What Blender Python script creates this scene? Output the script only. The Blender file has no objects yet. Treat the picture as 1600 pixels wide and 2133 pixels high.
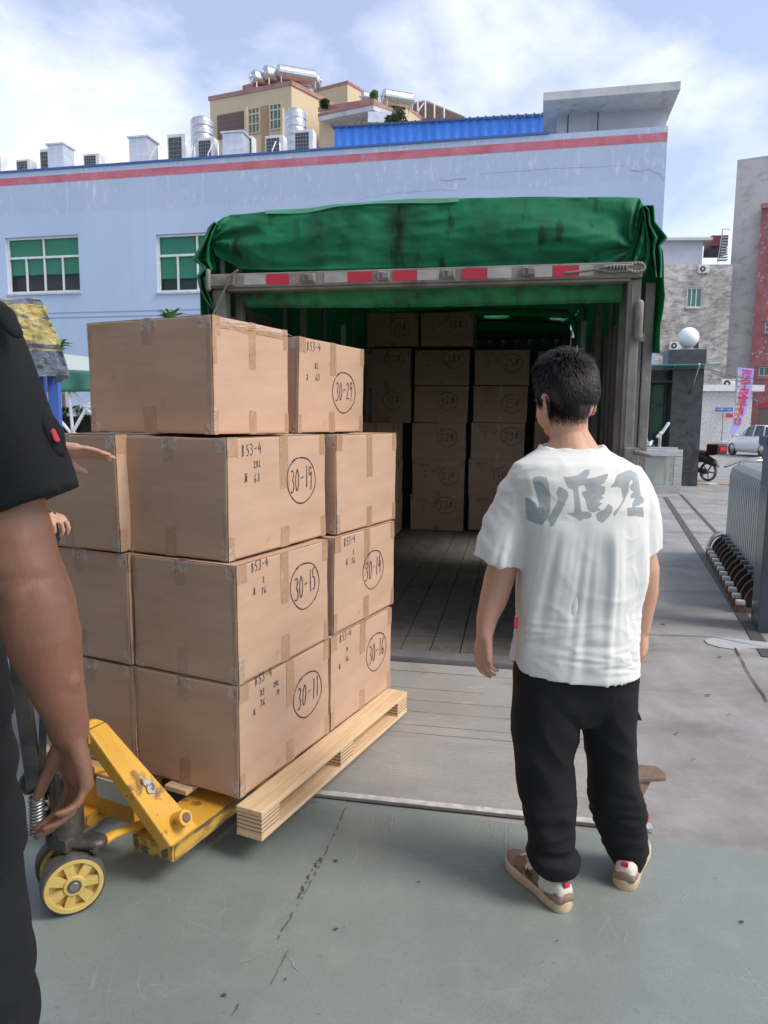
import bpy, bmesh, math, random
import numpy as np
from mathutils import Vector, Matrix, Quaternion, noise
from mathutils.bvhtree import BVHTree
random.seed(7)
R = math.radians
scene = bpy.context.scene
col = scene.collection

# ------------------------------------------------------------------ camera
FPX, CX, CY, HC = 1500.0, 800.0, 1066.5, 1.5
PITCH = math.atan((1066.5 - 878) / FPX); ROLL = 0.009
_F = Vector((0, math.cos(PITCH), -math.sin(PITCH)))
_r0 = Vector((1, 0, 0)); _u0 = Vector((0, math.sin(PITCH), math.cos(PITCH)))
_R = _r0 * math.cos(ROLL) + _u0 * math.sin(ROLL)
_U = _u0 * math.cos(ROLL) - _r0 * math.sin(ROLL)
CAM = Vector((0, 0, HC))
cd = bpy.data.cameras.new('camera'); cam = bpy.data.objects.new('camera', cd); col.objects.link(cam)
cam.matrix_world = Matrix(((_R.x, _U.x, -_F.x, 0), (_R.y, _U.y, -_F.y, 0), (_R.z, _U.z, -_F.z, HC), (0, 0, 0, 1)))
cd.sensor_fit = 'HORIZONTAL'; cd.sensor_width = 36; cd.lens = 36 * FPX / 1600
cd.clip_start = 0.05; cd.clip_end = 2000
scene.camera = cam

# ------------------------------------------------------------------ world, sun, exposure
SUN_EL, SUN_AZ = R(48), R(112)         # azimuth clockwise from +Y: the sun stands behind and to the right
w = bpy.data.worlds.new('World'); scene.world = w; w.use_nodes = True
nt = w.node_tree; nt.nodes.clear()
def wn(t, **k):
    n = nt.nodes.new(t)
    for a, b in k.items(): setattr(n, a, b)
    return n
sky = wn('ShaderNodeTexSky', sky_type='NISHITA', sun_disc=False)
sky.sun_elevation = SUN_EL; sky.sun_rotation = SUN_AZ; sky.air_density = 1.0; sky.dust_density = 2.2; sky.ozone_density = 2.0
tc = wn('ShaderNodeTexCoord'); mp = wn('ShaderNodeMapping'); mp.inputs['Scale'].default_value = (1.0, 1.0, 1.5); mp.inputs['Location'].default_value = (0.35, 0.2, 0.05)
nz = wn('ShaderNodeTexNoise'); nz.inputs['Scale'].default_value = 3.1; nz.inputs['Detail'].default_value = 9; nz.inputs['Roughness'].default_value = .55
nz.inputs['Distortion'].default_value = .25
rp = wn('ShaderNodeValToRGB'); rp.color_ramp.elements[0].position = .46; rp.color_ramp.elements[1].position = .70
rp.color_ramp.elements[0].color = (.20, .20, .20, 1); rp.color_ramp.elements[1].color = (.82, .82, .82, 1)
cl = wn('ShaderNodeMixRGB'); cl.inputs[2].default_value = (6.5, 6.6, 7.3, 1)
tint = wn('ShaderNodeMixRGB', blend_type='MULTIPLY'); tint.inputs[0].default_value = 1; tint.inputs[2].default_value = (1.0, .98, 1.02, 1)
bg = wn('ShaderNodeBackground'); bg.inputs['Strength'].default_value = .12
ow = wn('ShaderNodeOutputWorld')
L = nt.links.new
L(tc.outputs['Generated'], mp.inputs[0]); L(mp.outputs[0], nz.inputs['Vector']); L(nz.outputs[0], rp.inputs[0]); L(rp.outputs[0], cl.inputs[0])
L(sky.outputs[0], tint.inputs[1]); L(tint.outputs[0], cl.inputs[1]); L(cl.outputs[0], bg.inputs['Color']); L(bg.outputs[0], ow.inputs[0])
sd = bpy.data.lights.new('sun', 'SUN'); sd.energy = 1.6; sd.angle = R(22); sd.color = (1, .95, .88)
sun = bpy.data.objects.new('sun', sd); col.objects.link(sun)
sdir = Vector((math.sin(SUN_AZ) * math.cos(SUN_EL), math.cos(SUN_AZ) * math.cos(SUN_EL), math.sin(SUN_EL)))
sun.rotation_euler = sdir.to_track_quat('Z', 'Y').to_euler()
scene.view_settings.view_transform = 'Standard'; scene.view_settings.look = 'None'
scene.view_settings.exposure = 0.87; scene.view_settings.gamma = 1.0
scene.view_settings.use_curve_mapping = False
scene.render.engine = 'CYCLES'; scene.cycles.max_bounces = 16; scene.cycles.diffuse_bounces = 10

# ------------------------------------------------------------------ helpers
def ray(px, py): return (_F + _R * ((px - CX) / FPX) - _U * ((py - CY) / FPX))
def at(px, py, Y=None, Z=None):
    d = ray(px, py)
    t = Y / d.y if Y is not None else (Z - HC) / d.z
    return CAM + d * t
def proj(p):
    d = Vector(p) - CAM; z = d.dot(_F)
    return (CX + FPX * d.dot(_R) / z, CY - FPX * d.dot(_U) / z)

class Frame:
    """upright frame: local x runs along yaw, local y goes into depth, z up"""
    def __init__(s, o, yaw): s.o = Vector(o); s.yaw = yaw; s.x = Vector((math.cos(yaw), math.sin(yaw), 0)); s.y = Vector((-math.sin(yaw), math.cos(yaw), 0))
    def hit(s, px, py, y=0.0):
        d = ray(px, py); o = s.o + s.y * y
        t = (o - CAM).dot(s.y) / d.dot(s.y); p = CAM + d * t - s.o
        return p.dot(s.x), p.z
    def loc(s, p): q = Vector(p) - s.o; return Vector((q.dot(s.x), q.dot(s.y), q.z))
    def wld(s, x, y, z): return s.o + s.x * x + s.y * y + Vector((0, 0, z))

def tag(o, label=None, cat=None, group=None, kind=None):
    if label: o['label'] = label
    if cat: o['category'] = cat
    if group: o['group'] = group
    if kind: o['kind'] = kind
    return o
def thing(name, loc, yaw, label, cat, group=None):
    o = bpy.data.objects.new(name, None); col.objects.link(o); o.location = loc; o.rotation_euler = (0, 0, yaw)
    o.empty_display_size = .1
    return tag(o, label, cat, group)

class MB:
    def __init__(s): s.v = []; s.f = []; s.sm = []
    def add(s, vs, fs, smooth=False):
        n = len(s.v); s.v += [tuple(v) for v in vs]; s.f += [tuple(i + n for i in f) for f in fs]; s.sm += [smooth] * len(fs); return s
    def box(s, x0, x1, y0, y1, z0, z1, bev=0.0):
        if bev <= 0:
            v = [(x, y, z) for z in (z0, z1) for y in (y0, y1) for x in (x0, x1)]
            return s.add(v, [(0, 2, 3, 1), (4, 5, 7, 6), (0, 1, 5, 4), (2, 6, 7, 3), (0, 4, 6, 2), (1, 3, 7, 5)])
        bm = bmesh.new(); bmesh.ops.create_cube(bm, size=1)
        for q in bm.verts: q.co = Vector((x0 + (q.co.x + .5) * (x1 - x0), y0 + (q.co.y + .5) * (y1 - y0), z0 + (q.co.z + .5) * (z1 - z0)))
        bmesh.ops.bevel(bm, geom=bm.edges[:], offset=bev, segments=2, affect='EDGES', profile=.6)
        return s.bm(bm)
    def bm(s, bm, smooth=False):
        bm.verts.ensure_lookup_table(); s.add([q.co.copy() for q in bm.verts], [[q.index for q in f.verts] for f in bm.faces], smooth); bm.free(); return s
    def prism(s, pts, z0, z1):
        n = len(pts); v = [(p[0], p[1], z0) for p in pts] + [(p[0], p[1], z1) for p in pts]
        return s.add(v, [tuple(range(n))[::-1], tuple(range(n, 2 * n))] + [(i, (i + 1) % n, (i + 1) % n + n, i + n) for i in range(n)])
    def extr(s, pts, vec):
        """polygon of 3-D points pushed along vec"""
        n = len(pts); vec = Vector(vec); v = [Vector(p) for p in pts] + [Vector(p) + vec for p in pts]
        return s.add(v, [tuple(range(n)), tuple(range(n, 2 * n))[::-1]] + [(i, i + n, (i + 1) % n + n, (i + 1) % n) for i in range(n)])
    def tube(s, pts, rad, n=10, cap=True, smooth=True, squash=None, up=None):
        pts = [Vector(p) for p in pts]; m = len(pts)
        if not hasattr(rad, '__len__'): rad = [rad] * m
        rings = []; prev = None
        for i in range(m):
            t = (pts[min(i + 1, m - 1)] - pts[max(i - 1, 0)]).normalized()
            if prev is None:
                a = Vector(up) if up is not None else (Vector((0, 0, 1)) if abs(t.z) < .9 else Vector((1, 0, 0)))
            else: a = prev
            b = t.cross(a).normalized(); a = b.cross(t).normalized(); prev = a
            rings.append((pts[i], a, b, t, rad[i]))
        if cap:
            p, a, b, t, r = rings[0]; pre = [(p - t * r * math.sin(u), a, b, t, r * math.cos(u)) for u in (1.25, .8, .4)]
            p, a, b, t, r = rings[-1]; post = [(p + t * r * math.sin(u), a, b, t, r * math.cos(u)) for u in (.4, .8, 1.25)]
            rings = pre + rings + post
        vs = []; sq = squash or 1.0
        for p, a, b, t, r in rings:
            for k in range(n):
                u = 2 * math.pi * k / n; vs.append(p + a * (math.cos(u) * r * sq) + b * (math.sin(u) * r))
        fs = [(i * n + k, i * n + (k + 1) % n, (i + 1) * n + (k + 1) % n, (i + 1) * n + k) for i in range(len(rings) - 1) for k in range(n)]
        fs = [f[::-1] for f in fs]
        fs.append(tuple(range(n))); fs.append(tuple(range((len(rings) - 1) * n, len(rings) * n))[::-1])
        return s.add(vs, fs, smooth)
    def rings(s, rings, closed=True, smooth=True):
        n = len(rings[0]); vs = [p for r in rings for p in r]
        fs = [(i * n + k, i * n + (k + 1) % n, (i + 1) * n + (k + 1) % n, (i + 1) * n + k) for i in range(len(rings) - 1) for k in range(n)]
        if closed: fs.append(tuple(range(n))[::-1]); fs.append(tuple(range((len(rings) - 1) * n, len(rings) * n)))
        return s.add(vs, fs, smooth)
    def ball(s, c, r, rot=None, seg=16):
        c = Vector(c); r = r if hasattr(r, '__len__') else (r, r, r); m = seg // 2; vs = []
        rot = rot or Matrix.Identity(3)
        for i in range(m + 1):
            th = math.pi * i / m
            for k in range(seg):
                ph = 2 * math.pi * k / seg
                vs.append(c + rot @ Vector((r[0] * math.sin(th) * math.cos(ph), r[1] * math.sin(th) * math.sin(ph), r[2] * math.cos(th))))
        fs = [(i * seg + k, (i + 1) * seg + k, (i + 1) * seg + (k + 1) % seg, i * seg + (k + 1) % seg) for i in range(m) for k in range(seg)]
        return s.add(vs, fs, True)
    def disc(s, c, ax, r, h, n=24, smooth=False):
        """cylinder centred at c along axis ax"""
        ax = Vector(ax).normalized(); c = Vector(c)
        a = ax.orthogonal().normalized(); b = ax.cross(a)
        rs = [[c + ax * q + a * (math.cos(2 * math.pi * k / n) * rr) + b * (math.sin(2 * math.pi * k / n) * rr) for k in range(n)] for q, rr in ((-h / 2, r * .94), (-h / 2 + .06 * r, r), (h / 2 - .06 * r, r), (h / 2, r * .94))]
        return s.rings(rs, True, smooth)
    def grid(s, fn, nu, nv, smooth=True):
        vs = [fn(i / nu, j / nv) for j in range(nv + 1) for i in range(nu + 1)]
        fs = [(j * (nu + 1) + i, j * (nu + 1) + i + 1, (j + 1) * (nu + 1) + i + 1, (j + 1) * (nu + 1) + i) for j in range(nv) for i in range(nu)]
        return s.add(vs, fs, smooth)
    def build(s, name, mat, parent=None, loc=None, yaw=None, weld=False):
        me = bpy.data.meshes.new(name); me.from_pydata([tuple(v) for v in s.v], [], s.f)
        me.polygons.foreach_set('use_smooth', s.sm)
        if weld:
            bm = bmesh.new(); bm.from_mesh(me); bmesh.ops.remove_doubles(bm, verts=bm.verts, dist=1e-5); bmesh.ops.recalc_face_normals(bm, faces=bm.faces); bm.to_mesh(me); bm.free()
        me.materials.append(mat); me.update()
        o = bpy.data.objects.new(name, me); col.objects.link(o)
        if parent is not None: o.parent = parent
        if loc is not None: o.location = loc
        if yaw is not None: o.rotation_euler = (0, 0, yaw)
        return o
def inst(src, name, parent=None, loc=None, rot=None, scale=None):
    o = src.copy(); o.name = name; col.objects.link(o)
    if parent is not None: o.parent = parent
    if loc is not None: o.location = loc
    if rot is not None: o.rotation_euler = rot
    if scale is not None: o.scale = scale
    return o
def solidify(o, t, off=0):
    m = o.modifiers.new('thickness', 'SOLIDIFY'); m.thickness = t; m.offset = off; return o
def remesh(mb, voxel, smooth=2):
    """fuse overlapping closed shapes into one continuous skin; returns vertex array and faces"""
    me = bpy.data.meshes.new('tmp'); me.from_pydata([tuple(v) for v in mb.v], [], mb.f)
    o = bpy.data.objects.new('tmp', me); col.objects.link(o)
    m = o.modifiers.new('r', 'REMESH'); m.mode = 'VOXEL'; m.voxel_size = voxel; m.use_smooth_shade = True
    if smooth:
        q = o.modifiers.new('s', 'SMOOTH'); q.factor = .5; q.iterations = smooth
    dg = bpy.context.evaluated_depsgraph_get(); dg.update()
    ev = o.evaluated_get(dg); me2 = bpy.data.meshes.new_from_object(ev)
    bpy.data.objects.remove(o); bpy.data.meshes.remove(me)
    return me2
def link_mesh(name, me, mat, parent=None):
    me.name = name; me.materials.clear(); me.materials.append(mat)
    me.polygons.foreach_set('use_smooth', [True] * len(me.polygons))
    o = bpy.data.objects.new(name, me); col.objects.link(o)
    if parent is not None: o.parent = parent
    return o
def displace(me, fn):
    """move each vertex along its normal by fn(co, normal)"""
    n = [v.normal.copy() for v in me.vertices]
    for v, q in zip(me.vertices, n): v.co = v.co + q * fn(v.co, q)
    me.update()
N3 = lambda x, y, z: noise.noise(Vector((x, y, z)))

# ------------------------------------------------------------------ materials
def mat(name, c, rough=.6, metal=0.0, c2=None, scale=4, detail=6, mix=(.35, .65), bump=0.0, bscale=60, stretch=(1, 1, 1), spec=.5, dirt=None, trans=0, alpha=1, coat=0, aniso=None, sss=0):
    m = bpy.data.materials.new(name); m.use_nodes = True; t = m.node_tree; b = t.nodes['Principled BSDF']
    b.inputs['Roughness'].default_value = rough; b.inputs['Metallic'].default_value = metal
    b.inputs['Specular IOR Level'].default_value = spec
    b.inputs['Base Color'].default_value = (*c, 1)
    if trans: b.inputs['Transmission Weight'].default_value = trans
    if alpha < 1: b.inputs['Alpha'].default_value = alpha
    if coat: b.inputs['Coat Weight'].default_value = coat
    if sss: b.inputs['Subsurface Weight'].default_value = sss; b.inputs['Subsurface Scale'].default_value = .01; b.inputs['Subsurface Radius'].default_value = (1, .35, .2)
    L = t.links.new; tc = t.nodes.new('ShaderNodeTexCoord'); mp = t.nodes.new('ShaderNodeMapping'); mp.inputs['Scale'].default_value = stretch
    L(tc.outputs['Object'], mp.inputs[0]); cur = None
    m['_'] = 0
    def nz(sc, det=6, r=.55):
        n = t.nodes.new('ShaderNodeTexNoise'); n.inputs['Scale'].default_value = sc; n.inputs['Detail'].default_value = det; n.inputs['Roughness'].default_value = r; L(mp.outputs[0], n.inputs['Vector']); return n
    def ramp(src, a, b_, ca=(0, 0, 0, 1), cb=(1, 1, 1, 1)):
        r = t.nodes.new('ShaderNodeValToRGB'); r.color_ramp.elements[0].position = a; r.color_ramp.elements[1].position = b_; r.color_ramp.elements[0].color = ca; r.color_ramp.elements[1].color = cb; L(src, r.inputs[0]); return r
    if c2 is not None:
        n = nz(scale, detail); cur = ramp(n.outputs[0], *mix, (*c, 1), (*c2, 1)).outputs[0]
    if dirt is not None:   # list of (colour, scale, lo, hi, amount, stretch)
        for (dc, sc, lo, hi, am, st) in dirt:
            mp2 = t.nodes.new('ShaderNodeMapping'); mp2.inputs['Scale'].default_value = st; L(tc.outputs['Object'], mp2.inputs[0])
            n = t.nodes.new('ShaderNodeTexNoise'); n.inputs['Scale'].default_value = sc; n.inputs['Detail'].default_value = 7; n.inputs['Roughness'].default_value = .6; L(mp2.outputs[0], n.inputs['Vector'])
            r = ramp(n.outputs[0], lo, hi, (0, 0, 0, 1), (am, am, am, 1))
            mx = t.nodes.new('ShaderNodeMixRGB'); L(r.outputs[0], mx.inputs[0]); mx.inputs[2].default_value = (*dc, 1)
            if cur is not None: L(cur, mx.inputs[1])
            else: mx.inputs[1].default_value = (*c, 1)
            cur = mx.outputs[0]
    if cur is not None: L(cur, b.inputs['Base Color'])
    if bump:
        n = nz(bscale, 5); bp = t.nodes.new('ShaderNodeBump'); bp.inputs['Strength'].default_value = bump; bp.inputs['Distance'].default_value = .01
        L(n.outputs[0], bp.inputs['Height']); L(bp.outputs[0], b.inputs['Normal'])
    return m
M = {}
M['card'] = mat('cardboard', (.465, .31, .215), .82, c2=(.52, .35, .245), scale=3, bump=.10, bscale=8, stretch=(1, 1, 5), spec=.2,
                dirt=[((.40, .25, .15), 2.2, .55, .8, .5, (1, 1, 1)), ((.34, .21, .13), 7, .66, .74, .45, (1, 1, 1)), ((.60, .41, .27), 30, .6, .75, .18, (1, 1, 4))])
M['card_edge'] = mat('cardboard_edge', (.42, .27, .17), .9)
M['tape'] = mat('packing_tape', (.38, .235, .14), .25, c2=(.43, .275, .17), scale=25, bump=.35, bscale=45, spec=.5)
M['film'] = mat('clear_tape', (.56, .43, .33), .22, c2=(.50, .34, .21), scale=30, mix=(.45, .6), bump=.5, bscale=50, spec=.6, alpha=.4)
M['film_w'] = mat('crumpled_film_painted_glints', (.78, .72, .66), .12, c2=(.5, .4, .3), scale=45, mix=(.5, .62), bump=1.0, bscale=70, spec=.9, alpha=.42)  # torn film; its whitish tone is highlight put into the colour
M['ink'] = mat('marker_ink', (.02, .018, .04), .6)
M['wood'] = mat('pine_wood', (.62, .43, .24), .7, c2=(.72, .53, .32), scale=5, stretch=(1, 14, 14), bump=.15, bscale=30, dirt=[((.42, .22, .10), 3, .62, .72, .6, (2, 7, 7))])
M['ply'] = mat('plywood_edge', (.58, .42, .25), .8)
M['yellow'] = mat('yellow_paint', (.68, .37, .045), .42, c2=(.60, .32, .04), scale=6, bump=.06, bscale=40,
                  dirt=[((.16, .09, .04), 9, .60, .66, .85, (1, 1, 1)), ((.05, .04, .03), 42, .66, .70, .8, (1, 1, 1))])
M['yellow_worn'] = mat('worn_yellow_paint', (.55, .33, .05), .5, c2=(.12, .09, .06), scale=28, mix=(.42, .56), bump=.2, bscale=50, stretch=(.25, 1, 1))
M['wheel_yellow'] = mat('cream_yellow_polyurethane', (.66, .50, .15), .5, c2=(.55, .40, .12), scale=8, dirt=[((.2, .14, .07), 14, .58, .75, .6, (1, 1, 1))])
M['rubber'] = mat('dark_rubber', (.045, .043, .04), .75, c2=(.12, .10, .08), scale=14)
M['black_steel'] = mat('black_painted_steel', (.018, .019, .022), .42, c2=(.05, .048, .045), scale=12, bump=.1)
M['grease'] = mat('greasy_dark_metal', (.05, .048, .045), .4, metal=.4, c2=(.12, .10, .08), scale=18, bump=.3, bscale=60)
M['steel'] = mat('dull_steel', (.42, .42, .42), .38, metal=.85, c2=(.28, .27, .26), scale=12)
M['inox'] = mat('brushed_stainless', (.62, .62, .60), .25, metal=1, c2=(.45, .45, .44), scale=3, stretch=(1, 1, 12))
M['galv'] = mat('galvanised_sheet', (.55, .58, .62), .42, metal=.6, c2=(.68, .70, .73), scale=4)
M['tarp'] = mat('green_tarpaulin', (.012, .185, .080), .62, c2=(.018, .21, .095), scale=2.2, bump=.3, bscale=18, spec=.22,
                dirt=[((.020, .06, .045), 2.4, .50, .72, .8, (1.8, 1.8, .4)), ((.012, .02, .016), 4.5, .57, .66, .85, (2.2, 2.2, .35)), ((.03, .25, .13), 9, .6, .8, .4, (1, 1, 1))])
M['tarp_in'] = mat('green_tarpaulin_lining', (.02, .24, .08), .7, c2=(.012, .15, .05), scale=5, bump=.7, bscale=22, dirt=[((.012, .03, .015), 6, .52, .66, .7, (1, 1, .5))])
M['truckmetal'] = mat('weathered_grey_paint', (.26, .25, .23), .55, c2=(.16, .15, .135), scale=5, bump=.25, bscale=35, dirt=[((.07, .06, .05), 7, .52, .68, .8, (1, 1, .35)), ((.40, .38, .34), 12, .62, .74, .6, (1, 1, 1))])
M['truckdark'] = mat('dark_grimy_panel', (.13, .132, .14), .6, c2=(.19, .19, .19), scale=3, stretch=(1, 1, .3), bump=.3, bscale=25, dirt=[((.16, .155, .15), 5, .60, .75, .6, (2, 2, .3))])
M['tape_red'] = mat('red_reflective_tape', (.52, .02, .05), .35, c2=(.42, .02, .045), scale=12)
M['tape_white'] = mat('white_reflective_tape', (.42, .41, .39), .45, c2=(.30, .29, .27), scale=10)
M['planks'] = mat('dark_truck_floor', (.15, .135, .12), .6, c2=(.21, .19, .17), scale=4, stretch=(1, 9, 1), bump=.4, bscale=20, dirt=[((.07, .06, .055), 5, .5, .7, .6, (2, 1, 1)), ((.26, .24, .21), 9, .58, .7, .6, (.6, 8, 1))])
M['lift'] = mat('worn_aluminium_deck', (.285, .265, .235), .6, metal=.1, c2=(.34, .325, .305), scale=3, stretch=(1, 2, 1), bump=.2, bscale=40,
                dirt=[((.13, .115, .10), 5, .62, .72, .55, (.5, 4, 1)), ((.22, .12, .07), 2.5, .68, .76, .5, (1, 1, 1)), ((.46, .44, .41), 12, .60, .7, .5, (.5, 3, 1)), ((.16, .145, .13), 1.2, .5, .75, .5, (1, 1, 1))])
M['rust'] = mat('rusty_steel', (.14, .10, .08), .7, c2=(.22, .13, .08), scale=12, bump=.3)
M['blue_steel'] = mat('blue_painted_steel', (.05, .12, .42), .45, c2=(.06, .15, .5), scale=3)
M['white_paint'] = mat('white_painted_metal', (.72, .73, .74), .4, c2=(.62, .63, .64), scale=6)
M['plastic_white'] = mat('off_white_casing', (.66, .66, .64), .5, c2=(.55, .55, .52), scale=3, dirt=[((.3, .28, .25), 5, .55, .8, .5, (1, 1, .4))])
M['dark'] = mat('dark_grille', (.05, .055, .06), .6)
M['glass_dark'] = mat('dark_glass', (.012, .03, .028), .06, spec=.8)
M['blind'] = mat('green_roller_blind', (.04, .36, .20), .7, c2=(.05, .40, .235), scale=3)
M['glass_green'] = mat('green_tinted_glass', (.035, .12, .10), .12, spec=.7, c2=(.05, .16, .13), scale=2)
M['skin'] = mat('skin', (.56, .33, .23), .5, c2=(.50, .27, .18), scale=9, bump=.08, bscale=220, spec=.4, sss=.12, dirt=[((.52, .22, .17), 12, .52, .75, .45, (1, 1, 1))])
M['skin_tan'] = mat('tanned_skin', (.25, .118, .064), .42, c2=(.18, .082, .045), scale=11, bump=.12, bscale=260, spec=.45, sss=.12, dirt=[((.30, .11, .08), 10, .50, .72, .5, (1, 1, 1)), ((.15, .07, .045), 60, .62, .72, .35, (1, 1, 1))])
M['hair'] = mat('black_hair', (.013, .010, .009), .5, spec=.4)
M['stubble'] = mat('short_black_hair', (.05, .036, .03), .7, c2=(.025, .018, .016), scale=120)
M['black_cloth'] = mat('black_cotton', (.008, .008, .0095), .85, c2=(.014, .014, .016), scale=6, bump=.25, bscale=300, spec=.25)
M['uniform'] = mat('black_uniform_fabric', (.009, .0095, .010), .8, c2=(.014, .015, .016), scale=5, bump=.25, bscale=400, spec=.3)
M['sole'] = mat('beige_rubber_sole', (.55, .43, .28), .6, c2=(.48, .37, .24), scale=20)
M['shoe'] = mat('white_and_brown_patch_leather', (.60, .57, .50), .55, c2=(.20, .135, .09), scale=17, mix=(.50, .52), detail=1, bump=.1, bscale=80)
M['shoe_brown'] = mat('brown_suede', (.23, .16, .11), .8, c2=(.29, .20, .14), scale=20)
M['shoe_dark'] = mat('dark_star_patch', (.05, .04, .03), .7)
M['red'] = mat('red_fabric', (.55, .03, .05), .6)
M['pink_fabric'] = mat('pale_pink_fabric', (.70, .60, .60), .8)
M['leaf'] = mat('fresh_green_leaf', (.06, .16, .03), .45, c2=(.09, .22, .05), scale=5)
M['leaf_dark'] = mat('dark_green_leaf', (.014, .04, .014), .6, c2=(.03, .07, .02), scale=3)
M['bark'] = mat('grey_brown_bark', (.12, .09, .06), .9, bump=.5)
M['facade'] = None

def nodes_of(m): return m.node_tree, m.node_tree.nodes['Principled BSDF']
def custom(name, rough=.7, metal=0, spec=.5):
    m = bpy.data.materials.new(name); m.use_nodes = True; t, b = nodes_of(m)
    b.inputs['Roughness'].default_value = rough; b.inputs['Metallic'].default_value = metal; b.inputs['Specular IOR Level'].default_value = spec
    return m, t, b
class NB:
    """small node-building helper"""
    def __init__(s, t): s.t = t; s.tc = t.nodes.new('ShaderNodeTexCoord')
    def L(s, a, b): s.t.links.new(a, b)
    def map(s, sc=(1, 1, 1), loc=(0, 0, 0)):
        m = s.t.nodes.new('ShaderNodeMapping'); m.inputs['Scale'].default_value = sc; m.inputs['Location'].default_value = loc; s.L(s.tc.outputs['Object'], m.inputs[0]); return m.outputs[0]
    def noise(s, sc, det=6, st=(1, 1, 1), r=.55, loc=(0, 0, 0), dist=0):
        n = s.t.nodes.new('ShaderNodeTexNoise'); n.inputs['Scale'].default_value = sc; n.inputs['Detail'].default_value = det; n.inputs['Roughness'].default_value = r; n.inputs['Distortion'].default_value = dist
        s.L(s.map(st, loc), n.inputs['Vector']); return n.outputs[0]
    def vor(s, sc, st=(1, 1, 1), feature='DISTANCE_TO_EDGE'):
        n = s.t.nodes.new('ShaderNodeTexVoronoi'); n.feature = feature; n.inputs['Scale'].default_value = sc; s.L(s.map(st), n.inputs['Vector']); return n.outputs[0]
    def ramp(s, src, stops):
        r = s.t.nodes.new('ShaderNodeValToRGB'); e = r.color_ramp.elements
        while len(e) < len(stops): e.new(.5)
        for q, (p, c) in zip(e, stops):
            q.position = p; q.color = (*c, 1) if hasattr(c, '__len__') else (c, c, c, 1)
        s.L(src, r.inputs[0]); return r.outputs[0]
    def mix(s, f, a, b, mode='MIX'):
        n = s.t.nodes.new('ShaderNodeMixRGB'); n.blend_type = mode
        for i, v in enumerate((f, a, b)):
            if hasattr(v, 'links') or isinstance(v, bpy.types.NodeSocket): s.L(v, n.inputs[i])
            elif hasattr(v, '__len__'): n.inputs[i].default_value = (*v, 1)
            else: n.inputs[i].default_value = v if i == 0 else (v, v, v, 1)
        return n.outputs[0]
    def math(s, op, a, b=0.0, c=0.0):
        n = s.t.nodes.new('ShaderNodeMath'); n.operation = op
        for i, v in enumerate((a, b, c)):
            if isinstance(v, bpy.types.NodeSocket): s.L(v, n.inputs[i])
            else: n.inputs[i].default_value = v
        return n.outputs[0]
    def z(s):
        n = s.t.nodes.new('ShaderNodeSeparateXYZ'); s.L(s.tc.outputs['Object'], n.inputs[0]); return n.outputs
    def bump(s, h, st, b, d=.01):
        n = s.t.nodes.new('ShaderNodeBump'); n.inputs['Strength'].default_value = st; n.inputs['Distance'].default_value = d
        s.L(h, n.inputs['Height']); s.L(n.outputs[0], b.inputs['Normal'])

def mat_concrete():
    m, t, b = custom('worn_concrete_paving', .8); n = NB(t)
    c = n.ramp(n.noise(.5, 8), [(.35, (.195, .19, .18)), (.65, (.26, .253, .24))])
    c = n.mix(n.ramp(n.noise(3, 9, (1, .5, 1), .7), [(.42, 0), (.66, .7)]), c, (.335, .33, .32))
    c = n.mix(n.ramp(n.noise(1.3, 8, (.6, 1.6, 1), .65, (3, 2, 0)), [(.48, 0), (.68, .75)]), c, (.14, .137, .13))
    c = n.mix(n.ramp(n.noise(45, 3, (1, 1, 1), .7), [(.62, 0), (.72, .5)]), c, (.40, .39, .37))
    b_ = n.noise(90, 4); n.L(c, b.inputs['Base Color']); n.bump(b_, .25, b, .006); return m
def mat_floor():
    m, t, b = custom('grey_green_painted_floor', .38, spec=.5); n = NB(t)
    c = n.ramp(n.noise(1.1, 7), [(.35, (.152, .184, .168)), (.65, (.190, .223, .203))])
    c = n.mix(n.ramp(n.noise(5, 9, (1, 1, 1), .7), [(.5, 0), (.75, .5)]), c, (.28, .305, .285))
    sc = n.math('MINIMUM', n.vor(2.2, (1, 3.5, 1)), n.vor(3.3, (4, .9, 1)))
    scm = n.math('MULTIPLY', n.ramp(sc, [(.0015, .42), (.005, 0)]), n.ramp(n.noise(3.5, 3, (1, 1, 1), .5, (5, 1, 0)), [(.52, 0), (.62, 1)]))
    c = n.mix(scm, c, (.40, .42, .40))
    sp = n.ramp(n.noise(60, 2, (1, 1, 1), .5), [(.70, 0), (.74, .8)]); c = n.mix(sp, c, (.12, .11, .10)); c = n.mix(n.ramp(n.noise(210, 3, (1, 1, 1), .8), [(.35, .0), (.7, .5)]), c, (.30, .325, .305)); c = n.mix(n.ramp(n.noise(26, 8, (1, 1, 1), .85, (2, 2, 0)), [(.56, 0), (.7, .35)]), c, (.14, .16, .15)); c = n.mix(n.ramp(n.noise(9, 9, (.25, 3.5, 1), .8, (1, 7, 0)), [(.60, 0), (.68, .22)]), c, (.36, .38, .36))
    c = n.mix(n.ramp(n.noise(2.3, 7, (1, .4, 1), .7, (9, 9, 0)), [(.58, 0), (.75, .45)]), c, (.13, .145, .14))
    n.L(c, b.inputs['Base Color'])
    n.L(n.ramp(n.noise(7, 7), [(.3, .30), (.7, .52)]), b.inputs['Roughness']); n.bump(n.noise(14, 6), .12, b, .01); return m
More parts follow.
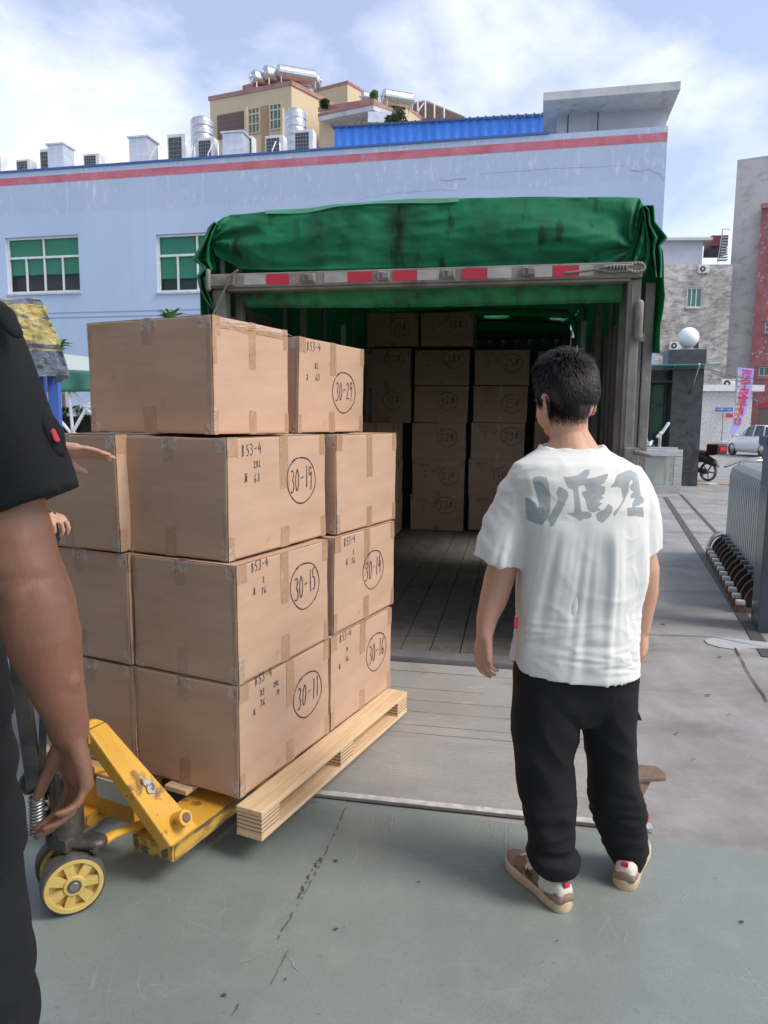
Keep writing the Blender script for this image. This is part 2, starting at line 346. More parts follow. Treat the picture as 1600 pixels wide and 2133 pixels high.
def mat_facade():
    m, t, b = custom('pale_lilac_blue_render', .85, spec=.3); n = NB(t); z = n.z()[2]
    c = n.ramp(n.noise(.35, 6, (1, 1, .6)), [(.35, (.405, .515, .67)), (.65, (.465, .57, .72))])
    c = n.mix(n.ramp(n.noise(1.4, 8, (2.2, 1, .18), .7), [(.52, 0), (.8, .28)]), c, (.50, .57, .69))
    c = n.mix(n.ramp(n.noise(1.0, 8, (3.0, 1, .12), .7, (4, 0, 2)), [(.55, 0), (.8, .4)]), c, (.33, .37, .46))
    # lime streaks run down a band under the red stripe
    band = n.math('MULTIPLY', n.ramp(z, [(0, 0), (1, 0)]), 1.0)
    zz = n.math('SUBTRACT', n.math('ADD', z, n.math('MULTIPLY', n.noise(.8, 4, (1, 1, .1)), .5)), FAC_H - 1.15); hi = n.math('GREATER_THAN', zz, 0.0)
    st = n.ramp(n.noise(5.5, 9, (1.2, 1, .30), .78), [(.53, 0), (.63, 1)])
    pat = n.ramp(n.noise(.5, 3, (1, 1, .2), .5, (7, 0, 0)), [(.38, .15), (.6, .95)])
    c = n.mix(n.math('MULTIPLY', n.math('MULTIPLY', st, hi), n.math('MULTIPLY', pat, 1.0)), c, (.80, .82, .86))
    c = n.mix(n.math('MULTIPLY', hi, .22), c, (.36, .37, .45))
    n.L(c, b.inputs['Base Color']); n.bump(n.noise(20, 5), .15, b, .01); return m
def mat_stained_wall():
    m, t, b = custom('weathered_stained_wall', .9); n = NB(t)
    c = n.ramp(n.noise(.35, 8, (1, 1, 1), .65), [(.38, (.34, .32, .285)), (.58, (.58, .56, .52))])
    c = n.mix(n.ramp(n.noise(1.1, 9, (1, 1, 2.2), .72), [(.44, 0), (.62, .85)]), c, (.16, .145, .125))
    c = n.mix(n.ramp(n.noise(1.6, 8, (2.4, 1, .25), .7, (2, 0, 0)), [(.58, 0), (.78, .6)]), c, (.15, .14, .125))
    n.L(c, b.inputs['Base Color']); return m
def mat_pink():
    m, t, b = custom('flaking_pink_mosaic', .8); n = NB(t)
    c = n.ramp(n.noise(1.2, 4), [(.4, (.29, .10, .105)), (.6, (.36, .14, .145))])
    v = n.vor(2.6, (1, 1, 1), 'F1'); c = n.mix(n.ramp(v, [(.16, .7), (.22, 0)]), c, (.60, .50, .49))
    c = n.mix(n.ramp(n.noise(.45, 8, (1, 1, 1), .7), [(.60, 0), (.66, .9)]), c, (.72, .70, .68))
    n.L(c, b.inputs['Base Color']); return m
def mat_marble():
    m, t, b = custom('dark_veined_marble', .3); n = NB(t)
    c = n.ramp(n.noise(1.6, 10, (1, 1, 1.2), .7, dist=1.2), [(.42, (.028, .029, .034)), (.50, (.06, .06, .068)), (.60, (.032, .033, .038))])
    n.L(c, b.inputs['Base Color']); return m
def mat_speckle():
    m, t, b = custom('white_speckled_tile', .7); n = NB(t)
    c = n.ramp(n.noise(9, 3), [(.5, (.60, .60, .585)), (.6, (.38, .39, .41))])
    n.L(c, b.inputs['Base Color']); return m
def mat_tarp_yellow():
    m, t, b = custom('yellow_and_blue_grey_woven_tarp', .28, spec=.8); n = NB(t); z = n.z()[2]
    wv = n.math('ADD', z, n.math('MULTIPLY', n.math('SUBTRACT', n.noise(3, 3), .5), .10))
    bands = n.ramp(wv, [(0, 0)] + [(0.999, 0)]); r = bands.node.color_ramp; r.interpolation = 'CONSTANT'
    return m, t, b, n, wv, bands
def mat_ply():
    m, t, b = custom('laminated_plywood_edge', .8); n = NB(t); wv = t.nodes.new('ShaderNodeTexWave'); wv.bands_direction = 'Z'; wv.inputs['Scale'].default_value = 22; wv.inputs['Distortion'].default_value = .6
    n.L(n.map(), wv.inputs['Vector']); c = n.ramp(wv.outputs[0], [(.3, (.33, .20, .10)), (.6, (.66, .50, .31))]); n.L(c, b.inputs['Base Color']); return m
M['ply'] = mat_ply()
def mat_shirt():
    m, t, b = custom('white_cotton_with_grey_brush_lettering', .85, spec=.2); n = NB(t)
    at_ = t.nodes.new('ShaderNodeAttribute'); at_.attribute_name = 'lettering'
    base = n.ramp(n.noise(4, 4), [(.4, (.64, .65, .62)), (.6, (.68, .685, .655))])
    g = n.ramp(n.noise(26, 3, (1, 1, 1)), [(.4, (.30, .335, .345)), (.6, (.35, .385, .39))])
    f = n.ramp(at_.outputs['Fac'], [(.495, 0), (.505, 1)])
    c = n.mix(f, base, g); n.L(c, b.inputs['Base Color']); n.bump(n.noise(500, 2), .1, b, .002)
    b.inputs['Sheen Weight'].default_value = .2; return m

FAC_H = 9.646
M['concrete'] = mat_concrete(); M['floor'] = mat_floor(); M['facade'] = mat_facade(); M['stained'] = mat_stained_wall(); M['pink'] = mat_pink()
M['marble'] = mat_marble(); M['speckle'] = mat_speckle(); M['shirt'] = mat_shirt()
M['greyconc'] = mat('bare_grey_concrete_wall', (.46, .45, .43), .9, c2=(.55, .54, .52), scale=.3, dirt=[((.26, .25, .235), .9, .5, .7, .7, (1, 1, 1.5)), ((.52, .51, .49), 1.8, .6, .7, .4, (1, 1, 1))])
M['beige'] = mat('beige_rendered_wall', (.52, .42, .27), .85, c2=(.58, .47, .31), scale=.25, dirt=[((.42, .33, .21), .8, .55, .75, .5, (2, 2, .25))])
M['coping'] = mat('dusty_pink_coping', (.30, .15, .13), .8, c2=(.38, .22, .19), scale=1)
M['stairgrey'] = mat('light_grey_render', (.40, .42, .48), .85, c2=(.46, .475, .53), scale=.7, dirt=[((.28, .28, .28), 1.5, .58, .75, .5, (1.5, 1.5, .3))])
M['slabgrey'] = mat('pale_stained_slab', (.46, .47, .46), .85, c2=(.56, .57, .56), scale=2, dirt=[((.24, .24, .22), 3, .55, .7, .6, (1, 1, .4))])
M['redband'] = mat('faded_red_stripe_paint', (.48, .12, .16), .8, c2=(.55, .20, .24), scale=1.5, dirt=[((.62, .50, .56), 3.5, .58, .72, .5, (1, 1, .4))])
M['blueline'] = mat('blue_coping_paint', (.05, .12, .32), .6)
M['lineblue'] = mat('grey_blue_line_paint', (.25, .31, .45), .8)
M['bluesheet'] = mat('blue_corrugated_sheet', (.035, .18, .62), .45, c2=(.05, .23, .70), scale=1, stretch=(1, 1, .2))
M['roofdark'] = mat('dark_roof_sheet', (.30, .22, .19), .8, c2=(.38, .29, .25), scale=2)
M['warehouse'] = mat('warehouse_wall_paint', (.50, .50, .47), .85, c2=(.42, .42, .40), scale=1)
M['banner'] = mat('violet_banner_cloth', (.36, .36, .72), .7, c2=(.42, .40, .78), scale=1)
M['banner_red'] = mat('red_banner_print', (.70, .03, .10), .7)
M['banner_yellow'] = mat('yellow_banner_print', (.75, .70, .35), .7)
M['sign_blue'] = mat('blue_road_sign', (.02, .10, .45), .5)
M['lamp'] = mat('white_globe_glass', (.85, .85, .86), .25)
M['car_paint'] = mat('white_car_paint', (.72, .72, .70), .2, coat=.6)
M['car_glass'] = mat('car_window_glass', (.02, .022, .025), .08)
M['tail_red'] = mat('red_tail_lamp', (.45, .01, .015), .2)
M['brick_or'] = mat('orange_paving_brick', (.42, .20, .12), .85, c2=(.36, .17, .10), scale=6)
M['copper'] = mat('copper_brown_plastic', (.30, .14, .09), .45)
M['patch'] = mat('smooth_mortar_patch', (.40, .41, .42), .7, c2=(.34, .35, .36), scale=3)
M['crack'] = mat('dark_brown_joint', (.09, .055, .04), .9)
M['track'] = mat('dark_steel_track', (.07, .068, .065), .6)
m_, t_, b_ = custom('clear_counter_glass', .05); b_.inputs['Base Color'].default_value = (.75, .82, .78, 1); b_.inputs['Transmission Weight'].default_value = .85; b_.inputs['Roughness'].default_value = .03; M['clear'] = m_

# ================================================================== SETTING
TYAW = R(-10.5)
TR = Frame((1.262, 3.50, 0), TYAW)              # truck frame: x runs left->right (right side at 0), y runs to the truck's front
TW = 2.25
# ground sheet with the sunken truck bay cut out
pit = [(-TW - .06, .02), (.06, .02), (.06, 9.3), (-TW - .06, 9.3)]
P4 = [TR.wld(x, y, 0) for x, y in pit]
mb = MB(); big = 600
outer = [TR.wld(-big, -big, 0), TR.wld(big, -big, 0), TR.wld(big, big, 0), TR.wld(-big, big, 0)]
mb.add(outer + P4, [(0, 1, 5, 4), (1, 2, 6, 5), (2, 3, 7, 6), (3, 0, 4, 7)])
tag(mb.build('ground', M['concrete']), kind='structure')
mb = MB(); low = [p - Vector((0, 0, 1.05)) for p in P4]
mb.add(P4 + low, [(0, 1, 5, 4), (1, 2, 6, 5), (2, 3, 7, 6), (3, 0, 4, 7), (4, 5, 6, 7)])
tag(mb.build('truck_pit', M['greyconc']), kind='structure')
# painted dock floor, a sheet above the paving
e0 = at(665, 1664, Z=0); e1 = at(1600, 1783, Z=0); ed = (e1 - e0).normalized()
edge = []; 
for i in range(90):
    t = -9 + i * .155; p = e0 + ed * t; edge.append((p.x + N3(t * 3, 0, 0) * .01, p.y + N3(t * 7, 3, 0) * .012 + N3(t * 23, 5, 0) * .008, .004))
mb = MB(); vs = edge + [(9, -14, .004), (-12, -14, .004)]
mb.add(vs, [tuple(range(len(vs)))])
fl = mb.build('dock_floor', M['floor']); tag(fl, kind='structure')
# cracks and seams
def ribbon(mb, pts, wd, z=.008, jit=.006, n=14, gaps=0, seed=0):
    rnd = random.Random(seed)
    for a, b in zip(pts[:-1], pts[1:]):
        a = Vector(a); b = Vector(b); d = (b - a); k = max(2, int(d.length * n)); s = Vector((-d.y, d.x, 0)).normalized()
        prev = None
        for i in range(k + 1):
            p = a + d * (i / k) + s * (N3((a.x + i) * .9, seed, 0) * jit * 2); ww = wd * (.35 + .9 * rnd.random())
            cur = (p + s * ww / 2, p - s * ww / 2)
            if prev and rnd.random() >= gaps:
                mb.add([(q.x, q.y, z) for q in (prev[0], prev[1], cur[1], cur[0])], [(0, 1, 2, 3)])
            prev = cur
g = lambda x, y: at(x, y, Z=0)
mb = MB(); ribbon(mb, [g(728, 1668), g(690, 1755), g(655, 1830), g(600, 1925), g(578, 1960)], .0032, n=70, gaps=.45, seed=3, jit=.004)
ribbon(mb, [g(668, 1790), g(640, 1835), g(622, 1875)], .008, n=90, gaps=.5, seed=5)
ribbon(mb, [g(600, 1985), g(565, 2055)], .002, n=60, seed=8, jit=.002); ribbon(mb, [g(505, 2075), g(480, 2130)], .003, n=60, gaps=.4, seed=9)
tag(mb.build('floor_crack', M['crack']), kind='structure')
mb = MB(); rnd = random.Random(4)
for (x, y, r) in [(700, 1797, 5), (872, 1842, 3), (700, 1940, 5), (655, 1675, 3), (595, 2045, 3), (1155, 2012, 2.5), (1160, 1965, 3), (467, 2078, 6), (1545, 1925, 5), (1490, 1835, 2), (935, 1640, 4), (1000, 1600, 3), (1410, 1530, 4), (1475, 1450, 5), (1520, 1490, 3), (1445, 1585, 3), (1500, 1370, 4)]:
    c = g(x, y); rr = r * c.y / FPX * .9; n = 9
    mb.add([(c.x + math.cos(k * 6.283 / n) * rr * (1 + .5 * rnd.random()), c.y + math.sin(k * 6.283 / n) * rr * (.5 + .5 * rnd.random()), .009) for k in range(n)], [tuple(range(n))])
tag(mb.build('floor_spots', M['crack']), kind='stuff', label='small dark specks of dirt scattered over the floor', cat='dirt specks')
# white scuffs at the edge of the lift platform
mb = MB(); rnd = random.Random(12)
for k in range(26):
    x = rnd.choice([rnd.uniform(775, 830), rnd.uniform(1020, 1075), rnd.uniform(700, 1300)]); y = 1690 + (x - 700) * .11 + rnd.uniform(-8, 26); a = g(x, y); b = g(x + rnd.uniform(-5, 5), y + rnd.uniform(8, 34)); ribbon(mb, [a, b], .0022, z=.0065, n=60, gaps=.15, seed=k, jit=.002)
for (a, b) in [((265, 1895), (330, 1862)), ((590, 1980), (620, 2025)), ((500, 2010), (600, 1970)), ((1300, 1965), (1308, 1950)), ((1420, 1880), (1436, 1862))]: ribbon(mb, [g(*a), g(*b)], .0022, z=.0065, n=60, gaps=.1, seed=a[0], jit=.003)
tag(mb.build('floor_scuffs', mat('pale_scuff', (.34, .36, .35), .7)), kind='stuff', label='short whitish scrape marks on the painted floor by the lift edge', cat='scuff marks')
mb = MB(); ribbon(mb, [g(1350, 1323), g(1480, 1328), g(1600, 1352)], .012, n=6, seed=1); ribbon(mb, [g(1532, 1352), g(1560, 1405), g(1600, 1465)], .010, n=10, seed=2); ribbon(mb, [g(1340, 1108), g(1520, 1112)], .02, n=3, seed=3)
tag(mb.build('paving_joint', M['crack']), kind='structure')
# gate track: two steel strips let into the paving
for a, b, wd in (((1386, 1036), (1486, 1190), .09), ((1418, 1030), (1520, 1140), .05)):
    A = g(*a); B = g(*b); d = (B - A).normalized(); s = Vector((-d.y, d.x, 0)) * wd / 2
    B2 = B + d * 2.9
    mb = MB(); mb.prism([A + s, A - s, B2 - s, B2 + s], .0, .007); o = mb.build('gate_track', M['track']); tag(o, kind='structure')
# mortar patch and paving bricks
pp = [(1467, 1335), (1480, 1331), (1520, 1331), (1560, 1336), (1600, 1340), (1640, 1345), (1640, 1362), (1600, 1353), (1560, 1352), (1535, 1355), (1500, 1350), (1475, 1343)]
mb = MB(); mb.prism([g(*q) for q in pp][::-1], 0, .008); tag(mb.build('mortar_patch', M['patch']), kind='structure')
mb = MB(); c = g(1382, 1301); mb.box(c.x - .013, c.x + .013, c.y - .015, c.y + .015, 0, .006, .002); tag(mb.build('red_scrap', M['red']), 'tiny bright red scrap lying on the concrete right of the shirted man', 'scrap')
bp = thing('brick_strip', g(1452, 1010), R(-3), 'strip of orange and grey paving bricks laid behind the dark gatehouse', 'bricks')
for i in range(12):
    mb = MB(); mb.box(i * .28 + .01, i * .28 + .27, 0, .32, 0, .03, .004); mb.build('brick', M['brick_or'] if i % 4 in (0, 2) else M['greyconc'], bp)
# warehouse that the camera stands in (its roof shades the dock)
wh = MB()
wn_ = Frame(e0, math.atan2(ed.y, ed.x))
wh.box(-7, 4.2, -9, -1.9, 5.0, 5.3); wh.box(-7.2, -7.0, -9, -.9, 0, 5.3); wh.box(3.8, 4.1, -9, -8.7, 0, 4.998); wh.box(-1.5, -1.2, -9, -8.7, 0, 4.998)
wo = wh.build('warehouse_shell', M['warehouse'], loc=e0, yaw=wn_.yaw); tag(wo, kind='structure'); wo.name = 'warehouse_canopy'

# ------------------------------------------------------------------ blue building
FY = R(-12)
FB = Frame(at(1392, 262, Y=21), FY); FB.o.z = 0
FAC = at(1392, 262, Y=21).z
def facade_wall(fr, x0, x1, z1, holes, depth, mat_, parent, reveal=.16, name='wall'):
    xs = sorted({x0, x1, *[h[0] for h in holes], *[h[1] for h in holes]}); zs = sorted({0, z1, *[h[2] for h in holes], *[h[3] for h in holes]})
    mb = MB()
    for i in range(len(xs) - 1):
        for j in range(len(zs) - 1):
            cx_ = (xs[i] + xs[i + 1]) / 2; cz = (zs[j] + zs[j + 1]) / 2
            if any(h[0] < cx_ < h[1] and h[2] < cz < h[3] for h in holes): continue
            mb.add([(xs[i], 0, zs[j]), (xs[i + 1], 0, zs[j]), (xs[i + 1], 0, zs[j + 1]), (xs[i], 0, zs[j + 1])], [(0, 1, 2, 3)])
    for a, b, c, d in holes:
        mb.add([(a, 0, c), (b, 0, c), (b, 0, d), (a, 0, d), (a, reveal, c), (b, reveal, c), (b, reveal, d), (a, reveal, d)], [(0, 4, 5, 1), (1, 5, 6, 2), (2, 6, 7, 3), (3, 7, 4, 0)])
    mb.add([(x0, 0, 0), (x0, depth, 0), (x0, depth, z1), (x0, 0, z1)], [(0, 1, 2, 3)]); mb.add([(x1, 0, 0), (x1, depth, 0), (x1, depth, z1), (x1, 0, z1)], [(3, 2, 1, 0)])
    mb.add([(x0, depth, 0), (x1, depth, 0), (x1, depth, z1), (x0, depth, z1)], [(3, 2, 1, 0)]); mb.add([(x0, 0, z1), (x1, 0, z1), (x1, depth, z1), (x0, depth, z1)], [(0, 1, 2, 3)])
    return mb.build(name, mat_, parent)
bb = thing('factory_building', FB.o, FY, 'long pale blue factory building with a red stripe under its flat roof', 'building')
def hrect(fr, x0, y0, x1, y1, y=0):
    a = fr.hit(x0, y1, y); b = fr.hit(x1, y0, y); return a[0], b[0], a[1], b[1]
w1 = hrect(FB, 17, 488, 163, 612); w2 = hrect(FB, 328, 481, 480, 609)
w2 = (w2[0], w2[0] + (w1[1] - w1[0]), w2[2], w2[3])
facade_wall(FB, -34, 0, FAC, [w1, w2], 12, M['facade'], bb)
mb = MB(); mb.box(-34, -3.2, -.03, .12, FAC + .002, FAC + .07); mb.build('coping', M['blueline'], bb)
zr = FB.hit(1392, 290)[1]; zl = FB.hit(1392, 279)[1]
mb = MB()
for i in range(140):
    x0 = -34 + i * 34 / 140; x1 = x0 + 34 / 140
    j = [N3(x * 3, 1, 0) * .014 for x in (x0, x1)]
    mb.add([(x0, -.004, zr + j[0] - .05), (x1, -.004, zr + j[1] - .05), (x1, -.004, zl + .05 + j[1] * .4), (x0, -.004, zl + .05 + j[0] * .4)], [(0, 1, 2, 3)])
mb.build('painted_stripe', M['redband'], bb)
for zc in (4.30, 4.47):
    zz = FB.hit(200, 650 if zc > 4.4 else 660)[1]
    mb = MB(); mb.box(-34, 0, -.006, 0, zz - .018, zz + .018); mb.build('painted_line', M['lineblue'], bb)
# cracks in the render near the right end
mb = MB()
def wall_line(mb, fr, pts, wd, y=-.006, n=6, seed=0, jit=.03):
    rnd = random.Random(seed); P = [fr.hit(*q) for q in pts]; prev = None
    for (ax, az), (bx, bz) in zip(P[:-1], P[1:]):
        k = max(2, int(math.hypot(bx - ax, bz - az) * n))
        for i in range(k + 1):
            t = i / k; x = ax + (bx - ax) * t + rnd.uniform(-jit, jit) * .4; z = az + (bz - az) * t + rnd.uniform(-jit, jit); q = wd * (.4 + rnd.random() * .8)
            if prev: mb.add([(prev[0], y, prev[1] - prev[2]), (x, y, z - q), (x, y, z + q), (prev[0], y, prev[1] + prev[2])], [(0, 1, 2, 3)])
            prev = (x, z, q)
wall_line(mb, FB, [(1306, 344), (1314, 354), (1330, 357), (1355, 353), (1372, 362), (1384, 378)], .012, seed=2)
mb.build('render_crack', M['lineblue'], bb)
mb = MB(); wall_line(mb, FB, [(1000, 363), (1150, 351), (1302, 345)], .005, seed=3, jit=.008); wall_line(mb, FB, [(740, 415), (840, 400), (960, 395)], .004, seed=4, jit=.03)
mb.build('render_crack', M['lineblue'], bb)
mb = MB(); rnd = random.Random(3); stm = mat('rust_drip_stain', (.26, .25, .20), .9, c2=(.34, .36, .42), scale=6)
for k in range(9):
    px = 917 + k * 6.5 + rnd.uniform(-2, 2); wall_line(mb, FB, [(px, 374), (px + 1, 374 + rnd.uniform(10, 38))], .010, n=8, seed=k, jit=.01)
wall_line(mb, FB, [(915, 373), (938, 376), (975, 371)], .012, seed=77)
mb.build('drip_stain', stm, bb)
def window(parent, rc, y, layout, blind_to, frame_m, name='window', blind_m=None, glass_m=None, fw=.05):
    """rc = x0,x1,z0,z1 ; layout = list of rows (z fraction from top, list of column fractions)"""
    x0, x1, z0, z1 = rc; mb = MB()
    mb.box(x0, x0 + fw, y - .05, y + .02, z0, z1); mb.box(x1 - fw, x1, y - .05, y + .02, z0, z1)
    mb.box(x0 + fw, x1 - fw, y - .05, y + .02, z0, z0 + fw); mb.box(x0 + fw, x1 - fw, y - .05, y + .02, z1 - fw, z1)
    W_ = x1 - x0; H_ = z1 - z0; panes = []; zt = z1
    for fz, cols in layout:
        zb = z1 - H_ * fz
        if fz < 1: mb.box(x0 + fw, x1 - fw, y - .048, y + .018, zb - fw / 2, zb + fw / 2)
        cx0 = x0
        for c in cols:
            cx1 = x0 + W_ * c
            if c < 1: mb.box(cx1 - fw * .4, cx1 + fw * .4, y - .044, y + .012, max(zb, z0 + fw), zt - (fw if zt == z1 else fw / 2))
            panes.append((cx0, cx1, max(zb, z0), zt)); cx0 = cx1
        zt = zb
    w_ = mb.build(name, frame_m, parent)
    for a, b, c, d in panes:
        q = MB(); q.box(a + .01, b - .01, y - .012, y - .006, c + .01, d - .01); q.build('pane', glass_m or M['clear'], w_)
    if blind_to is not None:
        q = MB(); zb = z1 - H_ * blind_to
        q.grid(lambda u, v: (x0 + .06 + (W_ - .12) * u, y + .05 + .01 * math.sin(u * 40) * 0, zb + (z1 - .04 - zb) * v), 2, 2); q.build('roller_blind', blind_m or M['blind'], w_)
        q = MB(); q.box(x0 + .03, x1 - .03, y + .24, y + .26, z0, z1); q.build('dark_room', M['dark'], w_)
    else:
        q = MB(); q.box(x0 + .02, x1 - .02, y + .08, y + .1, z0, z1); q.build('curtain', M['glass_dark'], w_)
    return w_
lay = [(.36, [.5, 1]), (1, [.25, .5, .75, 1])]
M['pane'] = mat('faintly_reflective_pane', (.02, .05, .045), .05, alpha=.16, spec=.6)
window(bb, w1, .13, lay, .66, M['white_paint'], glass_m=M['pane'], fw=.07)
window(bb, w2, .13, lay, .75, M['white_paint'], glass_m=M['pane'], fw=.07)
for rc in (w1, w2):
    q = MB(); q.box(rc[0] - .05, rc[1] + .05, -.05, .0, rc[2] - .07, rc[2] - .01); q.build('window_sill', M['slabgrey'], bb)

# rooftop stair house with overhanging slab (top right of the factory roof)
yy = 1.6
sx0 = FB.hit(1160, 250, yy)[0]; sx1 = FB.hit(1388, 250, yy)[0]
st = thing('stair_house', FB.wld(0, 0, FAC + .003), FY, 'grey rooftop stair house with a flat overhanging slab on the factory roof', 'roof house')
z1 = FB.hit(1270, 190, yy)[1] - FAC; mb = MB(); mb.box(sx0, sx1, yy, yy + 4, 0, z1 + .05); mb.build('wall', M['stairgrey'], st)
zt0 = FB.hit(1132, 197, .5)[1] - FAC; lx0 = FB.hit(1132, 200, .45)[0]; lx1 = FB.hit(1418, 180, .45)[0]
z_s = FB.hit(1270, 186, .45)[1] - FAC
mb = MB(); mb.box(lx0, lx1, .45, yy + 4.6, z_s - .16, z_s + .06); mb.build('roof_slab', M['slabgrey'], st)
mb = MB(); mb.box(sx0 + .02, sx1 - .02, yy + .02, yy + 3.9, z1 - .3, z_s - .161); mb.build('wall_top', M['stairgrey'], st)
d0 = FB.hit(1186, 214, yy); d1 = FB.hit(1246, 214, yy)
mb = MB(); mb.box(d0[0], d1[0], yy - .02, yy + .02, .02, d0[1] - FAC - .02); mb.build('door', M['stairgrey'], st)
mb = MB(); dz = d0[1] - FAC; mb.box(d0[0] - .03, d0[0], yy - .025, yy, 0, dz); mb.box(d1[0], d1[0] + .03, yy - .025, yy, 0, dz); mb.box(d0[0], d1[0], yy - .025, yy, dz - .02, dz + .01); mb.build('door_frame', M['dark'], st)

# ------------------------------------------------------------------ roof equipment
def on_roof(px, y): return FB.hit(px, 300, y)[0]
def ac_unit(px0, px1, pyt, y, label, flip=1, base=FAC):
    x0 = FB.hit(px0, pyt, y)[0]; x1 = FB.hit(px1, pyt, y)[0]; zt = FB.hit((px0 + px1) / 2, pyt, y)[1]
    W_ = x1 - x0; H_ = zt - base
    t = thing('air_conditioner', FB.wld(x0, y, base + .004), FY, label, 'air conditioner', 'outdoor air conditioners along the factory roof')
    mb = MB(); mb.box(0, W_, 0, .38, .05, H_, .015); mb.box(.06, .12, .02, .36, 0, .05); mb.box(W_ - .12, W_ - .06, .02, .36, 0, .05); mb.build('casing', M['plastic_white'], t)
    gx0, gx1 = (.08 * W_, .78 * W_) if flip > 0 else (.22 * W_, .92 * W_); gz0, gz1 = .12 * H_, .92 * H_
    mb = MB(); mb.box(gx0, gx1, -.012, 0, gz0, gz1); gr = mb.build('grille', M['dark'], t)
    mb = MB()
    for k in range(1, 8): z = gz0 + (gz1 - gz0) * k / 8; mb.box(gx0, gx1, -.02, -.013, z - .006, z + .006)
    for k in range(1, 5): x = gx0 + (gx1 - gx0) * k / 5; mb.box(x - .005, x + .005, -.026, -.0205, gz0, gz1)
    mb.build('grille_wires', M['steel'], gr)
    return t
def duct(px0, px1, pyt, y, label, seg=2):
    x0 = FB.hit(px0, pyt, y)[0]; x1 = FB.hit(px1, pyt, y)[0]; zt = FB.hit((px0 + px1) / 2, pyt, y)[1]; W_ = x1 - x0; H_ = zt - FAC
    t = thing('exhaust_duct', FB.wld(x0, y, FAC + .004), FY, label, 'duct', 'square galvanised ducts on the factory roof')
    mb = MB(); mb.box(0, W_, 0, W_, 0, H_ - .06)
    for k in range(1, 4): mb.box(-.004, W_ + .004, -.004, W_ + .004, H_ * k / 4 - .008, H_ * k / 4 + .008)
    mb.build('duct_body', M['galv'], t); mb = MB(); mb.box(-.05, W_ + .05, -.05, W_ + .05, H_ - .06, H_, .01); mb.build('duct_lid', M['galv'], t)
    if seg == 2: mb = MB(); mb.box(-.03, W_ + .03, -.03, W_ + .03, H_ * .22, H_ * .27); mb.build('flange', M['dark'], t)
ac_unit(82, 108, 310, 1.6, 'pale air conditioner partly behind the leftmost silver roof duct')
duct(98, 131, 298, 1.2, 'leftmost tall silver duct box on the factory roof', 1)
ac_unit(-16, 1, 325, 1.5, 'air conditioner cut off by the left edge of the photo')
ac_unit(173, 206, 320, 1.2, 'low dark roof unit between the two plain silver ducts')
ac_unit(33, 62, 332, 1.2, 'lowest roof unit just showing above the parapet at far left')
duct(268, 307, 283, 1.0, 'silver duct box with a dark flange left of the water tanks')
ac_unit(348, 386, 279, 1.5, 'tall air conditioner left of the first upright water tank')
ac_unit(411, 446, 287, 1.2, 'air conditioner standing in front of the left upright water tank')
duct(463, 505, 273, 1.0, 'silver duct box right of the left upright water tank')
ac_unit(505, 525, 283, 1.6, 'narrow air conditioner beside the third silver duct', -1)
ac_unit(552, 590, 282, 1.4, 'air conditioner left of the right upright water tank')
ac_unit(612, 652, 270, 1.2, 'air conditioner in front of the right upright water tank')
rnd = random.Random(6)
pt = MB()
for (a, b, hy) in ((310, 340, 308), (396, 406, 303), (432, 455, 300), (566, 584, 295)):
    pt = MB(); xa, xb = on_roof(a, .9), on_roof(b, .9); zt = FB.hit(a, hy, .9)[1]
    pt.tube([(xa, .9, FAC), (xa + .02, .9, (FAC + zt) / 2 + .1), ((xa + xb) / 2, .9, zt), (xb - .02, .9, zt - .06), (xb, .9, FAC)], .022, n=8)
    o = pt.build('roof_pipe', M['white_paint'], loc=FB.o, yaw=FY); tag(o, {310: 'thin white hooped pipe between the silver duct and the tall air conditioner', 396: 'smallest white hooped pipe, left of the left upright tank', 432: 'white hooped pipe beside the left upright water tank', 566: 'white hooped pipe just left of the right upright tank'}[a], 'pipe', 'white hooped pipes along the factory roof edge')
def up_tank(px0, px1, pyt, y, label):
    x0 = FB.hit(px0, pyt, y)[0]; x1 = FB.hit(px1, pyt, y)[0]; zt = FB.hit(px0, pyt, y)[1] ; r = (x1 - x0) / 2; c = (x0 + x1) / 2; H_ = zt - FAC
    t = thing('water_tank', FB.wld(c, y, FAC + .003), FY, label, 'water tank', 'upright ribbed steel water tanks')
    mb = MB(); rs = []; n = 32; prof = []
    for k in range(41):
        z = .3 + (H_ - .45) * k / 40; prof.append((r * (1 - .03 * (k % 5 == 0)), z))
    prof += [(r * .9, H_ - .10), (r * .55, H_ - .03), (r * .12, H_)]
    for rr, z in [(r * .1, .3)] + prof: rs.append([(rr * math.cos(6.2832 * j / n), rr * math.sin(6.2832 * j / n), z) for j in range(n)])
    mb.rings(rs, True, False); mb.build('tank_body', M['inox'], t)
    for a in range(4): mb = MB(); mb.box(r * .8 * math.cos(a * 1.57 + .78) - .04, r * .8 * math.cos(a * 1.57 + .78) + .04, r * .8 * math.sin(a * 1.57 + .78) - .04, r * .8 * math.sin(a * 1.57 + .78) + .04, 0, .3); mb.build('leg', M['steel'], t)
up_tank(399, 443, 246, 3.2, 'ribbed upright steel water tank, the left one, on the factory roof')
up_tank(593, 637, 229, 3.2, 'ribbed upright steel water tank, the right one, before the beige house')

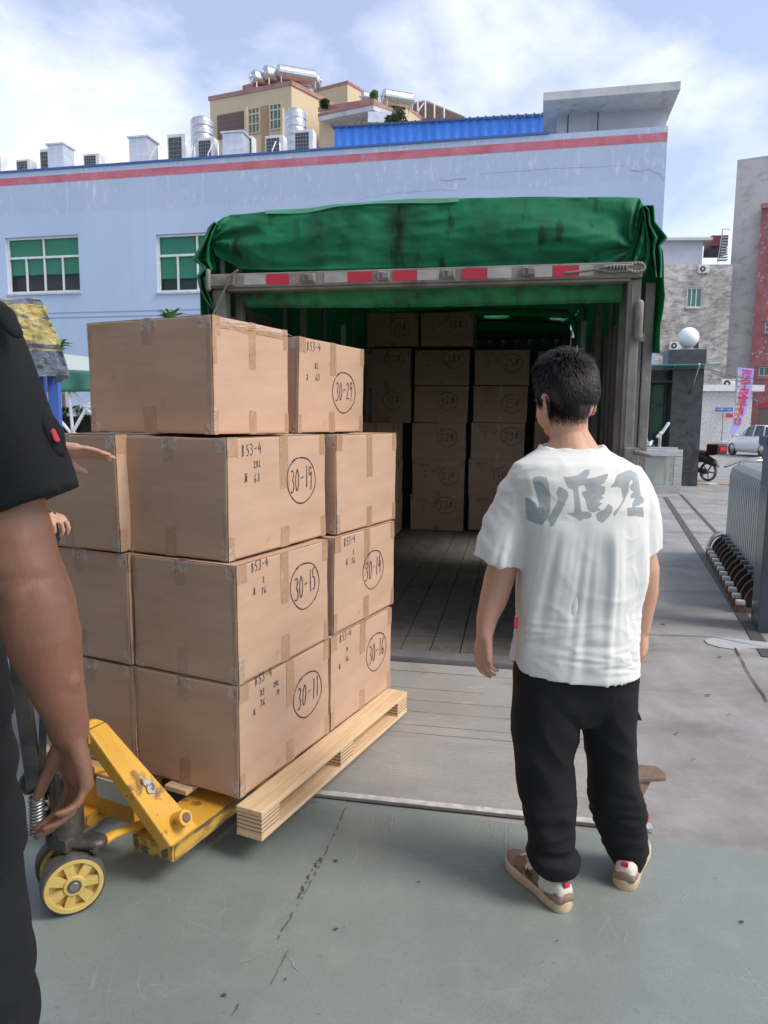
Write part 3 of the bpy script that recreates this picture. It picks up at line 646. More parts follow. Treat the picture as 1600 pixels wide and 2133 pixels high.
# ------------------------------------------------------------------ blue corrugated shed on the roof
BS = Frame(FB.wld(0, 7, 0), FY)
a = BS.hit(697, 262); b = BS.hit(1140, 236); zt = (a[1] + b[1]) / 2
sh = thing('roof_shed', BS.wld(0, 0, 0), FY, 'bright blue corrugated metal shed on the factory roof', 'shed')
mb = MB(); n = int((b[0] + 1.5 - a[0]) / .09); prof = []
def shed_z(x): return a[1] + (b[1] - a[1]) * (x - a[0]) / (b[0] - a[0])
for i in range(n):
    x = a[0] + i * .09; ph = i % 4; prof.append((x, -.045 if ph in (1, 2) else 0))
vs = []
for x, y in prof: vs += [(x, y, FAC - .1), (x, y, shed_z(x) - .1)]
mb.add(vs, [(2 * i, 2 * i + 2, 2 * i + 3, 2 * i + 1) for i in range(len(prof) - 1)]); mb.build('corrugated_wall', M['bluesheet'], sh)
mb = MB()
for i in range(int((b[0] + 1.4 - a[0]) / .30)):
    x = a[0] - .1 + i * .30; z = shed_z(x); mb.add([(x, -.15, z - .12), (x + .29, -.15, z - .10), (x + .29, 4, z + .1), (x, 4, z + .1), (x, -.15, z - .06), (x + .06, -.15, z + .0), (x + .12, -.15, z - .05), (x + .29, -.15, z - .05), (x, 4, z + .16), (x + .06, 4, z + .2), (x + .12, 4, z + .16), (x + .29, 4, z + .16)],
        [(4, 5, 9, 8), (5, 6, 10, 9), (6, 7, 11, 10), (0, 1, 7, 4), (4, 7, 6, 5)])
mb.build('roof_sheet', mat('dark_blue_sheet', (.04, .09, .22), .5), sh)
mb = MB(); mb.box(a[0] + .03, b[0] + 1.2, .05, 4, FAC + .003, FAC + .2); mb.build('shed_base', M['stairgrey'], sh)

# ------------------------------------------------------------------ beige house behind
def face_frame(A, B): return Frame((A.x, A.y, 0), math.atan2(B.y - A.y, B.x - A.x))
def px_prism(mb, pts, Z, z0, drop=0):
    P = [at(px, py, Z=Z) for px, py in pts]; return P
bh = thing('apartment_house', (0, 45, 0), 0, 'beige apartment house with pink copings and steel tanks on its roof', 'building')
def loc(P): return (P[0], P[1] - 45)
C = at(607, 168, Y=45); Z1 = C.z
A = at(437, 201, Z=Z1); B = at(693, 213, Z=Z1); D = A + (B - C) * 1.0
pf = Frame((A.x, A.y, 0), math.atan2(C.y - A.y, C.x - A.x))
def prism_part(name, P, z0, z1, m, par=bh):
    q = MB(); q.prism([loc(p) for p in P], z0, z1); return q.build(name, m, par)
main = prism_part('wall', [A, C, B, D], 0, Z1 - .25, M['beige'])
def off(P, k):
    c = sum((Vector(p) for p in P), Vector()) / len(P); return [c + (Vector(p) - c) * k for p in P]
prism_part('roof_coping', off([A, C, B, D], 1.025), Z1 - .249, Z1, M['coping'])
C2 = at(588, 162, Y=46.5); Z2 = C2.z + .15
A2 = at(505, 178, Z=Z2); B2 = at(640, 190, Z=Z2)
prism_part('roof_coping', [A2, C2, B2, A2 + (B2 - C2)], Z1 + .001, Z2, M['coping'])
for (x0, y0, x1, y1) in ((518, 222, 542, 281), (562, 213, 588, 273)):
    r_ = hrect(pf, x0, y0, x1, y1, -.02)
    holder = bh
    q = MB(); L0 = pf.wld(r_[0], -.04, 0); L1 = pf.wld(r_[1], -.04, 0)
    w_ = window(bh, r_, -.03, [(.25, [.33, .66, 1]), (.62, [.33, .66, 1]), (1, [.33, .66, 1])], None, M['beige'], glass_m=M['glass_green'], fw=.08)
    w_.location = (pf.o.x, pf.o.y - 45, 0); w_.rotation_euler = (0, 0, pf.yaw)
r_ = hrect(pf, 455, 231, 511, 290, -.02); q = MB(); q.box(r_[0], r_[1], -.04, .01, r_[2], r_[3]); o = q.build('balcony_opening', M['dark'], bh, loc=(pf.o.x, pf.o.y - 45, 0), yaw=pf.yaw)
q = MB(); k0 = 26
for k in range(k0 + 1): x = r_[0] + (r_[1] - r_[0]) * k / k0; q.box(x - .018, x + .018, -.10, -.06, r_[2], r_[3])
for k in range(5): z = r_[2] + (r_[3] - r_[2]) * k / 4; q.box(r_[0], r_[1], -.06, -.041, z - .03, z + .03)
g_ = q.build('balcony_bars', mat('rusty_brown_bars', (.24, .17, .15), .8), o)
r_ = hrect(pf, 545, 219, 559, 300, 0); q = MB(); q.box(r_[0], r_[1], -.03, .0, 8, r_[3]); q.build('recess', mat('brown_render', (.36, .24, .13), .9), bh, loc=(pf.o.x, pf.o.y - 45, 0), yaw=pf.yaw)
for xx in (514, 589):
    r_ = hrect(pf, xx, 226, xx + 4, 300, 0); q = MB(); q.box(r_[0], r_[1], -.25, .0, 8, r_[3]); q.build('pilaster', M['beige'], bh, loc=(pf.o.x, pf.o.y - 45, 0), yaw=pf.yaw)
# lower right wing with overhanging eaves
E1 = at(665, 223, Y=46); Z3 = at(778, 204, Y=44).z; a1 = at(665, 223, Z=Z3); c1 = at(778, 205, Z=Z3); b1 = at(806, 222, Z=Z3)
prism_part('wall', [a1, c1, b1, a1 + (b1 - c1) * 2], 0, Z3 - .5, M['beige']); prism_part('roof_coping', off([a1, c1, b1, a1 + (b1 - c1) * 2], 1.03), Z3 - .25, Z3, M['coping'])
prism_part('fascia', [a1, c1, b1, a1 + (b1 - c1) * 2], Z3 - .499, Z3 - .251, M['slabgrey'])
Z4 = at(778, 219, Y=43).z; a2 = at(663, 243, Z=Z4); c2 = at(778, 219, Z=Z4); b2 = at(820, 233, Z=Z4); prism_part('eave', [a2, c2, b2, a2 + (b2 - c2)], Z4 - .25, Z4, M['slabgrey'])
prism_part('roof_coping', off([a2, c2, b2, a2 + (b2 - c2)], 1.01), Z4 + .001, Z4 + .16, M['coping'])
Z5 = at(724, 168, Y=54).z; a3 = at(655, 186, Z=Z5); c3 = at(724, 168, Z=Z5); b3 = at(772, 196, Z=Z5)
prism_part('wall', [a3, c3, b3, a3 + (b3 - c3)], 8, Z5 - .2, M['beige']); prism_part('roof_coping', off([a3, c3, b3, a3 + (b3 - c3)], 1.03), Z5 - .199, Z5, M['coping'])
Z6 = at(808, 215, Y=50).z; a4 = at(790, 213, Z=Z6); c4 = at(846, 218, Z=Z6); b4 = at(880, 244, Z=Z6)
prism_part('wall', [a4, c4, b4, a4 + (b4 - c4)], 8, Z6 - .2, M['beige']); prism_part('roof_coping', off([a4, c4, b4, a4 + (b4 - c4)], 1.04), Z6 - .199, Z6, M['coping'])
q = MB(); p_ = at(785, 250, Y=43.5); q.box(p_.x - .5, p_.x + .55, -2, -1.0, at(785, 262, Y=43.5).z, at(785, 240, Y=43.5).z); q.build('metal_cabinet', M['galv'], bh)
q = MB(); pf2 = Frame((a1.x, a1.y, 0), math.atan2(c1.y - a1.y, c1.x - a1.x)); x_ = pf2.hit(751, 250)[0]; q.tube([(x_, -.12, 8), (x_, -.12, Z3 - 1.2), (x_ + .3, -.12, Z3 - .6)], .06, n=8); q.build('drain_pipe', M['slabgrey'], bh, loc=(pf2.o.x, pf2.o.y - 45, 0), yaw=pf2.yaw)
for (x0_, y_) in ((690, 225),):
    p = at(x0_ - 30, 240, Y=44)
def roof_tank(px, py, r, Y, length, yaw_d, label):
    c = at(px, py, Y=Y); yw = R(yaw_d); d = Vector((math.cos(yw), math.sin(yw), 0))
    t = thing('roof_water_tank', (c.x, c.y, c.z - r - .25), yw, label, 'water tank', 'horizontal steel tanks on the beige house')
    mb = MB(); n = 22; rs = []
    for x, rr in [(-.16, .3), (-.10, .75), (0, 1), (.35, 1), (.36, .96), (.37, 1), (.8, 1), (.81, .96), (.82, 1), (length - .05, 1), (length + .06, .75), (length + .1, .3)]:
        rs.append([(x, rr * r * math.cos(6.2832 * k / n), r + .25 + rr * r * math.sin(6.2832 * k / n)) for k in range(n)])
    mb.rings(rs, True, False); mb.build('tank_body', M['inox'], t)
    mb = MB(); mb.disc((-.17, 0, r + .25), (1, 0, 0), r * .3, .1); mb.build('end_cap', M['galv'], t)
    for x in (.1, length - .1):
        for s in (-1, 1): mb = MB(); mb.box(x - .03, x + .03, s * r * .7 - .03, s * r * .7 + .03, 0, r * .75); mb.build('leg', M['steel'], t)
roof_tank(527, 161, .42, 46.5, 1.6, 35, 'leftmost of the three round tank ends on the beige roof')
roof_tank(552, 153, .46, 46.5, 1.8, 35, 'middle of the three round tank ends on the beige roof')
roof_tank(580, 150, .44, 46.5, 2.3, 20, 'long silver roof tank, right of the three side by side')
roof_tank(664, 169, .42, 51, 1.6, 172, 'lone silver tank between the two beige roof blocks')
roof_tank(800, 200, .42, 48, 1.9, 20, 'silver tank behind the small eaves near the steel frame')
roof_tank(756, 201, .3, 49, .9, 20, 'half hidden small tank on the right wing of the beige house')
# steel roof frame
tr_ = thing('roof_frame', (at(890, 225, Y=52).x, 52, 0), 0, 'rusty open steel roof frame at the right end of the beige house', 'roof frame')
X = lambda px, py, Y=52: at(px, py, Y=Y) - Vector((at(890, 225, Y=52).x, 52, 0))
mb = MB(); rp_ = [X(842, 217), X(886, 208), X(968, 242), X(968, 244), X(886, 212), X(842, 221)]
mb.extr(rp_, (1.5, 4.5, .5)); mb.build('roof_sheet', M['roofdark'], tr_)
for a_, b_ in (((870, 214), (870, 245)), ((886, 210), (886, 245)), ((905, 218), (905, 245)), ((925, 227), (925, 245)), ((868, 236), (882, 216))): mb = MB(); mb.tube([X(*a_, 51.9), X(*b_, 51.9)], .06, n=6); mb.build('post', M['white_paint'], tr_)

# rooftop plants
def leaf_clump(name, c, r, n, label, m, parent=None, size=.12, seed=0, cat='plant', flat=1.0):
    rnd = random.Random(seed); mb = MB()
    for i in range(n):
        d = Vector((rnd.gauss(0, 1), rnd.gauss(0, 1), rnd.gauss(0, 1) * flat)).normalized() * (rnd.random() ** .45) * r
        d.x *= 1 + .3 * N3(d.x * 2, d.y * 2, seed); a = Vector((rnd.uniform(-1, 1), rnd.uniform(-1, 1), rnd.uniform(-.4, 1))).normalized(); b = a.cross(Vector((rnd.uniform(-1, 1), rnd.uniform(-1, 1), rnd.uniform(-1, 1)))).normalized()
        s = size * rnd.uniform(.6, 1.4); mb.add([d - a * s, d + b * s * .35, d + a * s, d - b * s * .35], [(0, 1, 2, 3)])
    return mb
for (px, py, Y, r, lb) in ((676, 216, 44.5, .28, 'small bush growing on the beige roof by its right edge'), (780, 198, 47, .25, 'green tuft growing by the round roof tank'), (830, 243, 43.5, .45, 'straggly bush hanging below the small eaves'), (832, 213, 50, .55, 'bare shrub on the roof beside the rusty steel frame'), (815, 252, 42.5, .3, 'low dark bush beside the metal cabinet')):
    p = at(px, py, Y=Y); t = thing('rooftop_bush', p, 0, lb, 'bush'); mb = leaf_clump('', p, r, 260, '', None, size=.13, seed=px); mb.build('foliage', M['leaf_dark'] if px != 780 else M['leaf'], t)
    mb = MB(); mb.tube([(0, 0, -r * 1.1), (.05, 0, 0), (.1, 0, r * .5)], .03, n=5); mb.build('stem', M['bark'], t)

# ------------------------------------------------------------------ right-hand buildings
SG = Frame((0, 70, 0), R(-4)); GY = R(-4)
x0 = SG.hit(1345, 700)[0]; x1 = SG.hit(1517, 700)[0]; zt = SG.hit(1440, 551)[1]
sb = thing('stained_building', (0, 70, 0), GY, 'grey rain-stained rendered building with one small window, beyond the gatehouse', 'building')
wr = hrect(SG, 1430, 599, 1464, 640); wr2 = hrect(SG, 1444, 694, 1457, 726)
facade_wall(SG, x0, x1, zt, [wr, wr2], 12, M['stained'], sb)
window(sb, wr, .12, [(1, [.3, .62, 1])], None, M['white_paint'], glass_m=M['glass_green'], fw=.08)
q = MB(); q.box(wr2[0], wr2[1], .1, .2, wr2[2], wr2[3]); q.build('window', M['dark'], sb)
q = MB(); q.box(wr[0] - .1, wr[1] + .1, -.2, 0, wr[2] - .14, wr[2] - .02); q.build('window_sill', M['slabgrey'], sb)
ux = SG.hit(1480, 500)[0]; q = MB(); z2 = SG.hit(1380, 497)[1]; q.box(x0, SG.hit(1465, 500, 1)[0], 1, 7, zt, z2); q.build('roof_room', M['stairgrey'], sb)
q = MB(); q.box(x0 - .3, SG.hit(1484, 500, .7)[0], .6, 7.5, z2 + .001, z2 + .25); q.build('roof_slab', M['slabgrey'], sb)
q = MB(); q.box(x0, SG.hit(1425, 500, 2)[0], 2, 6, z2 + .3, z2 + .5); q.build('tiled_ridge', M['roofdark'], sb)
q = MB(); q.box(SG.hit(1483, 500, 3)[0], SG.hit(1517, 500, 3)[0], 3, 5, SG.hit(1500, 512, 3)[1], SG.hit(1500, 490, 3)[1]); q.build('tiled_roof', mat('maroon_roof_tile', (.25, .07, .08), .7), sb)
q = MB(); q.box(SG.hit(1481, 500, 3)[0], SG.hit(1517, 500, 3)[0], 3.2, 4.8, SG.hit(1500, 528, 3)[1], SG.hit(1500, 512, 3)[1]); q.build('roof_beam', M['dark'], sb)
st2 = MB(); 
for k in range(9):
    y_ = 541 - k * 5.8; xa = SG.hit(1498 + k * .8, y_, .5); xb = SG.hit(1516, y_, .5); st2.box(xa[0], xb[0], .4, .9, xa[1] - .05, xa[1] + .03)
a_ = SG.hit(1494, 545, .5); b_2 = SG.hit(1505, 478, .5); st2.tube([(a_[0], .4, a_[1]), (b_2[0], .4, b_2[1]), (SG.hit(1520, 478, .4)[0], .4, b_2[1])], .05, n=6)
st2.build('roof_stair', M['steel'], sb)
def wall_ac(fr, px, py, wpx, label, y=-.45):
    c = fr.hit(px, py, y); W_ = wpx / FPX * fr.o.y; H_ = W_ * .7
    t = thing('air_conditioner', fr.wld(c[0], y, c[1] - H_ / 2), fr.yaw, label, 'air conditioner', 'air conditioners fixed to the far walls')
    mb = MB(); mb.box(-W_ / 2, W_ / 2, 0, .35, 0, H_, .03); mb.build('casing', M['plastic_white'], t)
    mb = MB(); mb.disc((-W_ * .12, -.01, H_ / 2), (0, 1, 0), H_ * .38, .03, 20); f_ = mb.build('fan_grille', M['dark'], t)
    mb = MB(); mb.disc((-W_ * .12, -.03, H_ / 2), (0, 1, 0), H_ * .12, .02, 12); mb.build('fan_hub', M['plastic_white'], f_)
    mb = MB(); mb.box(-W_ * .35, -W_ * .3, .02, -y - .004, -.06, 0); mb.box(W_ * .3, W_ * .35, .02, -y - .004, -.06, 0); mb.build('bracket', M['steel'], t)
wall_ac(SG, 1467, 560, 21, 'air conditioner high on the stained wall just under its roof edge')
wall_ac(SG, 1407, 720, 22, 'air conditioner on the stained wall left of the white globe lamp')
# bare concrete tower
CG = Frame((0, 86, 0), R(-27)); x0 = CG.hit(1518, 500)[0]; x1 = CG.hit(1578, 600)[0] ; zt = CG.hit(1560, 333)[1]
cb = thing('concrete_building', (0, 86, 0), R(-27), 'tall bare grey concrete side wall between the stained and the pink building', 'building')
zt_ = CG.hit(1535, 336)[1]
q = MB(); q.box(x0 + .3, x0 + 9, 0, 14, 0, zt_); q.build('wall', M['greyconc'], cb)
q = MB(); q.box(x0 + .28, x0 + 9.02, -.02, 14.02, zt_ + .002, zt_ + .12); q.build('coping', M['slabgrey'], cb)
# pink mosaic building
PG = Frame((0, 84.8, 0), R(-27)); x0 = PG.hit(1575, 430)[0]; zt = PG.hit(1585, 428)[1]
pb = thing('pink_building', (0, 84.8, 0), R(-27), 'dusty pink mosaic-tiled building with flaking white patches at the right edge', 'building')
x0 = PG.hit(1568, 700)[0]
h1 = hrect(PG, 1580, 764, 1604, 783); h2 = hrect(PG, 1593, 668, 1640, 692); h3 = hrect(PG, 1568, 850, 1640, 916)
h3 = (h3[0] + .3, h3[1], 0, h3[3])
facade_wall(PG, x0, x0 + 9, zt, [h1, h2, h3], 12, M['pink'], pb)
window(pb, h1, .12, [(1, [.5, 1])], None, M['white_paint'], glass_m=M['glass_green'], fw=.06); window(pb, h2, .12, [(.5, [.25, .5, .75, 1]), (1, [.25, .5, .75, 1])], None, M['white_paint'], glass_m=M['glass_green'], fw=.06)
q = MB(); 
for k in range(40): x = h3[0] + (h3[1] - h3[0]) * k / 40; q.box(x, x + (h3[1] - h3[0]) / 44, .1 + .03 * (k % 2), .16, 0, h3[3])
q.build('roller_door', mat('brown_roller_shutter', (.23, .19, .16), .6), pb)
q = MB(); q.box(x0 - .1, x0 + 9, -.3, 0, zt - .3, zt + .1); q.build('cornice', M['coping'], pb)
for hh in (h1, h2): q = MB(); q.box(hh[0] - .2, hh[1] + .2, -.12, 0, hh[2] - .2, hh[2] - .03); q.build('window_sill', M['coping'], pb); q = MB(); q.box(hh[0] - .2, hh[1] + .2, -.2, 0, hh[3] + .04, hh[3] + .2); q.build('window_hood', M['coping'], pb)
q = MB(); q.box(h3[0], h3[1], -.04, 0, h3[3] + .05, h3[3] + .5); q.build('red_strip_board', M['red'], pb)
# speckled tile wall with ledge
WG = Frame((0, 66.5, 0), GY); x0 = WG.hit(1440, 850)[0]; x1 = WG.hit(1566, 850)[0]; zt = WG.hit(1500, 815)[1]
sw = thing('tiled_wall_block', (0, 66.5, 0), GY, 'low block faced in white speckled tile below the concrete tower', 'wall')
q = MB(); q.box(x0, x1, 0, 1.9, 0, zt); q.build('tiled_face', M['speckle'], sw)
q = MB(); q.box(x0, x1 + .8, -.4, 1.9, zt + .002, zt + .55); q.build('ledge', M['white_paint'], sw)
wall_ac(WG, 1518, 799, 26, 'air conditioner on the white ledge beside the violet banner', y=.2)
# banner flag
fb = at(1523, 926, Z=0); 
bf = thing('feather_banner', fb, GY, 'violet feather banner with large red characters standing by the tiled wall', 'banner')
BF = Frame(fb, GY)
def bpt(px, py, y=0): h = BF.hit(px, py, y); return (h[0], y, h[1])
outl = [(1537, 765), (1571, 768), (1568, 800), (1563, 830), (1555, 855), (1545, 880), (1532, 902), (1521, 905), (1527, 880), (1531, 850), (1533, 820), (1535, 790)]
q = MB(); q.extr([bpt(*p) for p in outl], (0, .03, 0)); q.build('cloth', M['banner'], bf)
q = MB(); q.tube([bpt(1523, 926, .05), bpt(1530, 880, .05), bpt(1535, 765, .05)], .035, n=6); q.build('pole', M['steel'], bf)
q = MB(); q.disc((0, 0, .12), (0, 0, 1), .75, .24, 20); q.build('water_base', M['white_paint'], bf)
def text_mesh(name, s, size, mat_, parent, loc_, rot, ext=0):
    cu = bpy.data.curves.new('t', 'FONT'); cu.body = s; cu.size = size; cu.align_x = 'CENTER'; cu.align_y = 'CENTER'; cu.extrude = ext; cu.offset = size * .012
    o = bpy.data.objects.new('t', cu); col.objects.link(o); dg = bpy.context.evaluated_depsgraph_get(); dg.update()
    me = bpy.data.meshes.new_from_object(o.evaluated_get(dg)); bpy.data.objects.remove(o)
    me.materials.clear(); me.materials.append(mat_)
    o = bpy.data.objects.new(name, me); col.objects.link(o); o.parent = parent; o.location = loc_; o.rotation_euler = rot; return o
for i, ch in enumerate('海宁皮草清仓'):
    px = 1556 - i * 3.1 - max(0, i - 2) * 1.2; py = 782 + i * 19; p = bpt(px, py, -.02); text_mesh('banner_character', ch, .86 if i < 4 else .7, M['banner_red'], bf, p, (math.pi / 2, 0, 0), .008)
for i, ch in enumerate('秋冬季最大型特卖会'):
    px = 1541.5 - i * .9; py = 779 + i * 11.5; p = bpt(px, py, -.02); text_mesh('banner_character', ch, .36, M['banner_yellow'], bf, p, (math.pi / 2, 0, 0), .008)
# road sign
sp = at(1503, 920, Z=0); SP = Frame(sp, GY); rs_ = thing('street_sign', sp, GY, 'small blue street name sign on a grey pole before the tiled wall', 'sign')
q = MB(); q.tube([(0, 0, 0), (0, 0, SP.hit(1504, 850)[1])], .05, n=8); q.build('pole', M['steel'], rs_)
a_ = SP.hit(1490, 857, -.06); b_2 = SP.hit(1527, 849, -.06); q = MB(); q.box(a_[0], b_2[0], -.08, -.05, a_[1], b_2[1], .01); q.build('sign_board', M['sign_blue'], rs_)
text_mesh('sign_text', '石龙路第一工业区', .16, M['white_paint'], rs_, ((a_[0] + b_2[0]) / 2, -.085, (a_[1] + b_2[1]) / 2), (math.pi / 2, 0, 0), .002)
a_ = SP.hit(1512, 870, -.06); b_2 = SP.hit(1527, 861, -.06); q = MB(); q.box(a_[0], b_2[0], -.08, -.05, a_[1], b_2[1]); q.build('small_red_board', M['red'], rs_)
# cables across
for k, (ya, yb) in enumerate(((768, 783), (766, 779), (770, 785))):
    cb_ = MB(); A_ = at(1470, ya, Y=30); B_ = at(1640, yb, Y=34); pts = [A_.lerp(B_, t / 10) - Vector((0, 0, .25 * math.sin(math.pi * t / 10) * (1 + .3 * k))) for t in range(11)]; cb_.tube(pts, .012, n=5)
    tag(cb_.build('overhead_cable', M['dark']), ('middle', 'uppermost', 'lowest')[k] + ' of three black cables sagging right from the gatehouse', 'cable', 'cables sagging from the gatehouse')

# ------------------------------------------------------------------ gatehouse
GH = Frame(at(1452, 1013, Z=0), R(-12)); GHY = R(-12)
gh = thing('gatehouse', GH.o, GHY, 'dark marble gatehouse with green window and a glass canopy', 'gatehouse')
hz = GH.hit(1460, 768)[1]; lx = GH.hit(1395, 900)[0]; wl = GH.hit(1345, 900)[0] - 1.2
q = MB(); q.box(lx, 0, 0, .7, 0, hz); q.build('marble_pillar', M['marble'], gh)
q = MB(); bl = GH.hit(1391, 750)[0]; q.box(bl, 0.02, -.05, .75, hz + .07, GH.hit(1430, 728)[1]); q.build('marble_block', M['marble'], gh)
q = MB(); q.box(wl, lx - .003, .5, 2.6, 0, .95); q.box(wl, lx - .003, .5, 2.6, hz - .28, hz); q.box(wl - .2, wl, .5, 2.6, 0, hz); q.box(lx, 0, .701, 2.6, 0, hz - .003); q.build('wall', M['marble'], gh)
q = MB(); q.box(wl, lx - .003, 2.5, 2.6, .95, hz - .28); q.build('back_wall', M['stairgrey'], gh)
window(gh, (wl + .01, lx - .01, .95, hz - .28), .6, [(.36, [.45, .8, 1]), (1, [.45, .8, 1])], .80, M['black_steel'], glass_m=M['glass_green'] if 0 else M['pane'], fw=.06, blind_m=mat('deep_green_film', (.02, .22, .09), .6))
q = MB(); q.box(wl - .4, .12, -1.1, .75, hz + .003, hz + .028); q.build('glass_canopy', mat('green_canopy_glass', (.06, .30, .26), .15, alpha=.75), gh)
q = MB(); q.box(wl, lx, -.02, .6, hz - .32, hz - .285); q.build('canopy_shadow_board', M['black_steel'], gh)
xs_ = GH.hit(1448, 775, -.5)[0]; q = MB(); q.tube([(xs_, -.9, hz - .01), (xs_, -.02, hz - .6)], .02, n=6); q.tube([(xs_, -.9, hz - .01), (xs_, -.9, hz + .03)], .03, n=6); q.build('canopy_bracket', M['inox'], gh)
gl = thing('globe_lamp', GH.wld(GH.hit(1434, 705, .35)[0], .35, GH.hit(1430, 728)[1] + .003), GHY, 'white globe lamp on the dark marble block of the gatehouse', 'lamp')
r_ = 20.5 / FPX * 17.9; q = MB(); q.ball((0, 0, r_ + .07), r_, seg=32); q.build('globe', M['lamp'], gl); q = MB(); q.disc((0, 0, .035), (0, 0, 1), .12, .07); q.build('base', M['steel'], gl)
# glass counter in front of the gatehouse
CT = Frame(at(1418, 1029, Z=0), R(-6)); ct = thing('glass_counter', CT.o, R(-6), 'stainless steel framed glass counter in front of the gatehouse', 'counter')
ch = CT.hit(1400, 936)[1]; W0 = -1.15; D0 = .7
q = MB()
q.box(W0, 0, 0, D0, 0, .17, .006); q.box(W0, 0, 0, D0, ch - .16, ch, .02)
for x in (W0, -.17): q.box(x, x + .17, 0, .05, .17, ch - .16); q.box(x, x + .17, D0 - .05, D0, .17, ch - .16)
q.box(-.25, -.21, .02, .04, .17, ch - .16)
q.build('steel_frame', M['inox'], ct)
q = MB(); q.box(W0 + .17, -.17, .02, .028, .17, ch - .16); q.build('glass_pane', M['clear'], ct); q = MB(); q.box(W0 + .17, -.17, D0 - .04, D0 - .03, .17, ch - .16); q.build('back_panel', mat('beige_cupboard_back', (.42, .38, .28), .7), ct)
q = MB(); q.box(-.72, -.5, .25, .5, .171, ch - .2, .02); q.build('inner_box', M['slabgrey'], ct)
q = MB(); q.box(W0 + .1, -.1, .05, .6, ch, ch + .045, .01); q.build('tray', M['inox'], ct)
tp = thing('faucet', CT.wld(-.42, .3, ch + .048), R(-6), 'slanted chrome tap head on top of the glass counter', 'tap')
q = MB(); q.tube([(0, 0, 0), (0, 0, .30)], .035, n=10); q.build('stem', M['inox'], tp); q = MB(); q.tube([(-.05, 0, .22), (.04, 0, .30), (.16, 0, .5)], .035, n=10); q.build('handle', M['white_paint'], tp)
bgm = leaf_clump('', None, .16, 30, '', None, size=.09, seed=5, flat=.3); o = bgm.build('plastic_bag', mat('pale_green_film', (.5, .68, .62), .3), loc=CT.wld(-.75, .3, ch + .10)); tag(o, 'crumpled pale plastic bag lying on the glass counter', 'plastic bag')

# ------------------------------------------------------------------ motorbike behind the gatehouse
mp_ = at(1477, 1002, Z=0); MBK = thing('motor_scooter', (mp_.x - .35, mp_.y + .5, 0), R(118), 'black motor scooter with a red rear box, half behind the gatehouse', 'scooter')
def wheel(parent, c, ax, r, wd, name='wheel', spokes=5, rim_m=None, tyre_m=None):
    q = MB(); n = 28; ax = Vector(ax).normalized(); a = ax.orthogonal().normalized(); b = ax.cross(a); c = Vector(c); rs = []
    for k in range(n):
        u = 6.2832 * k / n; d = a * math.cos(u) + b * math.sin(u)
        rs.append([c + d * (r * (1 - .11 + .11 * math.cos(v))) + ax * (wd / 2 * math.sin(v)) for v in [6.2832 * j / 10 for j in range(10)]])
    rs.append(rs[0]); q.rings(rs, False, True); t = q.build(name, tyre_m or M['rubber'], parent)
    q = MB()
    for k in range(spokes):
        u = 6.2832 * k / spokes; d = a * math.cos(u) + b * math.sin(u); e = ax.cross(d)
        q.add([c + d * r * .15 + e * r * .07 + ax * wd * .2, c + d * r * .8 + e * r * .05 + ax * wd * .2, c + d * r * .8 - e * r * .05 + ax * wd * .2, c + d * r * .15 - e * r * .07 + ax * wd * .2, c + d * r * .15 + e * r * .07 - ax * wd * .2, c + d * r * .8 + e * r * .05 - ax * wd * .2, c + d * r * .8 - e * r * .05 - ax * wd * .2, c + d * r * .15 - e * r * .07 - ax * wd * .2],
              [(0, 1, 2, 3), (4, 7, 6, 5), (0, 4, 5, 1), (2, 6, 7, 3), (1, 5, 6, 2)])
    q.disc(c, ax, r * .2, wd * .7); q.build('rim', rim_m or M['steel'], t); return t
wheel(MBK, (-.62, 0, .26), (0, 1, 0), .26, .1); wheel(MBK, (.62, 0, .26), (0, 1, 0), .26, .09)
q = MB(); q.tube([(-.75, 0, .50), (-.45, 0, .62), (0, 0, .58), (.1, 0, .34), (.38, 0, .34), (.5, 0, .7), (.52, 0, .98)], [.10, .13, .14, .13, .12, .10, .06], n=12, squash=1.0); q.tube([(-.62, .09, .26), (-.1, .09, .32)], .07, n=8); q.build('body', M['black_steel'], MBK)
q = MB(); q.tube([(-.72, 0, .74), (-.3, 0, .76), (.05, 0, .72)], [.09, .12, .10], n=12, squash=.6); q.build('seat', M['rubber'], MBK)
q = MB(); q.box(-1.02, -.66, -.2, .2, .72, 1.0, .05); q.build('rear_box', mat('dark_red_box', (.035, .008, .010), .35), MBK)
q = MB(); q.box(-1.035, -1.015, -.12, .12, .82, .92, .005); q.build('tail_light', M['tail_red'], MBK)
q = MB(); q.tube([(.50, -.33, 1.06), (.48, -.12, 1.04), (.48, .12, 1.04), (.50, .33, 1.06)], .02, n=8); q.ball((.55, 0, 1.0), (.1, .13, .09)); q.build('handlebar', M['black_steel'], MBK)
for s in (-1, 1): q = MB(); q.tube([(.47, s * .25, 1.05), (.45, s * .30, 1.2)], .01, n=5); q.ball((.45, s * .31, 1.24), (.02, .06, .045), seg=10); q.build('mirror', M['black_steel'], MBK)
q = MB(); q.tube([(.62, .07, .26), (.5, .07, .75)], .025, n=6); q.tube([(.62, -.07, .26), (.5, -.07, .75)], .025, n=6); q.build('fork', M['steel'], MBK)
q = MB(); q.tube([(-.9, 0, .42), (-.75, 0, .54), (-.6, 0, .56)], [.05, .09, .09], n=8, squash=.5); q.build('mudguard', M['black_steel'], MBK)

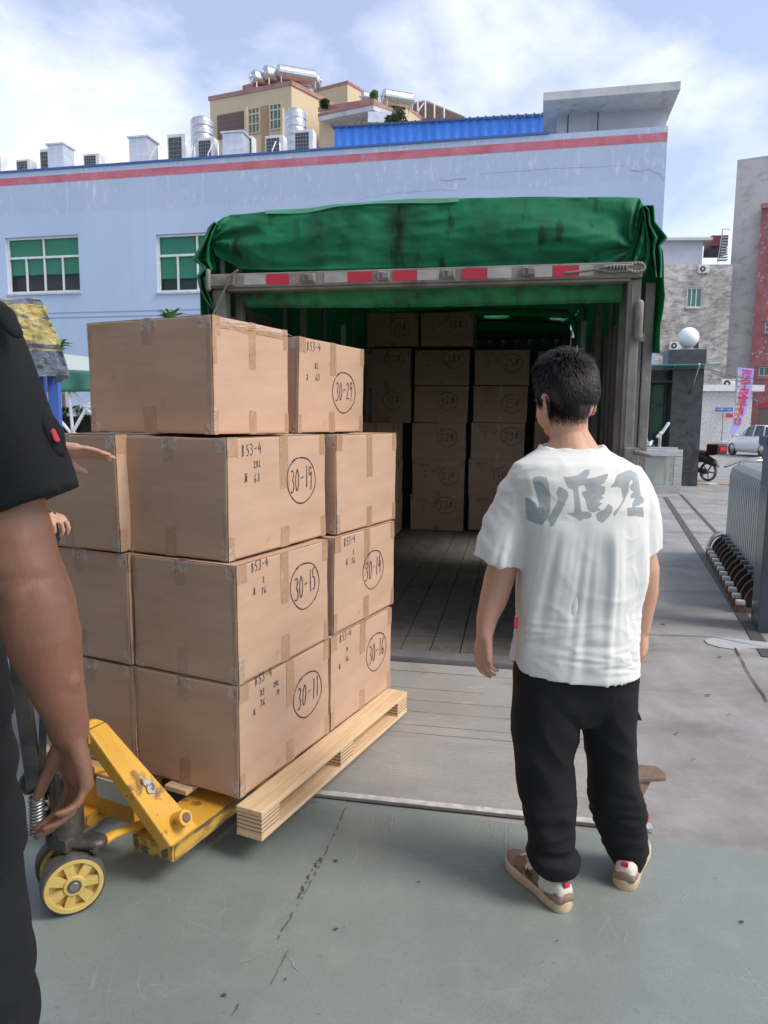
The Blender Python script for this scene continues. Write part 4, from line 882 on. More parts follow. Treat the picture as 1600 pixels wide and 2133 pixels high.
# ------------------------------------------------------------------ white car
cp = at(1586, 954, Z=0); car = thing('parked_car', (cp.x + .85, cp.y + 1.5, 0), R(92), 'white hatchback car cut off by the right edge of the photo', 'car')
def car_body():
    # side profile stations along x (front +), y half width, section heights
    q = MB(); st_ = [(-2.1, .62, .45, .80), (-2.0, .76, .30, .98), (-1.6, .84, .22, 1.02), (-1.0, .86, .20, 1.0), (0, .87, .20, .97), (.9, .86, .20, .95), (1.6, .82, .22, .86), (2.05, .72, .28, .72), (2.2, .5, .38, .6)]
    rs = []
    for x, hw, zb, zt_ in st_:
        rs.append([(x, hw * sx, zb + (zt_ - zb) * sz) for sx, sz in ((-.92, 0), (.92, 0), (1, .25), (1, .6), (.95, .92), (.8, 1), (-.8, 1), (-.95, .92), (-1, .6), (-1, .25))])
    q.rings(rs, True, True); return q
car_body().build('body', M['car_paint'], car)
q = MB(); rs = []
for x, hw, zb, zt_ in [(-1.95, .6, .97, 1.0), (-1.55, .70, .97, 1.33), (-1.0, .72, .96, 1.43), (-.2, .72, .95, 1.46), (.3, .70, .94, 1.40), (.95, .66, .93, .98)]: rs.append([(x, -hw, zb), (x, hw, zb), (x, hw * .82, zt_), (x, -hw * .82, zt_)])
q.rings(rs, True, False); q.build('cabin_glass', M['car_glass'], car)
q = MB(); rs = []
for x, hw, z in [(-1.62, .56, 1.32), (-1.0, .62, 1.45), (-.2, .62, 1.48), (.28, .60, 1.42)]: rs.append([(x, -hw, z), (x, hw, z), (x, hw * .9, z + .02), (x, -hw * .9, z + .02)])
q.rings(rs, True, True)
for s in (-1, 1):
    for xa, za, ha, xb, zb, hb in ((.95, .95, .68, .28, 1.42, .6), (-.35, .96, .735, -.35, 1.46, .61), (-1.25, .97, .73, -1.1, 1.43, .6), (-1.95, .98, .62, -1.6, 1.33, .57)): q.tube([(xa, s * ha, za), (xb, s * hb, zb)], .04, n=6)
q.build('roof', M['car_paint'], car)
for x in (-1.35, 1.35):
    for s in (-1, 1): wheel(car, (x, s * .78, .31), (0, 1, 0), .31, .2, spokes=7)
for s in (-1, 1):
    q = MB(); q.box(-2.08, -1.9, s * .70 - .12, s * .70 + .12, .72, .9, .03); q.build('tail_light', M['tail_red'], car)
    q = MB(); q.box(2.0, 2.12, s * .55 - .14, s * .55 + .14, .55, .68, .03); q.build('headlight', M['inox'], car)
    q = MB(); q.ball((.75, s * .93, .98), (.06, .09, .07), seg=10); q.build('wing_mirror', M['car_paint'], car)
    for x in (-.2, .75): q = MB(); q.box(x - .12, x + .02, s * .872 - .01, s * .872 + .01, .82, .84); q.build('door_handle', M['car_paint'], car)

# ------------------------------------------------------------------ retractable gate
gA = Vector((3.03, 5.60, 0)); gB = Vector((3.88, 8.06, 0)); gd = (gB - gA); GL = gd.length; gyaw = math.atan2(gd.y, gd.x) - math.pi / 2
gate = thing('retractable_gate', gA, gyaw, 'folded stainless steel retractable gate on small wheels at the right', 'gate')
# local y runs along the track, local x to the right
ns = 23; gw = .46
q = MB()
def hoop(y, z0, z1, w_, t):
    pts = [(0, y, z0), (0, y, z1 - .10), (.05, y, z1 - .02), (.13, y, z1 + .02), (w_ - .13, y, z1 + .02), (w_ - .05, y, z1 - .02), (w_, y, z1 - .10), (w_, y, z0)]
    return pts
u0 = MB(); P_ = hoop(0, .20, 1.06, gw, 0)
prof = [(0, .20), (0, .94), (.02, 1.02), (.09, 1.065), (.2, 1.08), (gw - .2, 1.08), (gw - .09, 1.065), (gw - .02, 1.02), (gw, .94), (gw, .20)]
inn = [(.035, .20), (.035, .93), (.05, .99), (.11, 1.03), (.2, 1.045), (gw - .2, 1.045), (gw - .11, 1.03), (gw - .05, .99), (gw - .035, .93), (gw - .035, .20)]
dy = .078
for k in range(len(prof) - 1):
    a_, b_2, c_, d_ = prof[k], prof[k + 1], inn[k + 1], inn[k]
    vs = [(p[0], y, p[1]) for y in (0, dy) for p in (a_, b_2, c_, d_)]
    u0.add(vs, [(0, 3, 2, 1), (4, 5, 6, 7), (0, 1, 5, 4), (1, 2, 6, 5), (2, 3, 7, 6), (3, 0, 4, 7)])
u0.box(0, gw, 0, dy, .20, .24)
src = u0.build('gate_hoop', mat('gate_stainless', (.60, .60, .57), .38, metal=.8, c2=(.50, .50, .48), scale=2), gate, loc=(0, 0, 0))
for k in range(1, ns): inst(src, 'gate_hoop', gate, loc=(0, k * GL / (ns - 1), 0))
q = MB(); q.box(gw * .5 - .02, gw * .5 + .02, 0, GL, .5, .54); q.box(gw * .5 - .015, gw * .5 + .015, 0, GL, .85, .88); q.build('cross_link', M['steel'], gate)
q = MB(); q.box(.08, gw - .08, 0, GL, .90, 1.0); q.box(.1, gw - .1, 0, GL, .1, .2); q.build('inner_rail', M['black_steel'], gate)
# feet with curved fenders and wheels
def foot_mesh():
    f = MB(); pts = []
    for k in range(9): u = math.pi / 2 * k / 8; pts.append((-.02 - .12 * math.sin(u), .05 + .18 * math.cos(u)))
    poly = [(.03, .25)] + pts + [(.03, .05)]
    f.extr([(x, -.012, z) for x, z in poly], (0, .024, 0)); return f
fm = foot_mesh().build('foot', M['black_steel'], gate)
cm = MB(); pts = [(-.02 - .125 * math.sin(math.pi / 2 * k / 8), 0, .05 + .185 * math.cos(math.pi / 2 * k / 8)) for k in range(9)]; cm.tube(pts, .007, n=6); cu_ = cm.build('fender_strip', M['copper'], gate)
tm = MB(); tm.box(-.06, .03, -.03, .03, .235, .262); tc_ = tm.build('foot_cap', M['blue_steel'] if 0 else mat('blue_grey_plastic', (.12, .17, .20), .4), gate)
wm = MB(); wm.disc((-.165, 0, .04), (0, 1, 0), .04, .036, 16); wc = wm.build('caster_wheel', M['copper'], gate)
cmh = MB(); cmh.box(-.205, -.135, -.032, .032, .066, .105, .012); ch_ = cmh.build('caster_cap', M['white_paint'], gate)
nf = 12
for k in range(nf):
    y = k * GL / (nf - 1)
    for s_ in (fm, cu_, tc_, wc, ch_):
        if k == 0: s_.location.y = y
        else: inst(s_, s_.name.split('.')[0], gate, loc=(0, y, 0))
q = MB(); eo = GL + .10
q.tube([(gw * .1, eo, .05), (gw * .1, eo, 1.0), (gw * .3, eo, 1.10), (gw * .7, eo, 1.10), (gw * .9, eo, 1.0), (gw * .9, eo, .05)], .02, n=8)
q.tube([(-.05, eo - .02, 1.03), (.1, eo + .02, 1.10), (.3, eo + .02, 1.13)], .018, n=8); q.build('end_hoop', M['inox'], gate)
q = MB(); q.box(.08, gw - .08, eo + .0, eo + .05, .3, .95); q.build('end_panel', M['inox'], gate)
q = MB(); q.box(.10, gw - .10, eo - .012, eo - .003, .72, .93); q.build('control_box', mat('dark_blue_casing', (.01, .015, .06), .3), gate)
q = MB(); rs = []
for k in range(9):
    u = math.pi / 2 * k / 8; x = -.03 - .15 * math.sin(u); z = .05 + .22 * math.cos(u); rs.append([(x, GL + .02, z), (x, GL + .2, z), (x * .97 + .01, GL + .2, z - .01), (x * .97 + .01, GL + .02, z - .01)])
q.rings(rs, True, True); q.build('end_fender', M['inox'], gate)
# marble pier at the right edge
pr = at(1577, 1318, Z=0); PR = thing('marble_pier', pr, gyaw, 'dark polished stone pier at the right edge, before the folded gate', 'pier')
q = MB(); q.box(0, .7, 0, .32, .002, 1.35, .006); q.build('pier_body', mat('dark_blue_grey_stone', (.045, .055, .075), .25, c2=(.07, .08, .10), scale=3), PR)
q = MB(); q.box(-.03, .73, -.03, .35, 1.352, 1.42, .008); q.build('cap_stone', M['marble'], PR)

# ------------------------------------------------------------------ left background: tarped stand, awning, plants
LS = Frame(at(120, 905, Y=8.6) * 1.0, R(8)); LS.o.z = 0
ls = thing('tarped_stand', LS.o, LS.yaw, 'blue steel stand under a crumpled yellow and blue-grey tarp', 'stand')
p0 = LS.hit(120, 800)[0]; p1 = LS.hit(99, 800)[0]; p2 = LS.hit(72, 800)[0]; ztop = LS.hit(100, 735)[1]
for xa, xb, yd in ((p1, p0, 0), (p2 - .02, p1 - .08, .12)):
    q = MB(); q.box(xa, xb, yd, yd + .12, 0, ztop); q.build('post', M['blue_steel'], ls)
q = MB(); q.box(p2 - 1.6, p0, .02, .08, ztop - .2, ztop - .1); q.box(p2 - 1.6, p2 - 1.5, 0, .1, 0, ztop); q.build('post', M['blue_steel'], ls)
mt, tt, tb, n_, wv, _ = mat_tarp_yellow()
# striped print: rows of blue-grey bands, plus a partly legible printed block
tzs = [LS.hit(100, y)[1] for y in (785, 737, 728, 722, 640, 630, 618, 600)]
def band_mask(lo, hi): return n_.math('MULTIPLY', n_.math('GREATER_THAN', wv, lo), n_.math('LESS_THAN', wv, hi))
msk = n_.math('MAXIMUM', n_.math('LESS_THAN', wv, tzs[1]), n_.math('MAXIMUM', band_mask(tzs[2] - .03, tzs[2] + .02), n_.math('MAXIMUM', band_mask(tzs[4] - .03, tzs[4] + .03), n_.math('GREATER_THAN', wv, tzs[6]))))
blk = n_.math('MULTIPLY', band_mask(LS.hit(100, 695)[1], LS.hit(100, 668)[1]), n_.ramp(n_.noise(5.5, 2, (1, 1, 1.4)), [(.52, 0), (.54, 1)]))
msk = n_.math('MAXIMUM', msk, blk)
cc = n_.mix(msk, (.80, .65, .23), (.19, .23, .31)); cc = n_.mix(n_.ramp(n_.noise(6, 6), [(.5, 0), (.75, .3)]), cc, (.75, .70, .55)); n_.L(cc, tb.inputs['Base Color']); n_.bump(n_.noise(11, 7, (1, 1, 1.6), .7, dist=1.2), 1.0, tb, .09)
pr_ = [(-60, 600), (-20, 602), (30, 606), (82, 622), (92, 636), (105, 668), (118, 695), (130, 730), (140, 762), (143, 783)]
q = MB()
def tarp_pt(u, v):
    # u across (0 left .. 1 right edge), v down
    k = v * (len(pr_) - 4); i = min(int(k) + 3, len(pr_) - 2); f_ = k + 3 - i; ex = pr_[i][0] + (pr_[i + 1][0] - pr_[i][0]) * f_; ey = pr_[i][1] + (pr_[i + 1][1] - pr_[i][1]) * f_
    lx_ = -220; px = lx_ + (ex - lx_) * u; py = 608 + (ey - 608) * 1.0 if v > 0 else ey
    py = ey + (1 - u) * (v * 8)
    d_ = -.35 - .18 * v + .05 * math.sin(px * .08 + v * 5) + .045 * N3(px * .03, py * .03, 1) + .03 * N3(px * .09, py * .09, 2)
    h = LS.hit(px, py, d_); return (h[0], d_, h[1])
q.grid(tarp_pt, 110, 70)
sidev = [tarp_pt(1, j / 70) for j in range(71)]
q.grid(lambda u, v: (lambda p: (p[0] - .30 * u + .03 * N3(u * 4, v * 6, 5), p[1] + u * .5, p[2] - .02 + .05 * N3(u * 3, v * 5, 3) - u * .05))(tarp_pt(1, v)), 20, 70)
q.grid(lambda u, v: (lambda p: (p[0] - .30 * v * u, p[1] + v * .5, p[2] + .02 * N3(u * 6, v * 5, 8)))(tarp_pt(u, 0)), 60, 16)
solidify(q.build('tarp_cover', mt, ls), .004)
AW = Frame(at(180, 800, Y=14), R(-6)); AW.o.z = 0
aw = thing('green_awning', AW.o, AW.yaw, 'faded green fabric awning on a white steel truss, left of the boxes', 'awning')
def awp(px, py, y=0): h = AW.hit(px, py, y); return Vector((h[0], y, h[1]))
q = MB(); A_ = awp(60, 728, .9); B_ = awp(250, 752, .9); C_ = awp(250, 776); D_ = awp(60, 766)
q.grid(lambda u, v: (A_.lerp(B_, u)).lerp(D_.lerp(C_, u), v) - Vector((0, 0, .06 * math.sin(v * 3.14))), 20, 8); solidify(q.build('awning_top', mat('sun_faded_green_fabric', (.36, .42, .38), .8), aw), .01)
E_ = awp(250, 816); F_ = awp(60, 816)
q = MB(); q.grid(lambda u, v: (D_.lerp(C_, u)).lerp(F_.lerp(E_, u), v) + Vector((0, -.01 - .05 * v * math.sin(u * 22), 0)), 60, 6); solidify(q.build('awning_valance', mat('dull_green_fabric', (.05, .18, .12), .8), aw), .008)
for (a, b) in (((144, 816), (152, 905)), ((153, 816), (185, 856)), ((128, 818), (108, 845)), ((185, 840), (150, 903)), ((110, 858), (148, 902)), ((185, 856), (240, 905)), ((60, 905), (108, 846)), ((240, 820), (185, 850)), ((160, 905), (150, 903))):
    q = MB(); q.tube([awp(*a, .1), awp(*b, .1)], .035, n=6); q.build('truss_bar', M['white_paint'], aw)
q = MB(); q.box(awp(60, 905, 0).x, awp(250, 905, 0).x, .06, .14, awp(150, 907).z - .04, awp(150, 907).z + .04); q.build('truss_bar', M['white_paint'], aw)
for x in (60, 250): q = MB(); p = awp(x, 905); q.box(p.x - .04, p.x + .04, .06, .14, 0, awp(x, 816).z); q.build('post', M['white_paint'], aw)
hb = MB(); rnd = random.Random(8)
hp = at(150, 900, Y=15.6)
hm = leaf_clump('', None, 1, 10, '', None)
mbh = MB()
for i in range(5200):
    x = rnd.uniform(-4.5, 4.5); z = rnd.random() * 1.75; y = rnd.uniform(-.5, .5); a = Vector((rnd.uniform(-1, 1), rnd.uniform(-1, 1), rnd.uniform(-1, 1))).normalized(); b = a.cross(Vector((rnd.random(), rnd.random(), 1))).normalized(); d = Vector((x, y, z)); s = .1
    mbh.add([d - a * s, d + b * s * .4, d + a * s, d - b * s * .4], [(0, 1, 2, 3)])
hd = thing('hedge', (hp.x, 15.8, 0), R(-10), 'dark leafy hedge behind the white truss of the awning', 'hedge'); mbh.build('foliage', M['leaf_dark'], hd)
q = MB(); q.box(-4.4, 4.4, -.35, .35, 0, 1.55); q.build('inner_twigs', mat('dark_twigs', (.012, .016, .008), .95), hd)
def rosette_tree(px, py, Y, label, r, seed, nl=16, trunk_x=0):
    p = at(px, py, Y=Y); t = thing('young_tree', (p.x, p.y, 0), 0, label, 'tree', 'young long-leaved trees against the factory wall'); rnd = random.Random(seed)
    H_ = p.z - r * .4; q = MB(); q.tube([(0, 0, 0), (.03, 0, H_ * .5), (0, 0, H_)], [.06, .045, .03], n=8); q.build('trunk', M['bark'], t)
    for br in range(4):
        q = MB(); base = Vector((rnd.uniform(-.25, .25) * r * 2.4, rnd.uniform(-.2, .2), H_ + rnd.uniform(-.3, .15) * r * 2)) if br else Vector((0, 0, H_))
        for k in range(nl):
            az = rnd.uniform(0, 6.28); el = rnd.uniform(-.2, 1.1); ln = r * rnd.uniform(.6, 1.05); d = Vector((math.cos(az) * math.cos(el), math.sin(az) * math.cos(el), math.sin(el))); s = d.cross(Vector((0, 0, 1))).normalized() * ln * .13
            if s.length < .001: s = Vector((ln * .13, 0, 0))
            m1 = base + d * ln * .55; tip = base + d * ln - Vector((0, 0, ln * .25)); q.add([base, m1 + s, tip, m1 - s, m1 - Vector((0, 0, .02))], [(0, 1, 4), (1, 2, 4), (2, 3, 4), (3, 0, 4)])
        q.build('leaf_cluster', M['leaf'], t)
rosette_tree(352, 645, 16, 'young long-leaved tree showing just above the top carton', .34, 3)
rosette_tree(125, 708, 17, 'young long-leaved tree at the edge of the yellow tarp', .34, 5)

# ================================================================== TRUCK
# the tarpaulin lets a little green light through
t_, b_ = nodes_of(M['tarp']); out = [n for n in t_.nodes if n.type == 'OUTPUT_MATERIAL'][0]
tl = t_.nodes.new('ShaderNodeBsdfTranslucent'); tl.inputs[0].default_value = (.05, .36, .16, 1); ms = t_.nodes.new('ShaderNodeMixShader'); ms.inputs[0].default_value = .22
t_.links.new(b_.outputs[0], ms.inputs[1]); t_.links.new(tl.outputs[0], ms.inputs[2]); t_.links.new(ms.outputs[0], out.inputs[0])
YB = 3.8
FZ0 = .25; FZB = TR.hit(912, 1104, YB)[1]; TILT = (FZB - FZ0) / YB
def fz(y): return FZ0 + TILT * y
TL = 5.3
truck = thing('cargo_truck', TR.o, TYAW, 'open-backed cargo truck with a green tarpaulin roof and grey rear frame, loaded with cartons', 'truck')
def T(name, mb, m, par=None): return mb.build(name, m, par or truck)
# floor of planks
nP = 13
for i in range(nP):
    x0 = -TW + .06 + i * (TW - .12) / nP; x1 = x0 + (TW - .12) / nP - .006; q = MB()
    q.add([(x, y, z) for (x, y, z) in [(x0, .12, fz(.12)), (x1, .12, fz(.12)), (x1, TL, fz(TL)), (x0, TL, fz(TL)), (x0, .12, fz(.12) - .04), (x1, .12, fz(.12) - .04), (x1, TL, fz(TL) - .04), (x0, TL, fz(TL) - .04)]], [(0, 1, 2, 3), (7, 6, 5, 4), (0, 4, 5, 1), (1, 5, 6, 2), (2, 6, 7, 3), (3, 7, 4, 0)])
    T('floor_plank', q, M['planks'])
q = MB(); q.box(-TW + .02, -.02, 0, .118, FZ0 - .12, FZ0 + .012, .008); T('rear_sill', q, M['truckdark'])
q = MB(); q.box(-TW + .1, -.1, .1, TL, .02, .14); T('chassis', q, M['truckdark'])
# rear posts and top beam
bz0 = TR.hit(900, 591)[1]; bz1 = TR.hit(900, 560)[1]
pl0 = TR.hit(444, 700)[0]; pl1 = TR.hit(471, 700)[0]; pr0 = TR.hit(1303, 700)[0]; pr1 = TR.hit(1331, 700)[0]
for name_, a_, b_2 in (('l', pl0, pl1), ('r', pr0, pr1)):
    q = MB(); q.box(a_, b_2, 0, .07, FZ0 - .1, bz0 - .002, .006); q.box(a_ + (b_2 - a_) * .3, a_ + (b_2 - a_) * .42, -.008, 0, FZ0, bz0 - .03); T('rear_post', q, M['truckmetal'])
bx0 = TR.hit(438, 582)[0]; bx1 = TR.hit(1337, 568)[0]
q = MB(); q.box(bx0, bx1, -.035, .05, bz0, bz1, .007); q.box(bx0 + .1, bx1 - .05, -.02, .045, bz0 - .014, bz0, .003); beam = T('top_beam', q, M['truckmetal'])
def btape(pa, pb, m, hh=(.16, .86)):
    xa = TR.hit(pa, 575, -.035)[0]; xb = TR.hit(pb, 575, -.035)[0]; z0 = bz0 + (bz1 - bz0) * hh[0]; z1 = bz0 + (bz1 - bz0) * hh[1]; q = MB(); q.box(xa, xb, -.0375, -.0351, z0, z1); T('reflective_tape', q, m, beam)
for a_, b_2 in ((555, 602), (725, 776), (819, 868), (963, 1014), (1151, 1205)): btape(a_, b_2, M['tape_red'])
for a_, b_2 in ((508, 554), (676, 724), (869, 915), (1015, 1065), (1105, 1150), (1206, 1235)): btape(a_, b_2, M['tape_white'])
for px in (649, 802, 936, 1101):
    x = TR.hit(px, 575)[0]; zc = (bz0 + bz1) / 2; q = MB(); q.box(x - .032, x + .032, -.05, -.0352, zc - .022, zc + .022, .005); q.box(x - .005, x + .03, -.062, -.0502, zc - .016, zc + .016, .005); q.tube([(x - .026, -.055, zc - .012), (x - .026, -.06, zc + .014), (x - .008, -.058, zc + .016)], .005, n=6); T('latch', q, M['truckmetal'], beam)
zc = (bz0 + bz1) / 2 + .004; x = TR.hit(1322, 560)[0]
q = MB(); 
for k in range(17):
    u = 6.2832 * k / 16; p = (x + .038 * math.cos(u), -.052, zc + .020 * math.sin(u))
    if k: q.tube([pv, p], .008, n=6, cap=False)
    pv = p
xx = TR.hit(1285, 562)[0]; q.box(xx - .075, xx + .055, -.05, -.036, zc - .018, zc + .018, .004); q.tube([(xx - .24, -.05, zc - .016), (xx - .1, -.052, zc - .004), (xx - .03, -.055, zc + .012), (xx + .06, -.055, zc + .010)], .006, n=6); q.tube([(xx - .1, -.052, zc - .006), (xx - .03, -.055, zc - .016), (xx + .06, -.055, zc - .012)], .006, n=6)
for k in range(6): q.disc((xx - .035 + k * .014, -.058, zc), (1, 0, 0), .013, .006, 12)
T('turnbuckle', q, M['truckmetal'], beam)
xh = TR.hit(1331, 668, -.02)[0]; zh = TR.hit(1331, 668)[1]; q = MB(); q.tube([(xh, -.02, zh - .075), (xh, -.02, zh + .075)], .02, n=12); q.box(xh - .03, xh + .03, -.005, .02, zh - .095, zh - .06); T('door_hinge', q, M['truckmetal'])
q = MB(); xq = TR.hit(1316, 945, -.02)[0]; zq = TR.hit(1316, 945)[1]; q.box(xq - .04, xq + .03, -.05, 0, zq - .06, zq + .03, .006); q.tube([(xq + .01, -.07, zq + .01), (xq + .07, -.07, zq)], .012, n=8); T('door_latch', q, M['truckmetal'])
# left hinge sleeve wrapped round the beam end, and the rope
xl = TR.hit(446, 582)[0]; q = MB(); q.box(xl - .02, xl + .13, -.045, -.036, bz0 + .008, bz1 - .008, .004); q.tube([(xl - .012, -.045, bz0 - .005), (xl - .012, -.045, bz1 + .01)], .014, n=8); T('beam_sleeve', q, M['truckmetal'], beam)
q = MB(); pts = [(495, 563), (484, 571), (474, 590), (466, 606), (455, 630), (445, 652), (441, 700)]; q.tube([(lambda h: (h[0], -.06, h[1]))(TR.hit(px, py, -.06)) for px, py in pts], .006, n=6); T('rope', q, mat('grey_rope', (.16, .155, .14), .9))
# folded-back rear doors along both sides
def door(px0, px1, ytop, out_, side):
    xa = TR.hit(px0, 700, .12)[0]; xb = TR.hit(px1, 700, .12)[0]; zt = TR.hit(px1, ytop, .12)[1]
    q = MB(); q.box(xa, xb, .12, .16, FZ0 - .05, zt, .006); q.box((xa + xb) / 2 - .02, (xa + xb) / 2 + .02, .16, 1.15, FZ0 - .05, zt - .02); 
    for k in range(6): q.box((xa + xb) / 2 - .03, (xa + xb) / 2 + .03, .25 + k * .16, .31 + k * .16, FZ0, zt - .1)
    T('rear_door', q, M['truckmetal'])
door(1340, 1361, 588, 1, 1); door(418, 437, 600, -1, -1)
# side walls: ribbed panels
wz = TR.hit(1325, 600)[1] - .05
def side_wall(xw, s, gap=None):
    n = 12; y = .12
    for k in range(n):
        L_ = (TL - .12) / n; y0 = .12 + k * L_; y1 = y0 + L_ - .012
        zt = wz + TILT * y0 * .3 - (.09 if k > 3 and s > 0 else 0)
        q = MB()
        if gap and k in (gap, gap + 1): zo = TR.hit(1228, 691, y0 + .2)[1] if False else zt; q.box(xw - .012, xw + .012, y0, y1, fz(y0) - .03, fz(y0) + .75); q.box(xw - .012, xw + .012, y0, y1, at(1228, 691, Y=TR.wld(xw, y0, 0).y).z - .12 * (k > gap), zt); T('side_panel', q, M['truckdark']); continue  # side opening widened beyond its slit to let light onto the load
        q.box(xw - .012, xw + .012, y0, y1, fz(y0) - .03, zt)
        for j in (.25, .72): q.box(xw - s * .012 - (.03 if s > 0 else 0), xw - s * .012 + (0 if s > 0 else .03), y0 + L_ * j - .03, y0 + L_ * j + .05, fz(y0), zt - .02)
        T('side_panel', q, M['truckdark'])
    for k in range(5): q = MB(); yy = .2 + k * 1.2; q.box(xw - s * .07 - .02, xw - s * .07 + .02, yy, yy + .04, fz(yy), wz + .25); T('stake_post', q, M['truckmetal'] if k != 2 else M['galv'])
side_wall(-.035, 1, 5); side_wall(-TW + .035, -1)
q = MB(); bh_z = TR.hit(1100, 690, TL)[1]; q.box(-TW + .02, -.02, TL, TL + .04, fz(TL) - .1, bh_z)
for k in range(14): q.box(-TW + .1 + k * .155, -TW + .17 + k * .155, TL - .03, TL, fz(TL), bh_z - .05)
q.box(-TW + .02, -.02, TL - .05, TL - .031, bh_z - .07, bh_z + .0); T('front_bulkhead', q, M['truckdark'])
# hoops and the roof tarpaulin
rz = lambda y: TR.hit(1000, 415, .12)[1] + .028 * y
rx0, rx1 = TR.hit(452, 470, .05)[0], TR.hit(1338, 430, .05)[0]
def hoop_pts(y, o=0): 
    return [(-TW + .06, y, wz), (-TW + .05, y, rz(y) - .16 - o), (-TW + .16, y, rz(y) - .05 - o), (-TW / 2, y, rz(y) - .01 - o), (-.16, y, rz(y) - .05 - o), (-.05, y, rz(y) - .16 - o), (-.06, y, wz)]
for k in range(6): q = MB(); q.tube(hoop_pts(.10 + k * 1.03, .02), .018, n=8); T('roof_hoop', q, M['truckdark'])
# rear face
topE = [(452, 463), (480, 447), (560, 441), (640, 436), (700, 428), (780, 421), (870, 416), (960, 414), (1050, 412), (1180, 411), (1290, 411), (1332, 412), (1343, 432)]
botE = [(433, 517), (452, 533), (500, 561), (560, 563), (640, 563), (700, 562), (780, 560), (870, 558), (960, 556), (1050, 555), (1180, 552), (1262, 551), (1318, 545)]
def pl(P, u):
    k = u * (len(P) - 1); i = min(int(k), len(P) - 2); f_ = k - i; return P[i][0] + (P[i + 1][0] - P[i][0]) * f_, P[i][1] + (P[i + 1][1] - P[i][1]) * f_
def rear_pt(u, v):
    a = pl(topE, u); b = pl(botE, u)
    e = min(u, 1 - u)
    y = .05 - .03 * math.sin(math.pi * min(1, v * 1.05) * .9) * min(1, e * 14 + .25) - .01 * v - .02 * math.sin(u * 9 + 1) * math.sin(v * 3.1)
    # folds radiating from both corners
    x_ = u * 9; zz = v * 1.2
    for cx_, cz_, s_ in ((0, .95, 1), (9, .9, 1)):
        dx, dz = x_ - cx_, zz - cz_; r_ = math.hypot(dx, dz); an = math.atan2(dz, dx); y += .030 * math.sin(an * 13 + 2 * N3(r_, an, 3)) * math.exp(-r_ * .62) * min(1, r_ * 1.5)
    y += .012 * N3(u * 7, v * 2.3, 1) + .004 * N3(u * 22, v * 6, 4) + .014 * abs(N3(u * 9 + v * 2.5, v * 3 - u * 3, 12)) + .010 * abs(N3(u * 14 - v * 3, v * 3 + u * 2, 22)) + .004 * abs(N3(u * 40, v * 9, 32))
    px = a[0] + (b[0] - a[0]) * v; py = a[1] + (b[1] - a[1]) * v + 2.2 * N3(u * 14, 0, 9) * (1 - v)
    h = TR.hit(px, py, y); return (h[0], y, h[1])
q = MB(); q.grid(rear_pt, 150, 40)
def roof_pt(u, v):
    a = rear_pt(u, 0); y = a[1] + v * (TL - .1); sag = .05 * math.sin(v * 5 * math.pi) ** 2 * math.sin(math.pi * u)
    ex = a[0] * (1 - v) + (-TW + .02 + u * (TW - .04)) * v if v < .2 else a[0]
    return (a[0], y, a[2] + .028 * (y - a[1]) + .03 * math.sin(u * math.pi) * min(1, v * 8) - sag + .01 * N3(u * 8, v * 14, 2))
q.grid(lambda u, v: roof_pt(u, 1 - v), 60, 60)
for s in (0, 1):
    def side_pt(u, v, s=s):
        a = roof_pt(s, u); x = (-TW - .05) if s == 0 else .05; w_ = min(1, v * 3)
        return (a[0] + (x - a[0]) * w_ + .02 * N3(u * 20, v * 4, s), a[1], a[2] + (wz - .25 - a[2]) * v + .02 * math.sin(u * 30) * v)
    q.grid((lambda u, v: side_pt(u, v)) if s == 1 else (lambda u, v: side_pt(1 - u, v)), 70, 10)
def front_pt(u, v):
    a = roof_pt(u, 1); return (a[0], a[1] + .02 * math.sin(u * 24), a[2] + (bh_z - .1 - a[2]) * v)
q.grid(lambda u, v: front_pt(1 - u, v), 40, 6)
tarp_o = T('tarpaulin', q, M['tarp']); solidify(tarp_o, .003)
# light pale edge along the top of the rear face
q = MB(); q.grid(lambda u, v: (lambda p: (p[0], p[1] - .006 - v * .006, p[2] + .004 - v * (.018 + .006 * math.sin(u * 9))))(rear_pt(.16 + .42 * u, 0)), 60, 3); T('tarpaulin_hem', q, mat('light_green_hem', (.07, .28, .16), .5, c2=(.10, .32, .2), scale=9), tarp_o)
# hanging inner flap
def flap_pt(u, v):
    px = (492 + 22 * v) + (1303 - 8 * v - (492 + 22 * v)) * u; yt = 592 - 14 * u; yb = 641 + 4 * math.sin(u * math.pi) - 12 * u; py = yt + (yb - yt) * v
    y = .075 + .02 * N3(u * 16, v * 2, 7) + .03 * v + .012 * math.sin(u * 60) * v; h = TR.hit(px, py, y); return (h[0], y, h[1] + .004 * N3(u * 40, 0, 4) * v)
q = MB(); q.grid(flap_pt, 180, 14); fo = T('inner_flap', q, M['tarp_in']); solidify(fo, .003)
q = MB()
for k in range(150): a = flap_pt((k + .3) / 150, .93); b = flap_pt((k + .8) / 150, .97 if k % 2 else .89); q.tube([(a[0], a[1] - .005, a[2]), (b[0], b[1] - .005, b[2])], .0022, n=4, cap=False)
T('hem_stitching', q, M['tarp'], fo)
